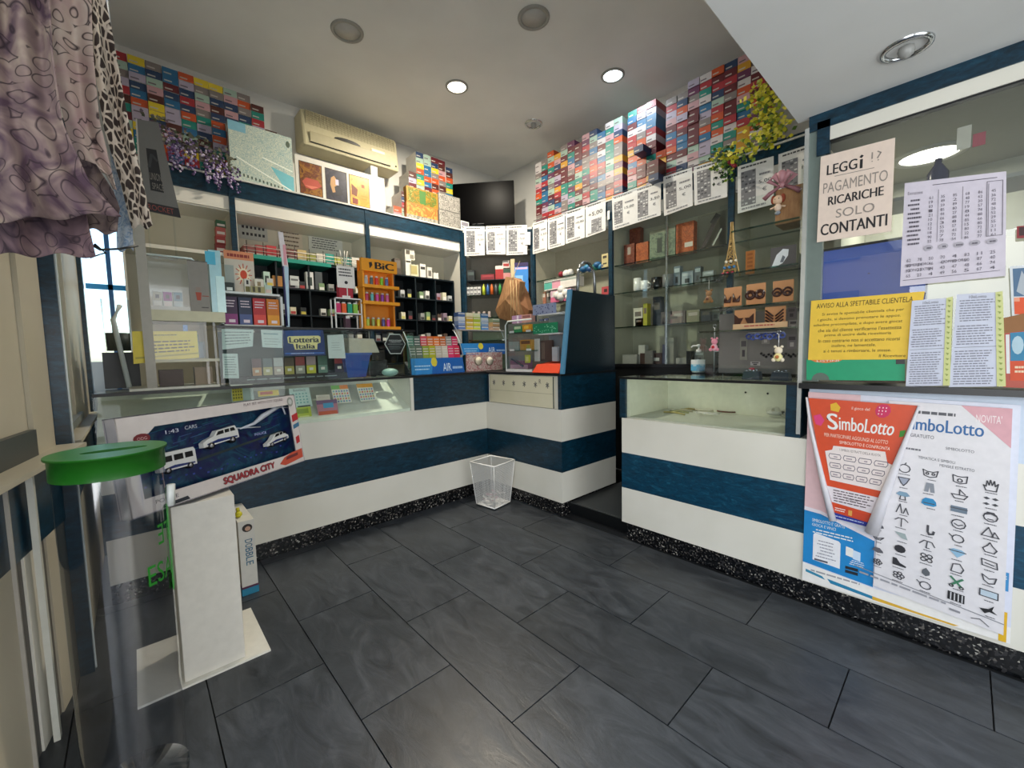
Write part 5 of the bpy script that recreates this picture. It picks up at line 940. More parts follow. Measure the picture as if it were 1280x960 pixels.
# clear acrylic tower on the island with green shelves
ct = thing('acrylic_tower', 'clear acrylic tower with green shelves on the cash desk corner', 'display stand', (2.3, 2.45, ZD))
q0 = U(633, 465, 'x', 2.26); q1 = U(700, 465, 'x', 2.26); ya, yb = q0.y, 1.99
zt4 = U(633, 402, 'x', 2.26).z
ymid = U(665, 430, 'x', 2.26).y
MB().box(2.26, ymid, ZD, 2.264, ya, zt4, ACRYL).box(2.26, ya, ZD, 2.40, ya + .004, zt4, ACRYL).box(2.26, ymid, ZD, 2.4, ymid + .003, zt4 + .3, ACRYL).build('acrylic_walls', ct)
MB().tube([(2.26, ya, ZD), (2.26, ya, zt4 - .03), (2.26, ya - .03, zt4), (2.26, ymid, zt4)], .006, M('#d0d8d4', .15), 6).build('polished_edge', ct)
for zz, lb in ((U(650, 415, 'x', 2.27).z, 1), (U(650, 438, 'x', 2.27).z, 2)):
    MB().box(2.27, ymid + .006, zz - .006, 2.42, ya - .01, zz, M('#0f4a3a', .3)).box(2.266, ymid + .02, zz - .004, 2.27, ymid + .07, zz + .012, WHITE).box(2.266, ya - .09, zz - .004, 2.27, ya - .04, zz + .012, WHITE).build('shelf', ct)
MB().box(2.255, ymid, ZD, 2.42, ya, ZD + .02, WHITE).build('tower_base', ct)
def ipk(l, t, r, b, c, deco, label, z0, x=2.30, dep=.05, cat='box', name='small_box', group=None): return pack('R', x, l, t, r, b, dep, M(c) if isinstance(c, str) else c, deco, name, label, cat, group, z0)
zA = U(650, 415, 'x', 2.27).z + .001; zB = U(650, 438, 'x', 2.27).z + .001
ipk(642, 406, 652, 414, '#3a8a5a', [(.1, .1, .9, .5, '#c8d0b0')], 'green box on the upper green shelf of the acrylic tower', zA); ipk(653, 404, 664, 413, '#d8901e', [(.2, .2, .7, .6, '#f0c04a')], 'orange sweet box on the upper green shelf of the acrylic tower', zA)
ipk(650, 423, 664, 436, '#b8862a', [(.1, .1, .9, .4, '#5a3a1a'), (.6, .5, .9, .9, '#9a9a3a')], 'brown and gold box on the lower green shelf', zB); ipk(636, 426, 648, 437, '#8a9a94', [], 'pale grey box on the lower green shelf', zB)
ipk(638, 452, 660, 462, '#7a4a5a', [(.0, .5, 1, 1, '#b08a94')], 'mauve wallet in the bottom of the acrylic tower', ZD + .022); m = MB(); a = U(640, 452, 'x', 2.27); m.tube([(2.268, a.y, ZD + .10), (2.268, a.y - .13, ZD + .045)], .008, BLACK, 6); tag(m.build('pen'), 'black pen leaning in the acrylic tower bottom', 'pen')
ipk(656, 443, 662, 453, '#b8b83a', [(.2, .2, .8, .8, '#d8d07a')], 'yellow oval sweets packet in the tower', ZD + .07, 2.275, .01)
# red book and tiers left of the navy panel
m = MB(); a = U(668, 464, 'x', 2.25); b_ = U(703, 464, 'x', 2.25); b_.y = max(b_.y, 1.947); m.hexa([(2.225, b_.y, ZD), (2.225, a.y, ZD), (2.42, a.y, ZD), (2.42, b_.y, ZD)][::-1], [(2.26, b_.y - .0, ZD + .06), (2.26, a.y - .02, ZD + .06), (2.42, a.y - .02, ZD + .08), (2.42, b_.y, ZD + .08)][::-1], M('#e0441e', .45)); tag(m.build('red_tray'), 'bright orange red folder tray at the foot of the navy side panel', 'tray')
tr = thing('tiered_rack', 'narrow tiered rack with green dotted sheets beside the navy panel', 'rack', (2.36, 2.08, ZD + .081))
z1_, z2_ = U(680, 417, 'x', 2.3).z, U(680, 393, 'x', 2.3).z
for z in (z1_, z2_): MB().box(2.29, 1.99, z - .008, 2.42, 2.2, z, WHITE).build('tier', tr)
MB().box(2.41, 1.99, ZD + .081, 2.42, 2.2, z2_ + .02, M('#7c8488', .4)).box(2.29, 2.195, ZD + .081, 2.42, 2.2, z2_, ACRYL).build('tier_back', tr)
s = Sheet(*rectpts('R', 2.285, 666, 406, 697, 419, z1_ - .0), M('#0f7a54', .4), .004); rn = random.Random(6)
for i in range(26): u, v = rn.random() * .9 + .05, rn.random() * .8 + .1; s.rect(u, v, u + .03, v + .08, '#8ad0a8')
s.build('dotted_box', 'green box with pale dots on the middle tier', 'box')
s = Sheet(*rectpts('R', 2.285, 666, 380, 692, 393, z2_), M('#8a94b0', .4), .03)
for i in range(22): u, v = rn.random() * .9 + .05, rn.random() * .8 + .1; s.rect(u, v, u + .04, v + .1, '#39406a')
s.build('dotted_box', 'grey blue box with navy dots on the top tier', 'box')
ipk(669, 399, 673, 411, '#e0e0da', [], 'slim white pack standing on the middle tier', z1_, 2.32, .02); ipk(679, 396, 686, 408, '#c0c83a', [(.2, .2, .8, .6, '#e0e08a')], 'lime pack standing on the middle tier', z1_, 2.32, .02)
ipk(668, 424, 674, 452, '#c8c8c0', [], 'tall pale card at the bottom tier', ZD + .082, 2.33, .01); ipk(675, 424, 690, 450, '#4a3a34', [(.1, .1, .4, .9, '#6a5a50')], 'dark brown box at the bottom tier', ZD + .082, 2.35, .02); ipk(690, 428, 697, 446, '#aab6bc', [], 'pale blue box beside the panel edge', ZD + .082, 2.33, .02)
# pink and paper bits behind
ipk(640, 394, 652, 404, '#b08ab0', [(.5, 0, .7, 1, '#e0d0e0')], 'lilac ribboned packet behind the acrylic tower', zt4 + .002, 2.5); ipk(652, 394, 664, 404, '#c8948a', [(.1, .1, .9, .4, '#8a5a5a')], 'pink packet behind the acrylic tower', zt4 + .002, 2.5)
m = MB().box(2.48, 2.2, ZD, 2.56, 2.75, zt4, M('#6a6a64', .5)); tag(m.build('till'), 'grey machine body behind the acrylic tower', 'machine')
# brown paper bags hanging
bg_ = thing('paper_bags', 'crumpled brown paper bags hanging by string in the far corner', 'bag', tuple(U(642, 402, 'x', 2.75)))
def sack(pts, depth, m, parent, name, xo=0):
    q = [U(x, y, 'x', 2.75 + xo) for x, y in pts]; mb = MB(); n = len(q); c = sum(q, Vector()) / n
    front = [p + Vector((-.02, 0, 0)) for p in q]; back = [p + Vector((depth, 0, 0)) for p in q]
    mb.add(front + [c + Vector((-.07, 0, 0))], [(i, (i + 1) % n, n) for i in range(n)], m); mb.add(front + back, [(i, i + n, (i + 1) % n + n, (i + 1) % n) for i in range(n)] + [tuple(range(n, 2 * n))], m)
    return mb.build(name, parent)
sack([(634, 346), (641, 347), (652, 352), (650, 375), (654, 398), (640, 402), (626, 398), (621, 388), (628, 368)], .05, KRAFT, bg_, 'large_bag')
sack([(648, 348), (657, 366), (663, 388), (661, 398), (652, 400), (650, 372)], .04, M('#8a5c38', .8), bg_, 'small_bag', .06)
m = MB()
for x in (638, 641, 645): m.tube([U(x, 350, 'x', 2.66), U(x + 1, 372, 'x', 2.64), U(x + .5, 404, 'x', 2.64)], .003, M('#c8aa78'), 5)
a = U(640, 350, 'x', 2.70); m.tube([a, a + Vector((0.3, .2, .25))], .003, M('#9a8a6a'), 5); m.build('string', bg_)

# ================================================================== RIGHT COUNTER GOODS
ZV = ZT - .006
m = MB(); p = U(873, 466, 'z', ZV); px_, py_ = p.x, p.y
sb = thing('sanitizer_bottle', 'clear pump bottle of hand gel with blue wave label on the glass top', 'bottle', (px_, py_, ZV))
MB().lathe([(.044, 0), (.046, .01), (.046, .10), (.038, .125), (.014, .14), (.014, .15)], (px_, py_, ZV), ACRYL, 20).build('bottle_body', sb)
MB().lathe([(.043, .004), (.043, .09)], (px_, py_, ZV), M('#c8d8dc', .15), 18).build('gel', sb)
s = MB(); 
for i in range(10): a0, a1 = PI * .62 + i * PI * .078 + .1, PI * .62 + (i + 1) * PI * .078 + .1; f = lambda a, z: (px_ + .0475 * math.cos(a), py_ + .0475 * math.sin(a), ZV + z); s.poly([f(a0, .06), f(a1, .06), f(a1, .09), f(a0, .09)], M('#e4e8ea')); hh = .052 + .008 * math.sin(i * 1.4); s.poly([f(a0, .015), f(a1, .015), f(a1, hh), f(a0, hh)], M('#5aa8d0')); s.poly([f(a0, hh), f(a1, hh), f(a1, .06), f(a0, .06)], M('#b8d8e8'))
s.build('label_band', sb, label='white label with blue wave')
MB().lathe([(.013, .14), (.016, .142), (.016, .158), (.005, .16), (.005, .178), (.012, .18), (.012, .192), (.003, .195)], (px_, py_, ZV), WHITE, 12).tube([(px_, py_, ZV + .186), (px_ - .012, py_ + .035, ZV + .184), (px_ - .014, py_ + .045, ZV + .174)], .005, WHITE, 6).build('pump', sb)
# glass cabinet with earrings, stands on the vitrine top at the right
gk = thing('glass_cabinet', 'clear glass cabinet of earrings and trinkets standing next to the chrome post', 'display case', (2.42, .74, ZV))
XC = 2.42
m = MB(); m.box(2.27, .535, ZV, 2.274, .99, ZV + .06, ACRYL); m.build('low_front_pane', gk)
MB().box(2.275, .53, ZV, 2.56, .534, 2.02, GLASS).box(2.555, .53, ZV, 2.56, .99, 2.02, GLASS).box(2.275, .986, ZV, 2.56, .99, 1.62, GLASS).build('panes', gk)
MB().box(2.548, .54, ZV + .02, 2.552, .98, 1.40, M('#6e6a66', .45)).build('grey_backing', gk)
zc = [U(950, 412, 'x', XC).z, U(950, 383, 'x', XC).z, U(950, 341, 'x', XC).z, U(950, 290, 'x', XC).z]
for i, z in enumerate(zc):
    MB().box(2.29, .536, z - .006, 2.55, .985 if i < 3 else .83, z, GLASS).box(2.286, .536, z - .007, 2.29, .985 if i < 3 else .83, z + .001, GLASS_EDGE).build('glass_shelf', gk)
def ring(mb, c, r, t, m, sq=1.0, n=12): mb.tube([(c[0], c[1] + r * math.cos(k * 2 * PI / n), c[2] + r * sq * math.sin(k * 2 * PI / n)) for k in range(n)], t, m, 6, closed=True)
def card(l, t, r, b, z0, label, kind, x=2.34):
    c = rectpts('R', x, l, t, r, b, z0); s = Sheet(*c, M('#c08a5c', .75), .003); o = thing('earring_card', label, 'earrings', tuple((c[2] + c[3]) / 2), 'cardboard earring cards in the glass cabinet'); s.mb.prism([c[3], c[2], c[2] + Vector((-.03, 0, 0)), c[3] + Vector((-.03, 0, 0))], (0, 0, .003), M('#c08a5c', .75)); s.build('backing_card', parent=o)
    cy = (c[0].y + c[1].y) / 2; cz = z0 + (c[0].z - z0) * .48; hw = abs(c[0].y - c[1].y) / 2; m = MB(); br = M('#3a1c12', .35)
    for sg in (-1, 1):
        yy = cy + sg * hw * .5
        if kind == 'hoop': ring(m, (x - .012, yy, cz), hw * .38, .009, br)
        elif kind == 'open': ring(m, (x - .012, yy, cz), hw * .42, .005, br); ring(m, (x - .014, yy, cz - .008), hw * .22, .005, br)
        elif kind == 'horn': m.tube([(x - .01, yy - hw * .4, cz + .005), (x - .012, yy - hw * .2, cz - .02), (x - .012, yy + hw * .2, cz - .02), (x - .01, yy + hw * .35, cz + .02)], [.003, .011, .011, .002], br, 6)
        elif kind == 'leaf': m.prism([(x - .012, yy - sg * hw * .42, cz + .01), (x - .012, yy, cz - .035), (x - .012, yy + sg * hw * .42, cz - .03), (x - .012, yy + sg * hw * .42, cz + .03), (x - .012, yy, cz + .01)], (.004, 0, 0), br)
        else:
            for k in range(4): m.tube([(x - .012, yy - sg * hw * .4, cz - .035 + k * .014), (x - .012, yy + sg * hw * .35, cz - .01 + k * .016)], .004, br, 5)
    m.build('earring_pair', o)
card(905, 357, 927, 382, zc[1] + .001, 'cardboard card with two dark horn shaped earrings, leftmost of the upper row', 'horn'); card(933, 352, 957, 379, zc[1] + .001, 'cardboard card with two thick dark hoop earrings, middle of the upper row', 'hoop'); card(966, 348, 992, 376, zc[1] + .001, 'cardboard card with two open ring earrings, rightmost of the upper row', 'open')
card(918, 388, 944, 413, zc[0] + .001, 'cardboard card with two big dark wing earrings, left of the lower row', 'leaf'); card(956, 384, 982, 411, zc[0] + .001, 'cardboard card with two striped leaf earrings, right of the lower row', 'grid')
s = Sheet(*rectpts('R', 2.30, 916, 409, 984, 416, zc[0] + .001), M('#c8a47a', .6), .004); s.scrib(.2, .2, .8, .7, 1, M('#a04a3a'), 101); s.build('wooden_strip', 'tan strip along the front edge of the lower earring shelf', 'strip')
m = MB()
for k in range(9): p = U(936 + k * 5.2, 422 + (k % 3), 'x', 2.36); ring(m, (2.36, p.y, zc[0] - .035 - .005 * (k % 2)), .012, .005, M(['#2a3a78', '#3a4a8a', '#5a6ab0'][k % 3], .3), n=8)
m.tube([(2.36, U(935, 420, 'x', 2.36).y, zc[0] - .018), (2.36, U(980, 420, 'x', 2.36).y, zc[0] - .018)], .003, M('#8a8a94', .3), 5); tag(m.build('bracelets'), 'row of blue bracelets hanging under the lower earring shelf', 'bracelets')
# trays in the bottom
for i, (l, r) in enumerate(((928, 950), (963, 987))):
    c = rectpts('R', 2.33, l, 458, r, 470, ZV); y0, y1, z1 = c[1].y, c[0].y, c[0].z; m = MB().hexa([(2.32, y0, ZV), (2.38, y0, ZV), (2.38, y1, ZV), (2.32, y1, ZV)], [(2.33, y0 + .006, z1 - .008), (2.37, y0 + .006, z1 - .008), (2.37, y1 - .006, z1 - .008), (2.33, y1 - .006, z1 - .008)], M('#3a4048', .6))
    for k in range(4): m.tube([(2.335, y0 + .012 + k * .016, z1 - .002), (2.335, y0 + .022 + k * .016, z1 + (-.006 if k % 2 else .002))], .004, M('#c8ccd0', .2, .7), 5)
    if i == 0: m.ball((2.34, (y0 + y1) / 2, z1 + .006), .009, M('#b0404a'), 6, (1, 1.8, .7))
    tag(m.build('jewellery_tray'), ['small grey tray with two silver bangles and a red bit, left', 'small dark grey tray with silver earrings, right'][i], 'tray', 'small grey trays at the bottom of the glass cabinet')
MB().box(2.295, .55, ZV, 2.299, .985, ZV + .075, ACRYL).build('inner_divider', gk)
# dark blackish beads on the backing and eye mask
m = MB()
for k in range(16): p = U(950 + k * 3.1, 442 + (k * 7 % 5), 'x', 2.52); m.ball((2.54, p.y, p.z), .007, M('#1a1418', .3), 6)
tag(m.build('bead_string'), 'string of dark beads pinned on the grey backing', 'beads')
s = Sheet(*rectpts('R', 2.40, 963, 312, 995, 340, zc[2] + .001), M('#5a5654', .5), .004); s.pol([(.05, .9), (.25, .35), (.5, .12), (.72, .18), (.7, .45), (.5, .75), (.3, .85)], M('#e8ecee', .2), .004).pol([(.4, .7), (.5, .4), (.6, .5), (.52, .72)], M('#6a7076'), .006)
s.build('silver_mask', 'shiny white mask shaped ornament on the shelf right of the wooden tablet', 'ornament')
s = Sheet(*rectpts('R', 2.42, 932, 314, 943, 343, zc[2] + .001), M('#a8682a', .5), .008); 
for k in range(5): s.rect(.2, .1 + k * .17, .8, .2 + k * .17, '#8a4e1c')
s.build('wooden_tablet', 'small carved wooden tablet standing on the upper glass shelf', 'ornament')
# eiffel tower miniature
et = thing('tower_ornament', 'gold miniature lattice iron tower with coloured trinkets on the upper glass shelf', 'ornament', tuple(U(914, 344, 'x', 2.40)))
p = U(914, 344, 'x', 2.40); zt_ = U(914, 278, 'x', 2.40).z; b0 = zc[2] + .001; H = zt_ - b0; GD = M('#b0925a', .35, .5); m = MB()
def wd(f): return .030 * (1 - f) ** 1.9 + .003
for sx in (-1, 1):
    for sy in (-1, 1):
        m.tube([(p.x + sx * wd(f / 10), p.y + sy * wd(f / 10), b0 + H * f / 10) for f in range(11)], .004, GD, 5)
for f in range(1, 10):
    w0 = wd(f / 10); z = b0 + H * f / 10; m.box(p.x - w0, p.y - w0, z - .003, p.x + w0, p.y + w0, z + .003, GD if f % 3 else M('#4a3a22'))
    if f > 1: w1 = wd((f - 1) / 10); m.tube([(p.x - w1, p.y - w1, b0 + H * (f - 1) / 10), (p.x - w0, p.y + w0, z)], .0025, GD, 4).tube([(p.x - w1, p.y + w1, b0 + H * (f - 1) / 10), (p.x - w0, p.y - w0, z)], .0025, GD, 4)
m.build('tower_frame', et)
m = MB()
for k in range(9): m.ball((p.x - .035, p.y + .03 - .008 * k, b0 + .012 + .10 * (k % 3) * .3), .008, M(['#c8304a', '#3a78a8', '#e0d8c0'][k % 3], .4), 6)
m.build('coloured_charms', et)
m = MB(); q = U(885, 376, 'x', 2.55)
# puppy keyring and plush keyrings
def keyring(px, py, x, cols, label, nm='plush_keyring'):
    t = U(px, py, 'x', x); m = MB(); m.tube([(t.x, t.y, t.z + .10), (t.x, t.y, t.z + .03)], .002, M('#c8c8c8', .3, .5), 5); ring(m, (t.x, t.y, t.z + .108), .009, .0018, CHROME, n=8)
    m.ball((t.x, t.y, t.z + .022), .018, M(cols[0], .8), 8, (.8, 1, 1)).ball((t.x, t.y + .014, t.z + .04), .007, M(cols[0], .8), 6).ball((t.x, t.y - .014, t.z + .04), .007, M(cols[0], .8), 6)
    m.ball((t.x - .004, t.y, t.z - .01), .02, M(cols[1], .8), 8, (.8, 1, 1)).ball((t.x - .006, t.y + .018, t.z - .022), .01, M(cols[0], .8), 6).ball((t.x - .006, t.y - .018, t.z - .022), .01, M(cols[0], .8), 6).ball((t.x - .02, t.y, t.z - .008), .009, M(cols[2], .7), 6)
    return tag(m.build(nm), label, 'keyring')
keyring(893, 432, 2.42, ['#e090a0', '#e0a8b4', '#c0182a'], 'pink plush keyring with a red heart hanging before the clear column')
keyring(973, 444, 2.262, ['#e8dcc4', '#e8e0a0', '#b8703a'], 'cream and brown plush keyring hanging in front of the trays')
keyring(886, 372, 2.46, ['#b07a4a', '#c08a5a', '#7a3a22'], 'brown puppy keyring hanging left of the earring cards')
m = MB(); p = U(898, 465, 'z', ZV); m.box(p.x, p.y - .03, ZV, p.x + .05, p.y + .03, ZV + .14, ACRYL).box(p.x, p.y - .03, ZV + .14, p.x + .05, p.y + .03, ZV + .145, M('#c8d4d8', .1)); m.tube([(p.x, p.y + .03, ZV), (p.x, p.y + .03, ZV + .24)], .003, M('#b8c4c8', .1), 5).tube([(p.x, p.y - .03, ZV), (p.x, p.y - .03, ZV + .4)], .003, M('#b8c4c8', .1), 5); tag(m.build('acrylic_column'), 'clear acrylic column with thin rods on the glass top', 'stand')
# carton box with ribbon and deer ornament on the top cabinet shelf
bx = thing('kraft_box', 'brown cardboard box with a pink ribbon bow hanging on it, beside the top sheets', 'box', tuple(U(988, 290, 'x', 2.36)))
c = rectpts('R', 2.36, 969, 243, 1007, 288, zc[3] + .001); MB().box(2.36, c[1].y, c[3].z, 2.50, c[0].y, c[0].z, KRAFT).build('box_body', bx, bevel=.002)
c0 = (c[0] + c[1]) / 2 + Vector((-.02, .03, .01)); m = MB(); PK = M('#b8848a', .5)
for sg in (-1, 1):
    m.tube([c0, c0 + Vector((-.01, sg * .03, .05)), c0 + Vector((-.01, sg * .055, .03)), c0 + Vector((0, sg * .01, -.005))], [.006, .016, .012, .005], PK, 8); m.tube([c0, c0 + Vector((-.01, sg * .05, -.03)), c0 + Vector((-.01, sg * .075, -.05))], [.005, .010, .012], M('#8a5a62', .5), 6)
m.ball(c0, .014, PK, 8).tube([c0 + Vector((-.012, 0, .01)), c0 + Vector((-.015, 0, .05)), c0 + Vector((-.012, 0, .06))], [.01, .022, .012], PK, 8); m.build('ribbon_bow', bx)
m = MB(); h0 = c0 + Vector((-.015, .012, -.07)); m.ball(h0, .022, M('#d8b898', .7), 10).ball(h0 + Vector((0, 0, -.035)), .016, M('#e0c8b0', .7), 8, (1, 1, 1.2)).ball(h0 + Vector((0, 0, -.06)), .010, M('#8a9098', .6), 8, (1, 1.3, 1))
for sg in (-1, 1): m.ball(h0 + Vector((0, sg * .02, .005)), .014, M('#8a3a20', .8), 8, (.7, .8, 1.5)); m.ball(h0 + Vector((-.019, sg * .008, .002)), .003, BLACK, 5); m.tube([h0 + Vector((0, sg * .012, -.03)), h0 + Vector((0, sg * .032, -.036))], .005, M('#d8b898'), 5)
m.build('doll_pendant', bx)
# loose things inside the right vitrine
m = MB(); rn = random.Random(4); VM = M('#8a7a3a', .4)
def vit(px, py): p = U(px, py, 'z', ZC + .008); return p
for k in range(4): a, b_ = vit(830 + k * 7, 515 - k), vit(856 + k * 5, 518 - k * 2); m.tube([a, (a + b_) / 2 + Vector((0, 0, .006)), b_], .006, M(['#a89a5a', '#8a8a5a', '#b0a88a', '#9a8a4a'][k], .35), 6)
tag(m.build('bracelets'), 'flat heap of gold bracelets on the vitrine floor, left', 'bracelets')
m = MB(); a = vit(884, 518)
for k in range(12): m.tube([a + Vector((.02 * math.cos(k), .06 * math.sin(k * 2.1), .004)), a + Vector((.03 * math.sin(k * 1.3), .07 * math.cos(k * 1.7), .01))], .003, M('#d8d4c8', .3), 5)
tag(m.build('bead_necklace'), 'tangle of pale bead necklaces in the middle of the vitrine floor', 'necklace')
for k, (px, py, c_, lb) in enumerate(((908, 515, '#5a2a1a', 'brown framed eyeglasses case on the vitrine floor'), (880, 513, '#c8c0a8', 'pale ring shaped bangle behind the necklaces'))):
    a = vit(px, py); m = MB(); m.tube([a + Vector((.03 * math.sin(q * PI / 6), .055 * math.cos(q * PI / 6), .004)) for q in range(12)], .005, M(c_, .35), 6, closed=True); tag(m.build('bangle'), lb, 'bangle')
m = MB(); a = vit(968, 520)
for k in range(10): m.ball(a + Vector((rn.uniform(-.03, .03), rn.uniform(-.07, .07), .018 + rn.random() * .02)), rn.uniform(.015, .026), FILM, 6)
m.ball(a + Vector((0, 0, .018)), .03, M('#c8c8be', .4), 8, (1, 1.6, .5)); tag(m.build('plastic_bag'), 'crumpled clear plastic bag at the right of the vitrine floor', 'bag')

# ================================================================== BOOTH: papers and things
XG = 2.235
def rs(px, m, th=.002, x=XG): return Sheet(*pq('R', x, px), m, th)
s = rs([(1026, 196), (1119, 172), (1114, 289), (1021, 303)], M('#e2cfc0', .7), .003)
IK = M('#161418', .6); GK = M('#8f867e', .7)
def hand(t, u0, v0, u1, v1, m): s.text(t, u0, v0, u1, v1, m).text(t, u0 + .008, v0, u1 + .008, v1, m)
hand('LEGG', .10, .12, .52, .235, IK); s.line([(.58, .15), (.58, .235)], .025, IK).line([(.575, .11), (.585, .115)], .03, IK).line([(.72, .10), (.72, .165)], .012, GK).line([(.79, .10), (.83, .12), (.79, .17)], .012, GK).rect(.715, .19, .73, .2, GK).rect(.79, .19, .81, .2, GK)
s.line([(.22, .265), (.75, .27)], .007, GK); s.text('PAGAMENTO', .06, .32, .93, .44, GK); hand('RICARICHE', .14, .49, .88, .59, IK); s.text('SOLO', .26, .65, .78, .75, GK); hand('CONTANTI', .05, .80, .94, .93, IK)
s.build('handwritten_sign', 'pale pink handwritten sign reading LEGGI PAGAMENTO RICARICHE SOLO CONTANTI on the booth window', 'sign')
s = rs([(1131, 229), (1258, 214), (1257, 345), (1125, 358)], M('#cfc8d4', .7)); rn = random.Random(12); IM = M('#5a5560', .7)
s.rect(.30, .045, .92, .052, IM).text('Estrazione', .04, .09, .2, .12, IM)
for r in range(11):
    s.scrib(.04, .16 + r * .042, .2, .19 + r * .042, 1, IM, r, .6)
    for c in range(6): s.text(str(rn.randint(1, 90)), .27 + c * .12, .155 + r * .042, .31 + c * .12, .182 + r * .042, IM)
for c in range(6):
    if c % 2: s.line([(.245 + c * .12, .1), (.245 + c * .12, .6)], .003, IM)
s.line([(.83, .08), (.97, .08), (.97, .6), (.83, .6)], .004, IM, True)
for c in range(5): s.pol([(.28 + c * .15 + .05 * math.cos(a), .65 + .028 * math.sin(a)) for a in [k * PI / 5 for k in range(10)]], M('#a9a4ae')); s.scrib(.24 + c * .15, .64, .32 + c * .15, .66, 1, IM, c + 5, .8)
for r in range(4):
    for c in range(8): s.text(str(rn.randint(1, 90)), .06 + c * .115, .74 + r * .05, .105 + c * .115, .77 + r * .05, IM)
s.text('NUMERO ORO', .05, .79, .3, .815, IM).text('DOPPIO ORO', .42, .79, .66, .815, IM).text('GONG EXTRA', .07, .84, .33, .865, IM).line([(.03, .945), (.95, .94)], .004, IM)
s.build('number_table_sheet', 'lilac white sheet with printed table of drawn numbers on the booth window', 'paper')
s = rs([(1014, 376), (1156, 364), (1142, 449), (1010, 450)], M('#e6bf3c', .6)); TK = M('#3a3012', .7)
s.text('AVVISO ALLA SPETTABILE CLIENTELA', .06, .06, .92, .14, TK)
for i, (t, a, b_) in enumerate([('Si avvisa la spettabile clientela che per', .12, .86), ('i giochi, si devono prenotare le appos.', .08, .84), ('schedine precompilate, e dopo avere giocat', .04, .86), ('che sia del cliente verificarne l\'esattezza', .09, .86), ('prima di uscire dalla ricevitoria', .16, .78), ('In caso contrario non si accettano ricorsi', .10, .86), ('inoltre, ne lamentele.', .24, .66), ('si è tenuti a rimborsare, le stesse.', .16, .80)]): s.text(t, a, .22 + i * .087, b_, .275 + i * .087, TK)
s.text('Il Ricevitore', .70, .92, .93, .965, TK); s.build('yellow_notice', 'yellow AVVISO ALLA SPETTABILE CLIENTELA notice on the booth window', 'notice')
for i, px in enumerate((((1140, 376), (1188, 372), (1184, 482), (1132, 483)), ((1196, 368), (1250, 365), (1253, 483), (1186, 484)))):
    q = pq('R', 2.225, px); s = Sheet(*q, M('#c9cddd', .7), .003)
    s.mb.hexa([q[3] - s.n * .022, q[2] - s.n * .022, q[2] - s.n * .004, q[3] - s.n * .004], [q[0] - s.n * .022, q[1] - s.n * .022, q[1] - s.n * .004, q[0] - s.n * .004], M('#d8d8dc', .7))
    s.text('10eLotto', .3, .02, .7, .05, M('#3a3a48')).scrib(.08, .06, .9, .3, 9, M('#7a7a88'), 200 + i, .4).scrib(.05, .33, .85, .55, 8, M('#7a7a88'), 210 + i, .4).line([(.05, .57), (.9, .57)], .004, M('#4a4a58')).scrib(.05, .6, .85, .98, 14, M('#7a7a88'), 220 + i, .4)
    w_ = .1; s.pol([(.9, 0), (1.06, -.01), (1.06, 1.0), (.9, 1.0)], M('#c8cc8a'), .0015)
    for k in range(16): s.pol([(.94, .02 + k * .06), (1.02, .03 + k * .06), (.98, .05 + k * .06)], M('#8a9a4a'), .003)
    s.build('betting_slip_stack', ['left stack of printed result slips with a yellow green edge on the ledge', 'right stack of printed result slips with a yellow green edge on the ledge'][i], 'paper stack', 'stacks of printed slips on the booth ledge')
ZL = ZT - .005
s = rs([(1008, 449), (1131, 446), (1131, 476), (1008, 475)], M('#12986a', .5), .004, 2.238); s.rect(.92, .0, 1, .3, BLACK).pol([(.02, -.02), (.45, -.03), (.36, .14), (.22, .2), (.1, .14)], M('#d87a3a')).text('LISTINI', .12, .06, .36, .14, M('#e4e4dc')).pol([(.16 + .1 * math.cos(a), 1.0 + .35 * math.sin(a)) for a in [PI + k * PI / 8 for k in range(9)]], M('#5a6a60')); s.build('green_board', 'green board with an orange badge standing under the yellow notice', 'sign')
m = MB(); a, b_ = U(1015, 312, 'x', 2.29), U(1015, 362, 'x', 2.29); m.box(2.285, a.y - .008, b_.z, 2.30, a.y + .012, a.z, M('#1f7a3a', .4)); tag(m.build('green_strip'), 'vertical green strip beside the chrome post behind the glass', 'strip')
# monitor with blue screen, seen through the window, other side
mo = thing('monitor', 'large screen showing plain blue behind the booth window', 'monitor', (2.47, .27, ZL))
q = rectpts('R', 2.44, 1020, 302, 1160, 382, None); s = Sheet(*q, M('#15181a', .4), .03); s.build('housing', parent=mo); s = Sheet(*q, None); s.rect(.015, .04, .985, .97, M('#3a4f94', .25, 0, .42), .001); s.rect(.5, .48, .52, .5, M('#2a3a70'), .0015); s.build('screen', parent=mo, label='lit plain blue screen')
m = MB().box(2.46, .2, ZL, 2.5, .3, q[3].z, DARK).box(2.40, .12, ZL - .0, 2.56, .40, ZL + .01, DARK); m.build('foot', mo)
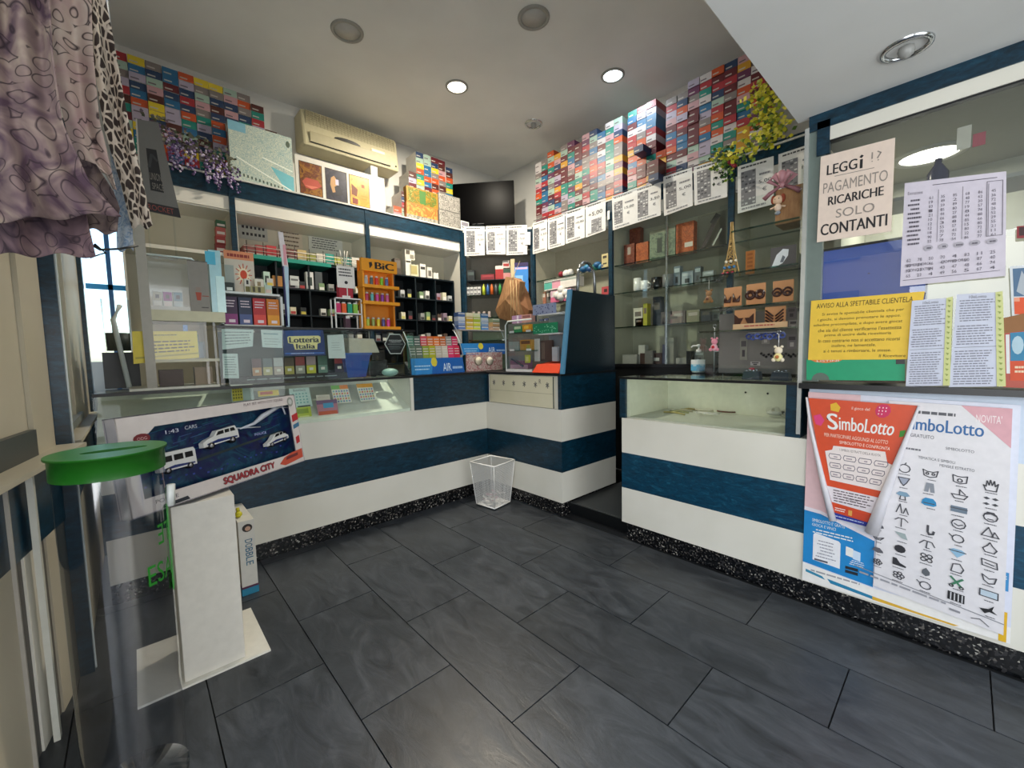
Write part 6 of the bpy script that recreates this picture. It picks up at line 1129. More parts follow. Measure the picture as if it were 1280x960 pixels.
# brochures at the far right edge
s = rs([(1252, 398), (1300, 392), (1300, 486), (1254, 484)], M('#a8391c', .4), .02, 2.225); s.pol([(.0, .0), (1, -.05), (1, .2), (.02, .22)], M('#8a5a2a')).rect(.22, .22, 1, .62, '#2a7aa0').pol([(.42 + .16 * math.cos(a), .40 + .13 * math.sin(a)) for a in [k * PI / 6 for k in range(12)]], M('#a8c4d0')).rect(.2, .62, 1, .9, '#c8481e').rect(.1, .24, .2, .8, '#d8d8d8').scrib(.3, .68, .9, .8, 2, M('#e0c8a8'), 240); s.build('brochure_holder', 'red and orange brochure holder at the right edge of the ledge', 'brochure holder')
s = rs([(1262, 333), (1300, 330), (1300, 396), (1265, 396)], M('#cfd4d8', .5), .004, 2.228); s.rect(.1, .05, 1, .6, '#4a6a8a').pol([(.2, .5), (.4, .1), (.6, .3), (.5, .6)], M('#a8b0b8')).rect(.1, .62, 1, .95, '#d8501e').rect(.1, .62, .3, .7, '#e89a7a'); s.build('brochure', 'blue and orange brochure above the red holder', 'brochure')
s = rs([(1271, 283), (1300, 280), (1300, 296), (1271, 298)], M('#8a1f2a', .5), .003, 2.228); s.rect(.1, .1, 1, .8, '#3a1a1c'); s.build('sticker', 'small dark red sticker at the right edge of the booth window', 'sticker')
m = MB(); p = U(1172, 222, 'x', 2.6); m.lathe([(.03, 0), (.035, .03), (.035, .09), (.012, .13), (.012, .15)], (p.x, p.y, 1.84), M('#25284a', .25), 14); m.box(2.5, -.2, 1.825, 2.75, .42, 1.84, M('#7a7c78', .3)); tag(m.build('dark_bottle'), 'dark blue bottle on a high glass shelf inside the booth', 'bottle')
s = Sheet(*rectpts('R', 2.30, 1196, 158, 1214, 186, None), M('#b8b4a8', .7), .002); s.build('taped_paper', 'plain grey white paper hanging inside at the top of the booth window', 'paper')
s = Sheet(*rectpts('R', 2.305, 1216, 166, 1232, 182, None), M('#9a3a4a', .7), .002); s.build('pink_pennant', 'small pink pennant beside the paper inside the booth window', 'pennant')
# ledge front transparent sheet strip
s = rs([(1011, 484), (1274, 499), (1274, 506), (1011, 491)], FILM, .0015, 2.242)

# ---- POSTERS on the counter front
XP = 2.2405
s = Sheet((XP, .471, .998), (XP, -.136, .985), (XP, -.150, .130), (XP, .472, .118), M('#d9dcea', .45), .002)
PKC = M('#e3bfc2', .5); BL = M('#1f86c8', .4)
s.rect(.0, .0, .30, .62, PKC); s.pol([(0, .62), (.1, .625), (.22, .655), (.4, .70), (.4, .93), (0, .90)], BL); s.pol([(0, .60), (.1, .607), (.22, .64), (.4, .685), (.4, .70), (.22, .655), (.1, .625), (0, .62)], M('#e8e0e8'))
s.text('SIMBOLOTTO E\' GRATIS', .05, .655, .24, .672, WHITE).text('GIOCA E VINCI', .05, .68, .19, .695, WHITE).scrib(.05, .705, .3, .735, 2, WHITE, 300, .4)
s.pol([(.06, .74), (.07, .73), (.21, .745), (.22, .755), (.22, .885), (.06, .875)], M('#e8e8ec')); s.scrib(.075, .76, .2, .86, 6, M('#8a8a98'), 301, .3).rect(.07, .865, .15, .875, '#5a5a68')
s.pol([(.25, .76), (.29, .765), (.29, .81), (.25, .805)], WHITE).pol([(.29, .77), (.33, .775), (.33, .82), (.29, .815)], M('#c8dcf0')).scrib(.245, .82, .36, .85, 3, WHITE, 302, .35).rect(.25, .86, .32, .875, '#16202c').rect(.25, .88, .32, .895, '#16202c')
s.pol([(0, .905), (.4, .935), (1, .93), (1, 1), (0, 1)], M('#eceae6')); s.pol([(.02, .935), (.12, .95), (.14, .965), (.02, .95)], M('#2a86a8')).pol([(.15, .955), (.4, .975), (.4, .99), (.17, .975)], M('#1f7fa8')).pol([(.40, .975), (.6, .985), (.8, .99), (.78, .998), (.4, .992)], M('#d8aa30')).scrib(.05, .925, .4, .945, 1, M('#9a9aa0'), 303, .4)
s.rect(.955, .70, .985, .78, '#3a8ac0').text('E', .962, .715, .978, .73, WHITE).rect(.955, .87, .985, 1.0, '#dcae20')
s.build('lottery_poster', 'large white and pink poster with sky blue corner, bottom layer on the counter', 'poster')
# white symbol poster, bulging slightly
s = Sheet((2.232, .20, .978), (2.232, -.118, .972), (2.232, -.133, .157), (2.232, .222, .196), M('#dfdcdf', .5), .0025)
s.pol([(.62, .0), (1, .0), (1, .17)], M('#d8a4ac')); s.text('NOVITA\'', .74, .035, .93, .07, M('#f0e4e4')); s.scrib(.12, .035, .6, .055, 1, M('#5a5a60'), 310, .7)
BLU = M('#1f5f9a', .4); s.text('imboLotto', .23, .075, .80, .135, BLU).text('imboLotto', .235, .075, .805, .135, BLU).text('GRATUITO', .22, .155, .42, .172, M('#5a5a60')).text('SIMBOLOTTO', .52, .20, .74, .213, M('#6a6a70')).scrib(.1, .225, .35, .24, 1, M('#6a6a70'), 312, .6).text('TEMATICA E SIMBOLI', .30, .262, .60, .275, M('#6a6a70')).text('MENSILE ESTRATTO', .48, .285, .75, .298, M('#6a6a70'))
LI = M('#4a4a50', .7)
def icon(s, k, u, v, r):
    rv = r * (s.w / s.h); P_ = lambda pts: [(u + a * r, v + b * rv) for a, b in pts]; t = .0042
    circ = lambda cx, cy, q, n=10: P_([(cx + q * math.cos(j * 2 * PI / n), cy + q * math.sin(j * 2 * PI / n)) for j in range(n)])
    L = lambda pts, cl=False, m=LI: s.line(pts, t, m, cl)
    if k == 'apple': L(circ(0, .1, .8), True); L(P_([(0, -.7), (.2, -1.1)]))
    elif k == 'mask': L(P_([(-1, -.6), (-.4, -.3), (.4, -.3), (1, -.6), (.8, .5), (0, .8), (-.8, .5)]), True); L(circ(-.4, .1, .2, 6), True); L(circ(.4, .1, .2, 6), True)
    elif k == 'pig': L(P_([(-.9, -.7), (-.3, -.5), (.3, -.5), (.9, -.7), (.8, .5), (0, .8), (-.8, .5)]), True); L(circ(0, .2, .3, 8), True)
    elif k == 'hand': L(P_([(-.6, .9), (-.9, 0), (-.6, .2), (-.5, -.8), (-.25, -.1), (-.1, -1), (.1, -.1), (.35, -.9), (.45, 0), (.8, -.5), (.6, .9)]), True)
    elif k == 'beans':
        for a, b in ((-.5, -.5), (.5, -.5), (-.5, .5), (.5, .5)): s.pol(P_([(a - .4, b), (a, b - .25), (a + .4, b), (a, b + .25)]), LI)
    elif k == 'trousers': s.pol(P_([(-.5, -.9), (.5, -.9), (.7, .9), (.15, .9), (0, -.3), (-.15, .9), (-.7, .9)]), M('#8a8f98'))
    elif k == 'diaper': s.pol(P_([(-.8, -.8), (.8, -.8), (.4, .2), (0, .8), (-.4, .2)]), M('#9aa0b0')); L(P_([(-.8, -.8), (.8, -.8), (.4, .2), (0, .8), (-.4, .2)]), True)
    elif k == 'ship': L(P_([(-1, .1), (1, .1), (.6, .8), (-.6, .8)]), True); L(P_([(0, .1), (0, -.9), (.7, -.1)]))
    elif k == 'face': L(circ(0, 0, .8), True); s.pol(P_([(-.8, -.2), (-.4, -.9), (.4, -.9), (.8, -.2), (0, -.5)]), LI); L(P_([(-.3, .4), (.3, .4)]))
    elif k == 'bluefrog': s.pol(P_([(-1, .5), (-.9, -.2), (-.5, -.7), (.5, -.7), (.9, -.2), (1, .5), (.6, .8), (-.6, .8)]), M('#2a86b8')); L(P_([(-.7, .3), (.7, .3)]))
    elif k == 'mush': s.pol(P_([(-1, -.1), (-.5, -.7), (.5, -.7), (1, -.1), (.5, .2), (-.5, .2)]), M('#7a9ab0')); L(P_([(-.3, .2), (-.4, .9), (.4, .9), (.3, .2)]))
    elif k == 'box': s.pol(P_([(-1, -.5), (1, -.5), (1, .6), (-1, .6)]), M('#6a7a8a')); L(P_([(-1, -.1), (1, -.1)]))
    elif k == 'easel': L(P_([(-.8, .9), (-.3, -.9), (0, .9)])); L(P_([(.2, .9), (.5, -.3), (.9, .9)]))
    elif k == 'tri': L(P_([(-1, .7), (-.2, -.9), (.4, .7)]), True); L(P_([(.2, .7), (.5, -.2), (1, .7)]), True)
    elif k == 'lips': L(circ(0, 0, .85), True); L(P_([(-.5, 0), (0, .3), (.5, 0)]))
    elif k == 'pick': L(P_([(0, -.8), (0, .9)])); L(P_([(-.9, -.3), (-.4, -.8), (.4, -.8), (.9, -.3)]))
    elif k == 'hook': s.line(P_([(0, -.9), (0, .3), (.2, .8), (.7, .6), (.8, .1)]), .008, LI)
    elif k == 'ham': s.pol(P_([(-.9, -.6), (.6, -.6), (1, .6), (.2, .5)]), M('#9aa8a8'))
    elif k == 'pan': L(circ(0, 0, .7), True); L(P_([(-.7, -.2), (-1.1, -.6)]))
    elif k == 'onion': L(P_([(0, -1), (.3, -.4), (.8, .2), (.5, .8), (-.5, .8), (-.8, .2), (-.3, -.4)]), True)
    elif k == 'disc': s.pol(circ(0, 0, .8), M('#2a2a30')); s.pol(circ(0, 0, .25, 6), M('#dfdcdf'))
    elif k == 'umbr': L(P_([(-1, .2), (-.4, -.6), (.6, -.5), (1, .3)])); L(P_([(0, -.4), (-.1, .8), (.3, .8)]))
    elif k == 'diam': s.pol(P_([(-1, -.4), (-.5, -.8), (.5, -.8), (1, -.4), (0, .8)]), M('#8ab4d0')); L(P_([(-1, -.4), (1, -.4)]))
    elif k == 'map': L(P_([(-.9, -.6), (.8, -.4), (.9, .7), (-.8, .5)]), True); L(P_([(-.5, 0), (.5, .2)]))
    elif k == 'shoe': s.pol(P_([(-.9, -.7), (-.4, -.7), (.1, .1), (1, .5), (.9, .8), (-.9, .8)]), M('#2c2c32'))
    elif k == 'clover':
        for a, b in ((-.4, -.4), (.4, -.4), (-.4, .4), (.4, .4)): L(circ(u * 0 + a, b, .35, 7), True)
    elif k == 'egg': s.pol(P_([(0, -.8), (.5, -.1), (.5, .5), (0, .9), (-.5, .5), (-.5, -.1)]), M('#5a5e64'))
    elif k == 'ghost': L(P_([(-.7, .8), (-.5, -.6), (.3, -.9), (.8, 0), (.5, .8)]), True)
    elif k == 'scis': s.line(P_([(-.7, -.9), (.6, .6)]), .008, M('#3a7a5a')); s.line(P_([(.7, -.9), (-.6, .6)]), .008, M('#3a7a5a')); L(circ(-.6, .75, .25, 6), True); L(circ(.6, .75, .25, 6), True)
    elif k == 'bars': s.pol(P_([(-1, -.8), (1, -.8), (1, .8), (-1, .8)]), M('#1e1e22')); [s.pol(P_([(a, -.7), (a + .15, -.7), (a + .15, .7), (a, .7)]), M('#c8c8cc')) for a in (-.7, -.25, .2, .65)]
    elif k == 'tv': s.pol(P_([(-1, -.6), (1, -.6), (1, .6), (-1, .6)]), M('#b8c8d4')); L(P_([(-1, -.6), (1, -.6), (1, .6), (-1, .6)]), True)
    elif k == 'bird': s.pol(P_([(-1, .2), (0, -.1), (.6, -.9), (.4, 0), (1, .5), (.1, .4), (-.4, .9)]), M('#18181c'))
    elif k == 'chick': L(P_([(-.8, -.6), (0, 0), (.8, -.4), (.6, .6), (0, .9), (-.6, .4)]), True)
    elif k == 'melon': L(P_([(-1, -.2), (-.5, .5), (.4, .5), (1, -.3), (0, .2)]), True)
    elif k == 'car': s.pol(P_([(-1, .4), (-.6, -.5), (.3, -.6), (.9, .1), (1, .5), (0, .8)]), M('#5a5a62'))
    elif k == 'flower': [L(circ(.5 * math.cos(j * 1.256), .5 * math.sin(j * 1.256), .3, 6), True) for j in range(5)]
    s.scrib(u - r * .9, v + rv * 1.15, u + r * .9, v + rv * 1.4, 1, M('#5a5a60'), int(u * 100 + v * 1000), .6)
colsx = [.18, .40, .635, .865]
rows_ = [['apple', 'mask', 'pig', 'hand'], ['diaper', 'trousers', 'ship', 'beans'], ['mush', 'bluefrog', 'box', 'face'], ['easel', None, 'lips', 'tri'], ['pick', 'hook', 'pan', 'onion'], ['ham', 'umbr', 'diam', 'map'], ['disc', 'clover', 'ghost', 'chick'], ['shoe', 'egg', 'scis', 'tv'], ['flower', 'pan', 'bars', 'bird']]
for r, row in enumerate(rows_):
    for c, k in enumerate(row):
        if k: icon(s, k, colsx[c] + .012 * r * .2 + .01, .335 + r * .070 + c * .004, .062)
for r, k in enumerate(['umbr', 'ham', 'pick', 'diaper', 'car', 'melon', 'car', 'flower']): icon(s, k, -.02 + .0 + .01 * r * .6, .40 + r * .066, .05)
s.line([(-.18, .925), (1, .95)], .004, M('#8a8a90')).scrib(-.15, .94, .7, .965, 1, M('#9a9aa0'), 320, .4).line([(.78, .975), (.84, .965), (.9, .985)], .004, M('#6a6a70')).rect(.62, .965, .7, .975, '#8a8a90')
s.build('symbol_poster', 'white poster with rows of small drawn symbols and a NOVITA corner, middle layer', 'poster')
# rolled orange poster on top
ro = thing('rolled_poster', 'orange SimboLotto poster with curled white sides tapering down, topmost layer', 'poster', (2.22, .29, .44))
s = Sheet((2.220, .466, .972), (2.220, .112, .965), (2.220, .236, .445), (2.220, .372, .452), M('#d24a22', .4), .002)
s.text('imboLotto', .30, .135, .86, .245, WHITE).text('imboLotto', .305, .135, .865, .245, WHITE); s.text('S', .17, .115, .28, .25, WHITE).text('S', .18, .115, .29, .25, WHITE); s.pol([(.185 + .02 * math.cos(a), .155 + .02 * math.sin(a)) for a in [k * PI / 3 for k in range(6)]], M('#1a1a1e'))
s.pol([(.22, .04), (.28, .02), (.32, .06), (.30, .1), (.22, .09)], M('#e0b02a')).pol([(.02, .15), (.1, .13), (.14, .18), (.09, .23), (.03, .22)], M('#d83a78')).pol([(.72 + .07 * math.cos(a), .06 + .055 * math.sin(a)) for a in [k * PI / 5 for k in range(10)]], M('#c8285a')).text('il gioco del', .43, .045, .6, .075, M('#f0d8c8'))
for k in range(8): s.rect(.68 + (k % 3) * .03, .03 + (k // 3) * .025, .69 + (k % 3) * .03, .04 + (k // 3) * .025, '#f0d0d8')
s.pol([(.92, .2), (.97, .19), (.97, .24), (.93, .25)], M('#3a8a2a'))
s.text('PER PARTECIPARE AGGIUNGI AL LOTTO', .12, .285, .84, .315, M('#f0d4c0')).text('SIMBOLOTTO E CONFRONTA', .3, .335, .88, .36, M('#f4e0d0'))
s.pol([(.22, .385), (.84, .375), (.9, .46), (.97, .47), (.97, .69), (.12, .68), (.10, .44), (.2, .42)], M('#e8dcd8')); s.text('I SIMBOLI ESTRATTI DELLA RUOTA', .3, .40, .8, .42, M('#5a4a4a'))
for r in range(3):
    for c in range(4): u, v = .23 + c * .2 - r * .004, .475 + r * .075; s.line([(u - .07, v - .02), (u + .07, v - .02), (u + .085, v), (u + .07, v + .02), (u - .07, v + .02), (u - .085, v)], .006, M('#6a6270'), True).scrib(u - .05, v - .008, u + .05, v + .008, 1, M('#a09098'), r * 4 + c, .7)
s.pol([(.05, .735), (.99, .745), (.99, .885), (.1, .865)], M('#dfd6da')); s.scrib(.12, .75, .9, .86, 5, M('#5a4a50'), 330, .4).text('IL VINCITORE', .4, .80, .62, .82, M('#3a2a30'))
s.pol([(.05, .885), (.98, .905), (.98, .96), (.05, .945)], M('#c8401e')).scrib(.12, .9, .4, .935, 2, WHITE, 331, .4).rect(.45, .9, .53, .945, '#d8a04a').pol([(.02, .95), (.99, .965), (.99, 1), (.04, 1)], M('#1f2f8a')).scrib(.1, .97, .9, .985, 1, M('#b8c0e0'), 332, .5)
s.build('orange_print', parent=ro)
m = MB(); W2 = M('#d4d2d8', .5)
m.tube([(2.216, .472, .975), (2.214, .455, .85), (2.212, .40, .60), (2.214, .362, .44)], [.004, .006, .011, .014], W2, 8).build('left_curl', ro)
m = MB(); m.tube([(2.216, .112, .965), (2.213, .15, .80), (2.210, .2, .58), (2.21, .232, .425)], [.004, .009, .017, .024], W2, 10).build('right_curl', ro)
s = Sheet((2.241, .5, .82), (2.241, .47, .82), (2.241, .47, .62), (2.241, .5, .62), FILM, .001)

# ================================================================== FLOOR THINGS
# white mesh waste basket
wb_ = thing('waste_basket', 'white wire mesh waste basket with crumpled paper by the cash desk', 'waste basket', (2.08, 2.50, 0))
T4 = [U(582, 570, 'z', .36), U(605, 579, 'z', .36), U(642, 567, 'z', .36), U(621, 560, 'z', .36)]
B4 = [U(592, 627, 'z', .012), U(606, 640, 'z', .012), U(637, 630, 'z', .012), U(622, 621, 'z', .012)]
# regularise: square basket turned a little
cx_, cy_ = 2.055, 2.50; ang = math.atan2((T4[2] - T4[1]).y, (T4[2] - T4[1]).x)
def sq(h, z): return [Vector((cx_ + h * math.sqrt(2) * math.cos(ang + PI / 4 + k * PI / 2 + PI / 2), cy_ + h * math.sqrt(2) * math.sin(ang + PI / 4 + k * PI / 2 + PI / 2), z)) for k in range(4)]
hT = (T4[2] - T4[1]).length / 2; hT = .125; hB = .095; TT, BB = sq(hT, .35), sq(hB, .01); WW = M('#d8d8d6', .4)
for k in range(4):
    a, b_, c, d = BB[k], BB[(k + 1) % 4], TT[(k + 1) % 4], TT[k]; m = MB(); n_ = ((b_ - a).cross(d - a)).normalized() * .0012
    for i in range(30):
        f = (i + .5) / 30; p, q = a.lerp(b_, f), d.lerp(c, f); e = (b_ - a).normalized() * .0011; m.add([p - e, p + e, q + e, q - e], [(0, 1, 2, 3)], WW)
    for j in range(34):
        f = (j + .5) / 34; p, q = a.lerp(d, f), b_.lerp(c, f); e = Vector((0, 0, .0013)); m.add([p - e + n_ * .3, q - e + n_ * .3, q + e + n_ * .3, p + e + n_ * .3], [(0, 1, 2, 3)], WW)
    m.build('mesh_side', wb_)
MB().tube(TT, .006, WHITE, 6, closed=True).build('rim', wb_); MB().tube([p + Vector((0, 0, .002)) for p in BB], .006, WHITE, 6, closed=True).poly(BB, WW).build('base', wb_)
for k in range(4): MB().tube([BB[k], TT[k]], .003, WHITE, 6).build('corner_wire', wb_)
m = MB(); rn = random.Random(8)
for k in range(26):
    c = Vector((cx_ + rn.uniform(-.06, .06), cy_ + rn.uniform(-.06, .06), .03 + rn.random() * .07)); ps = [c + Vector((rn.uniform(-.03, .03), rn.uniform(-.03, .03), rn.uniform(-.02, .02))) for _ in range(4)]; m.add(ps, [(0, 1, 2), (0, 2, 3)], M(rn.choice(['#d4d0ce', '#b8b4b8', '#c8a8b0', '#dcdcd8'])))
tag(m.build('waste_paper', kind='stuff'), 'crumpled paper scraps in the bottom of the wire basket', 'waste paper')
# pedestal
pe = thing('pedestal', 'white cardboard pedestal stand with a flat base plate under the toy box', 'pedestal', (.16, 2.0, 0))
PW = M('#cfcbc0', .6); MB().box(-.065, 1.878, 0, .342, 2.268, .008, M('#d9d6cb', .6)).build('base_plate', pe); MB().box(.066, 1.90, .008, .258, 2.15, .674, PW).build('column', pe, bevel=.003)
# toy box
tb = thing('toy_car_box', 'long window box of white toy police cars lettered SQUADRA CITY on the pedestal', 'toy box', (.283, 1.99, .675))
BLp, BRp = Vector((-.034, 1.793, .6755)), Vector((.600, 2.196, .6755)); dt = (BRp - BLp).normalized(); nt_ = Vector((-dt.y, dt.x, 0)); th = math.radians(7); upv = nt_ * math.sin(th) + Vector((0, 0, math.cos(th))); bk_ = nt_ * math.cos(th) - Vector((0, 0, math.sin(th)))
BLp += Vector((0, 0, .012)) ; BRp += Vector((0, 0, .012)); TLp, TRp = BLp + upv * .335, BRp + upv * .335; DP = .055
m = MB(); WB = M('#c8c0bc', .4); 
m.hexa([TLp, TRp, TRp + bk_ * DP, TLp + bk_ * DP][::1], [TLp - upv * .004, TRp - upv * .004, TRp + bk_ * DP - upv * .004, TLp + bk_ * DP - upv * .004], M('#2a3444', .4)); m.hexa([BLp, BRp, BRp + bk_ * DP, BLp + bk_ * DP], [BLp + upv * .004, BRp + upv * .004, BRp + bk_ * DP + upv * .004, BLp + bk_ * DP + upv * .004], M('#2a3a6a', .4))
m.hexa([BLp, BLp + dt * .004, BLp + dt * .004 + bk_ * DP, BLp + bk_ * DP], [TLp, TLp + dt * .004, TLp + dt * .004 + bk_ * DP, TLp + bk_ * DP], M('#a29c9c', .4)); m.hexa([BRp - dt * .004, BRp, BRp + bk_ * DP, BRp - dt * .004 + bk_ * DP], [TRp - dt * .004, TRp, TRp + bk_ * DP, TRp - dt * .004 + bk_ * DP], M('#8a8a98', .4))
m.build('carton', tb)
q = [TLp + bk_ * .045, TRp + bk_ * .045, BRp + bk_ * .045, BLp + bk_ * .045]
s = Sheet(*q, mk_picture('night_city_print', ['#0c1030', '#141a50', '#0e2a4a', '#1a4a62', '#101440'], 9, 2.5), .003); rn = random.Random(15)
for k in range(40): u, v = rn.uniform(.1, .9), rn.uniform(.2, .5); s.line([(u, v), (u + .06, v - .015)], .006, M(rn.choice(['#24407a', '#1f6a78', '#3a5a8a'])))
for k in range(22): u, v = .1 + k * .037, .72 + rn.uniform(-.05, .06); s.rect(u, v, u + .012, v + .02, rn.choice(['#2a3a8a', '#20307a', '#3a4a9a']))
s.line([(.3, .62), (.9, .5)], .03, M('#2e3a3a')); s.build('backdrop', parent=tb)
# front frame with window
s = Sheet(TLp, TRp, BRp, BLp, None); F_ = lambda pts, m: s.pol(pts, m, 0)
F_([(0, 0), (1, 0), (1, .16), (.93, .14), (.15, .14), (.12, .2), (.06, .22), (0, .22)], WB); F_([(0, .22), (.06, .22), (.06, .84), (0, .84)], WB); F_([(0, .84), (.42, .84), (.84, .84), (1, .8), (1, 1), (0, 1)], WB); F_([(.94, .14), (1, .16), (1, .8), (.94, .82)], WB)
s.text('PLAY SET WITH CITY SQUAD', .62, .035, .90, .075, M('#5a4448'), .001); s.pol([(.955 + .025 * math.cos(a), .10 + .07 * math.sin(a)) for a in [k * PI / 5 for k in range(10)]], M('#8a8c84'), .001).pol([(.955 + .014 * math.cos(a), .10 + .04 * math.sin(a)) for a in [k * PI / 5 for k in range(10)]], M('#b8bab4'), .0016)
s.pol([(.95, .30), (1, .27), (1, .37), (.95, .40)], M('#a8242a'), .001).pol([(.95, .44), (1, .41), (1, .47), (.95, .50)], M('#3a6a8a'), .001).pol([(.955, .62), (.985, .60), (.985, .70), (.955, .72)], M('#a8242a'), .001)
RD = M('#b03a40', .4)
for dx, dy in ((-.004, 0), (.004, 0), (0, -.008), (0, .008)): s.text('SQUADRA CITY', .43 + dx, .875 + dy, .76 + dx, .965 + dy, M('#5a2a30'), .001)
s.text('SQUADRA CITY', .43, .875, .76, .965, RD, .0022).text('POLICE', .10, .88, .2, .92, M('#3a3a44'), .001).pol([(.13, .95), (.24, .94), (.25, .98), (.12, .985)], M('#20242c'), .001)
s.pol([(.80, .93), (.84, .86), (.90, .82), (.99, .80), (.99, .93), (.84, .97)], M('#b84a34'), .001).pol([(.86, .86), (.95, .84), (.95, .88), (.85, .9)], M('#6a2a2a'), .0016)
s.build('front_frame', parent=tb)
s = Sheet(TLp + bk_ * .0, TRp, BRp, BLp, None)
s.pol([(.06, .14), (.94, .14), (.94, .84), (.06, .84)], FILM, -.001); s.pol([(.09 + .035 * math.cos(a), .24 + .05 * math.sin(a)) for a in [k * PI / 6 for k in range(12)]], M('#6a1a20'), .001).text('ODG', .07, .225, .11, .255, M('#c8a0a0'), .002).text('1:43', .19, .2, .25, .24, M('#b8bcc8'), .001).text('CARS', .28, .19, .34, .23, M('#a8acb8'), .001).text('POLICE', .66, .44, .74, .47, M('#a8b0e0'), .001)
s.build('window_film', parent=tb)
def toycar(u, v, L, lb, kind='suv', rot=0):
    """small toy car, side view, at (u,v) of the window plane"""
    o = TLp + (TRp - TLp) * u + (BLp - TLp) * v + bk_ * .022; R_ = lambda a, b, d: o + dt * (a * L) + upv * (b * L) + dt * 0 + bk_ * d + upv * (a * L * math.tan(rot)); m = MB()
    if kind == 'suv': pr = [(-.5, .08), (-.5, .2), (-.38, .26), (-.2, .3), (-.1, .42), (.42, .44), (.49, .3), (.5, .1)]
    elif kind == 'van': pr = [(-.5, .08), (-.5, .28), (-.42, .5), (-.3, .58), (.46, .58), (.5, .5), (.5, .08)]
    else: pr = [(-.5, .08), (-.5, .18), (-.3, .25), (-.12, .4), (.25, .4), (.42, .25), (.5, .2), (.5, .08)]
    W_ = M('#d8d8d4', .25); m.prism([R_(a, b, -.012) for a, b in pr], bk_ * .024, W_)
    gl = [(-.14, .3), (-.07, .39), (.08, .40), (.08, .31)] if kind != 'van' else [(-.42, .32), (-.36, .48), (-.15, .48), (-.15, .32)]
    m.poly([R_(a, b, -.0125) for a, b in gl], BLACK); m.poly([R_(a, b, -.0125) for a, b in ([(.11, .31), (.11, .4), (.24, .4), (.24, .31)] if kind != 'van' else [(-.10, .32), (-.10, .48), (.15, .48), (.15, .32)])], BLACK); m.poly([R_(a, b, -.0125) for a, b in ([(.27, .31), (.27, .4), (.38, .4), (.42, .31)] if kind != 'van' else [(.2, .32), (.2, .48), (.42, .48), (.42, .32)])], BLACK)
    m.poly([R_(a, b, -.0125) for a, b in [(-.4, .12), (.45, .12), (.45, .16), (-.1, .2), (-.4, .15)]], M('#20306a', .3))
    car_ = m.build('toy_car', tb, label=lb)
    for a in (-.3, .3): MB().lathe([(.085 * L, -.014), (.085 * L, .014)], R_(a, .08, 0), BLACK, 12, axis=bk_).lathe([(.045 * L, -.0148), (.045 * L, -.014)], R_(a, .08, 0), M('#a8a8ac', .3, .5), 10, axis=bk_).build('wheel', car_)
toycar(.235, .66, .13, 'white toy van, partly behind the green lid', 'van'); toycar(.47, .50, .155, 'white toy off-road car in the middle', 'suv', .06); toycar(.83, .66, .125, 'white toy saloon car at the right', 'sedan', .12)
m = MB(); o = TLp + (TRp - TLp) * .76 + (BLp - TLp) * .24 + bk_ * .022; H_ = lambda a, b, d=0: o + dt * a + upv * b + bk_ * d
m.tube([H_(-.12, -.035), H_(-.05, -.025), H_(.0, -.0), H_(.06, .02), H_(.12, .035)], [.003, .007, .012, .009, .004], M('#c8ccd4', .3), 8).tube([H_(.05, .035), H_(.16, .02)], .003, M('#b8bcc4'), 5).tube([H_(-.14, -.03), H_(-.02, -.045)], .003, M('#b8bcc4'), 5).tube([H_(.12, .03), H_(.13, -.01)], .004, M('#b8bcc4'), 5); m.build('toy_helicopter', tb, label='silver toy helicopter at the upper right')
# narrow white game box on the floor behind the pedestal
gx = thing('game_box', 'narrow white game box with blue vertical lettering leaning on the counter front', 'box', (.375, 2.6, 0))
zt5 = U(311, 650, 'y', 2.42).z; MB().box(.335, 2.42, 0, .405, 2.74, zt5, M('#d8d6ce', .5)).box(.333, 2.418, 0, .407, 2.742, .035, M('#2a86a8', .5)).box(.3335, 2.4185, .035, .4065, 2.7415, .045, M('#5a2a4a', .5)).build('box_body', gx)
s = Sheet((.335, 2.4175, zt5), (.405, 2.4175, zt5), (.405, 2.4175, .04), (.335, 2.4175, .04), None); s.pol([(.55 + .32 * math.cos(a), .11 + .06 * math.sin(a)) for a in [k * PI / 6 for k in range(12)]], M('#2a2220')).pol([(.58 + .18 * math.cos(a), .12 + .035 * math.sin(a)) for a in [k * PI / 5 for k in range(10)]], M('#c8a088'))
v0_, v1_ = .28, .68
for t, k in zip('DOBBLE', range(6)): 
    vs, fs, _ = glyphs(t); a = v0_ + (v1_ - v0_) * k / 6; b_ = v0_ + (v1_ - v0_) * (k + .85) / 6
    s.mb.add([s.P(.35 + y_ * .45, a + x_ * (b_ - a), .0012) for x_, y_ in vs], fs, M('#2a6a8a'))
s.build('spine_print', parent=gx); m = MB(); m.ball((.352, 2.50, zt5 + .016), .018, M('#c8c020', .5), 8, (1, 1, .9)).tube([(.352, 2.50, zt5 + .03), (.35, 2.50, zt5 + .05)], .008, M('#c8c020'), 6); tag(m.build('yellow_figure'), 'small yellow figure on top of the white game box', 'figurine')

# recycling tube with green lid
bn = thing('recycling_tube', 'clear plastic tube bin with a green slotted lid at the left front', 'bin', (-.062, 1.535, 0))
bc = (-.062, 1.535); R0_, LZ = .112, .965; GR = M('#1b5f14', .35); GR2 = M('#2a7522', .35)
MB().lathe([(R0_ - .004, .01), (R0_ - .002, LZ - .05)], (bc[0], bc[1], 0), BINPL, 40, cap=False).build('clear_tube', bn)
MB().lathe([(R0_, 0), (R0_, .012)], (bc[0], bc[1], 0), ACRYL, 40).build('tube_base', bn)
m = MB(); n_ = 40; lidp = [(R0_ + .002, LZ - .06), (R0_ + .002, LZ - .006), (R0_ + .008, LZ - .006), (R0_ + .008, LZ)]; m.lathe(lidp, (bc[0], bc[1], 0), GR, n_, cap=False)
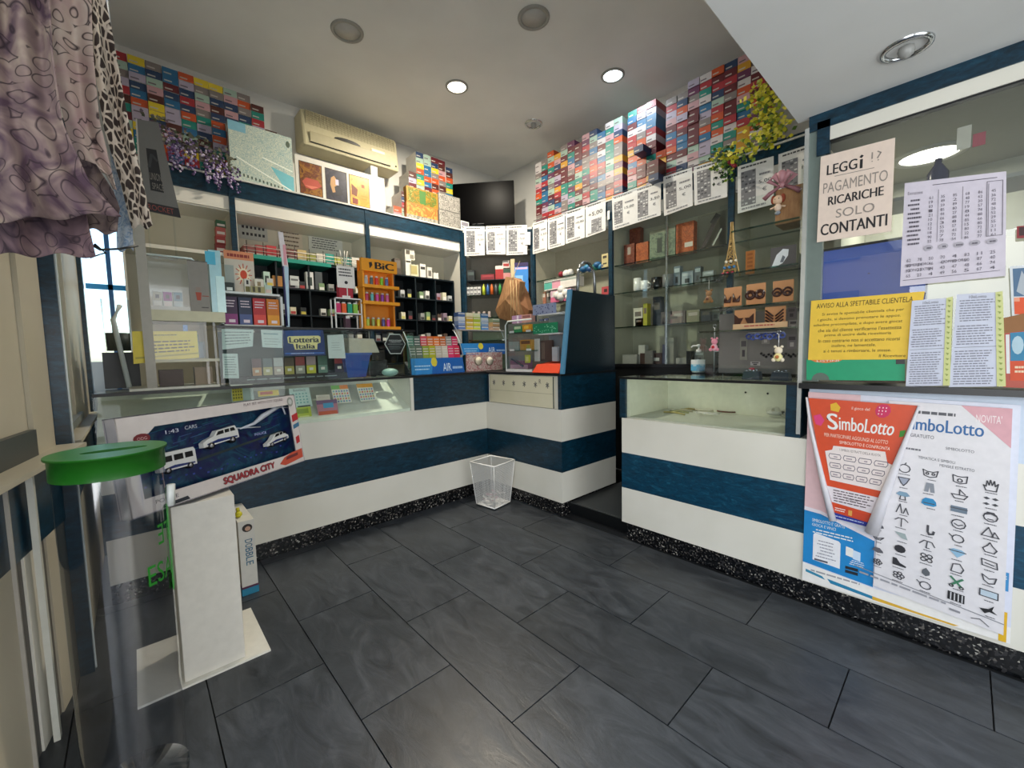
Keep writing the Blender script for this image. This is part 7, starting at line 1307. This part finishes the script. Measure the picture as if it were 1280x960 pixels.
# top disc with an oval slot
out = [Vector((bc[0] + (R0_ + .008) * math.cos(2 * PI * k / n_), bc[1] + (R0_ + .008) * math.sin(2 * PI * k / n_), LZ)) for k in range(n_)]
inn = [Vector((bc[0] + .012 + .066 * math.cos(2 * PI * k / n_), bc[1] - .01 + .022 * math.sin(2 * PI * k / n_), LZ)) for k in range(n_)]
m.add(out + inn, [(k, (k + 1) % n_, n_ + (k + 1) % n_, n_ + k) for k in range(n_)], GR2); pass
m.add([p for p in inn] + [p + Vector((0, 0, -.02)) for p in inn], [(k, (k + 1) % n_, n_ + (k + 1) % n_, n_ + k) for k in range(n_)], GR); m.poly([p + Vector((0, 0, -.02)) for p in inn], M('#08120a', .8)); m.build('lid', bn, label='green lid with an oval slot')  # near-black sheet closes the slot, painting the shade inside
def curved_text(mb, body, a0, a1, z0, z1, r, m, mirror=False):
    vs, fs, _ = glyphs(body); mb.add([(bc[0] + r * math.cos((a1 - x * (a1 - a0)) if mirror else (a0 + x * (a1 - a0))), bc[1] + r * math.sin((a1 - x * (a1 - a0)) if mirror else (a0 + x * (a1 - a0))), z0 + y * (z1 - z0)) for x, y in vs], fs, m)
m = MB(); GT = M('#1c7a1c', .4)
curved_text(m, 'TE', -.75, -.30, .70, .755, R0_ + .001, GT, True); curved_text(m, 'ESA', -1.05, -.35, .60, .655, R0_ + .001, GT); m.hexa([(bc[0] + R0_ * .94, bc[1] - .04, .55), (bc[0] + R0_ * .96, bc[1] - .04, .55), (bc[0] + R0_ * 1.0, bc[1] - .01, .55), (bc[0] + R0_ * .98, bc[1] - .01, .55)], [(bc[0] + R0_ * .94, bc[1] - .04, .78), (bc[0] + R0_ * .96, bc[1] - .04, .78), (bc[0] + R0_ * 1.0, bc[1] - .01, .84), (bc[0] + R0_ * .98, bc[1] - .01, .84)], GT); m.build('green_lettering', bn)
m = MB(); m.tube([(bc[0] + R0_ + .004, bc[1] - .03, .79), (bc[0] + R0_ + .008, bc[1] - .03, .85)], .010, M('#c8ccc8', .3), 6); m.build('latch', bn)

# slotted metal upright panels at the far left
for k, (x0, y0, w_, lb) in enumerate(((-.345, 1.80, .062, 'perforated cream metal upright nearest the left edge'),)):
    up = MB(); up.box(x0, y0, 0, x0 + w_, y0 + .012, .86, M('#a9a49a', .5)); 
    for j in range(22): up.box(x0 + w_ * .42, y0 - .0008, .03 + j * .037, x0 + w_ * .55, y0, .040 + j * .037, M('#5a5650'))
    tag(up.build('metal_upright'), lb, 'upright')
tag(MB().box(-.262, 1.90, 0, -.247, 1.93, .86, M('#d8d8cc', .3)).build('metal_upright'), 'slim bright metal upright right of the perforated one', 'upright')

# ================================================================== SCARVES
def scarf(name, pxs, y, m, label, folds, amp, seed, th=.0016, nu=60, nv=36, hem=True):
    """cloth hanging between left and right outlines given as pixel polylines (top to bottom) on plane y"""
    lft, rgt = pxs; rn = random.Random(seed); mb = MB(); ph = rn.uniform(0, 6)
    def samp(pl, f):
        t = f * (len(pl) - 1); i = min(int(t), len(pl) - 2); a, b_ = pl[i], pl[i + 1]; g = t - i; return a[0] + (b_[0] - a[0]) * g, a[1] + (b_[1] - a[1]) * g
    vs = []
    for j in range(nv + 1):
        f = j / nv; a = samp(lft, f); b_ = samp(rgt, f)
        for i in range(nu + 1):
            g = i / nu; x, yy = a[0] + (b_[0] - a[0]) * g, a[1] + (b_[1] - a[1]) * g
            d = amp * (math.sin(g * folds * 2 * PI + ph + 1.3 * math.sin(f * 2 + ph)) + .45 * math.sin(g * folds * 4.3 + f * 5)) * (.5 + .5 * f) + .012 * math.sin(f * 9 + g * 4 + ph)
            vs.append(U(x, yy + 3 * math.sin(g * folds * 6 + ph) * f, 'y', y + d))
    fs = [(j * (nu + 1) + i, j * (nu + 1) + i + 1, (j + 1) * (nu + 1) + i + 1, (j + 1) * (nu + 1) + i) for j in range(nv) for i in range(nu)]
    mb.add(vs, fs, m, True); o = mb.build(name); sd = o.modifiers.new('cloth_thickness', 'SOLIDIFY'); sd.thickness = th
    return tag(o, label, 'scarf')
scarf('scarf', ([(88, -190), (108, -60), (115, 60), (130, 160), (152, 230), (165, 283)], [(96, -190), (118, -60), (140, 40), (160, 150), (176, 220), (190, 284)]), 1.66, LEOP, 'cream scarf with dark leopard spots hanging rightmost at upper left', 1.6, .010, 1)
scarf('scarf', ([(110, -190), (122, 0), (132, 120), (138, 200), (145, 260), (146, 312)], [(125, -190), (134, 0), (150, 120), (160, 200), (165, 260), (167, 313)]), 1.74, mk_picture('pale_blue_print', ['#8a98ac', '#a8b2bc', '#6a84a0', '#98a4b0'], 40, 2), 'pale blue and white scarf end between the floral and leopard ones', 1.2, .008, 2, nu=20)
scarf('scarf', ([(46, -190), (56, -60), (60, 40), (78, 140), (95, 200), (130, 212)], [(96, -190), (112, -60), (116, 60), (124, 150), (134, 195), (146, 240)]), 1.58, FLOR2, 'pale pink scarf with a narrow floral border beside the leopard one', 1.5, .012, 3)
scarf('scarf', ([(-70, -190), (-70, -60), (-70, 60), (-70, 150), (-70, 220), (-70, 280)], [(50, -190), (60, -60), (66, 60), (78, 150), (112, 225), (152, 268)]), 1.40, FLOR, 'large mauve floral voile scarf with dark line drawn petals', 3.2, .018, 4)
scarf('scarf', ([(-70, -190), (-60, -60), (-60, 60), (-60, 150), (-60, 240), (-60, 318)], [(40, -190), (44, -60), (50, 60), (70, 170), (104, 250), (120, 320)]), 1.49, mk_floral('dusky_floral_voile', '#3c2c38', '#6a5459', '#857068'), 'bunched dusky floral scarf end hanging lowest at the left', 3.0, .014, 5)
scarf('scarf', ([(70, 190), (76, 225), (84, 255), (86, 285)], [(120, 205), (142, 240), (150, 262), (146, 292)]), 1.53, mk_floral('brown_floral_voile', '#3e3236', '#6e5e5c', '#8e7e72'), 'small brownish floral scarf tail below the pale pink one', 2.0, .008, 6)
m = MB(); m.tube([U(100, 298, 'y', 1.5), U(125, 312, 'y', 1.5), U(150, 311, 'y', 1.5), U(172, 307, 'y', 1.52)], .003, DARK, 5).tube([U(118, 305, 'y', 1.5), U(132, 316, 'y', 1.5), U(112, 322, 'y', 1.5)], .003, DARK, 5); tag(m.build('cord_loop'), 'thin black cord loop dangling from the scarves', 'cord')
m = MB().tube([(-.46, 1.52, 2.42), (.03, 1.52, 2.42)], .012, M('#6a6a66', .3, .6), 8); tag(m.build('hanging_rail'), 'metal rail over the left shop window carrying the scarves', 'rail')

# stacked boxes at the right of the first bay
for i, (t, b_, c_, n_) in enumerate(((322, 334, '#8a2a26', 'dark red'), (310, 321, '#a83a34', 'red'), (298, 309, '#b85a50', 'pale red'), (288, 297, '#2a5a3a', 'green'))):
    lpk(271, t, 283, b_, 3.76, .06, c_, [(.1, .5, .9, .8, '#d8cec4')], f'{n_} box in the small stack beside the first navy post', 'box', 'small stack beside the first navy post', 1.986 + i * .062, 'small_box')

# grey display cards hanging on the backing of the glass cabinet
for i, (l, t, r, b, c_) in enumerate(((952, 418, 962, 430, '#8a8480'), (984, 384, 995, 398, '#6a6264'), (986, 400, 997, 412, '#8f8a88'), (925, 422, 934, 450, '#7c7a70'), (984, 418, 996, 436, '#7a7274'), (938, 452, 950, 457, '#a09a98'))):
    s = Sheet(*rectpts('R', 2.545, l, t, r, b), M(c_, .6), .003); s.rect(.15, .15, .85, .4, '#4a4446').rect(.3, .55, .7, .85, ['#b8b0ac', '#3a3438'][i % 2]); s.build('trinket_card', f'{["small grey", "dusky plum", "pale grey", "tall olive grey", "mauve grey", "tiny pale"][i]} trinket card pinned on the backing of the glass cabinet', 'card', 'trinket cards on the cabinet backing')
# glossy wrapped goods on the second and third shelves of the second right bay
for i, (l, t, r, b, c_, z, n_) in enumerate(((842, 336, 850, 362, '#7c8890', Z2, 'blue grey wrapped'), (852, 340, 866, 358, '#a8b4b8', Z2, 'silver wrapped'), (868, 334, 876, 356, '#5a666c', Z2, 'slate wrapped'), (878, 338, 892, 353, '#98a4a4', Z2, 'pale green wrapped'), (889, 392, 900, 410, '#6a7276', Z3, 'steel grey wrapped'), (834, 436, 843, 452, '#5c5e5a', Z4, 'dark olive wrapped'), (868, 436, 880, 451, '#8a8e8c', Z4, 'light grey wrapped'), (893, 428, 903, 450, '#4a4e50', Z4, 'charcoal wrapped'))):
    rpk(l, t, r, b, c_, [(.1, .1, .9, .3, '#c8d0d0'), (.3, .5, .7, .8, '#3a4042')], f'{n_} box behind the sliding glass of the second right bay', z, group='wrapped boxes in the second right bay', d=.13, dep=.05)
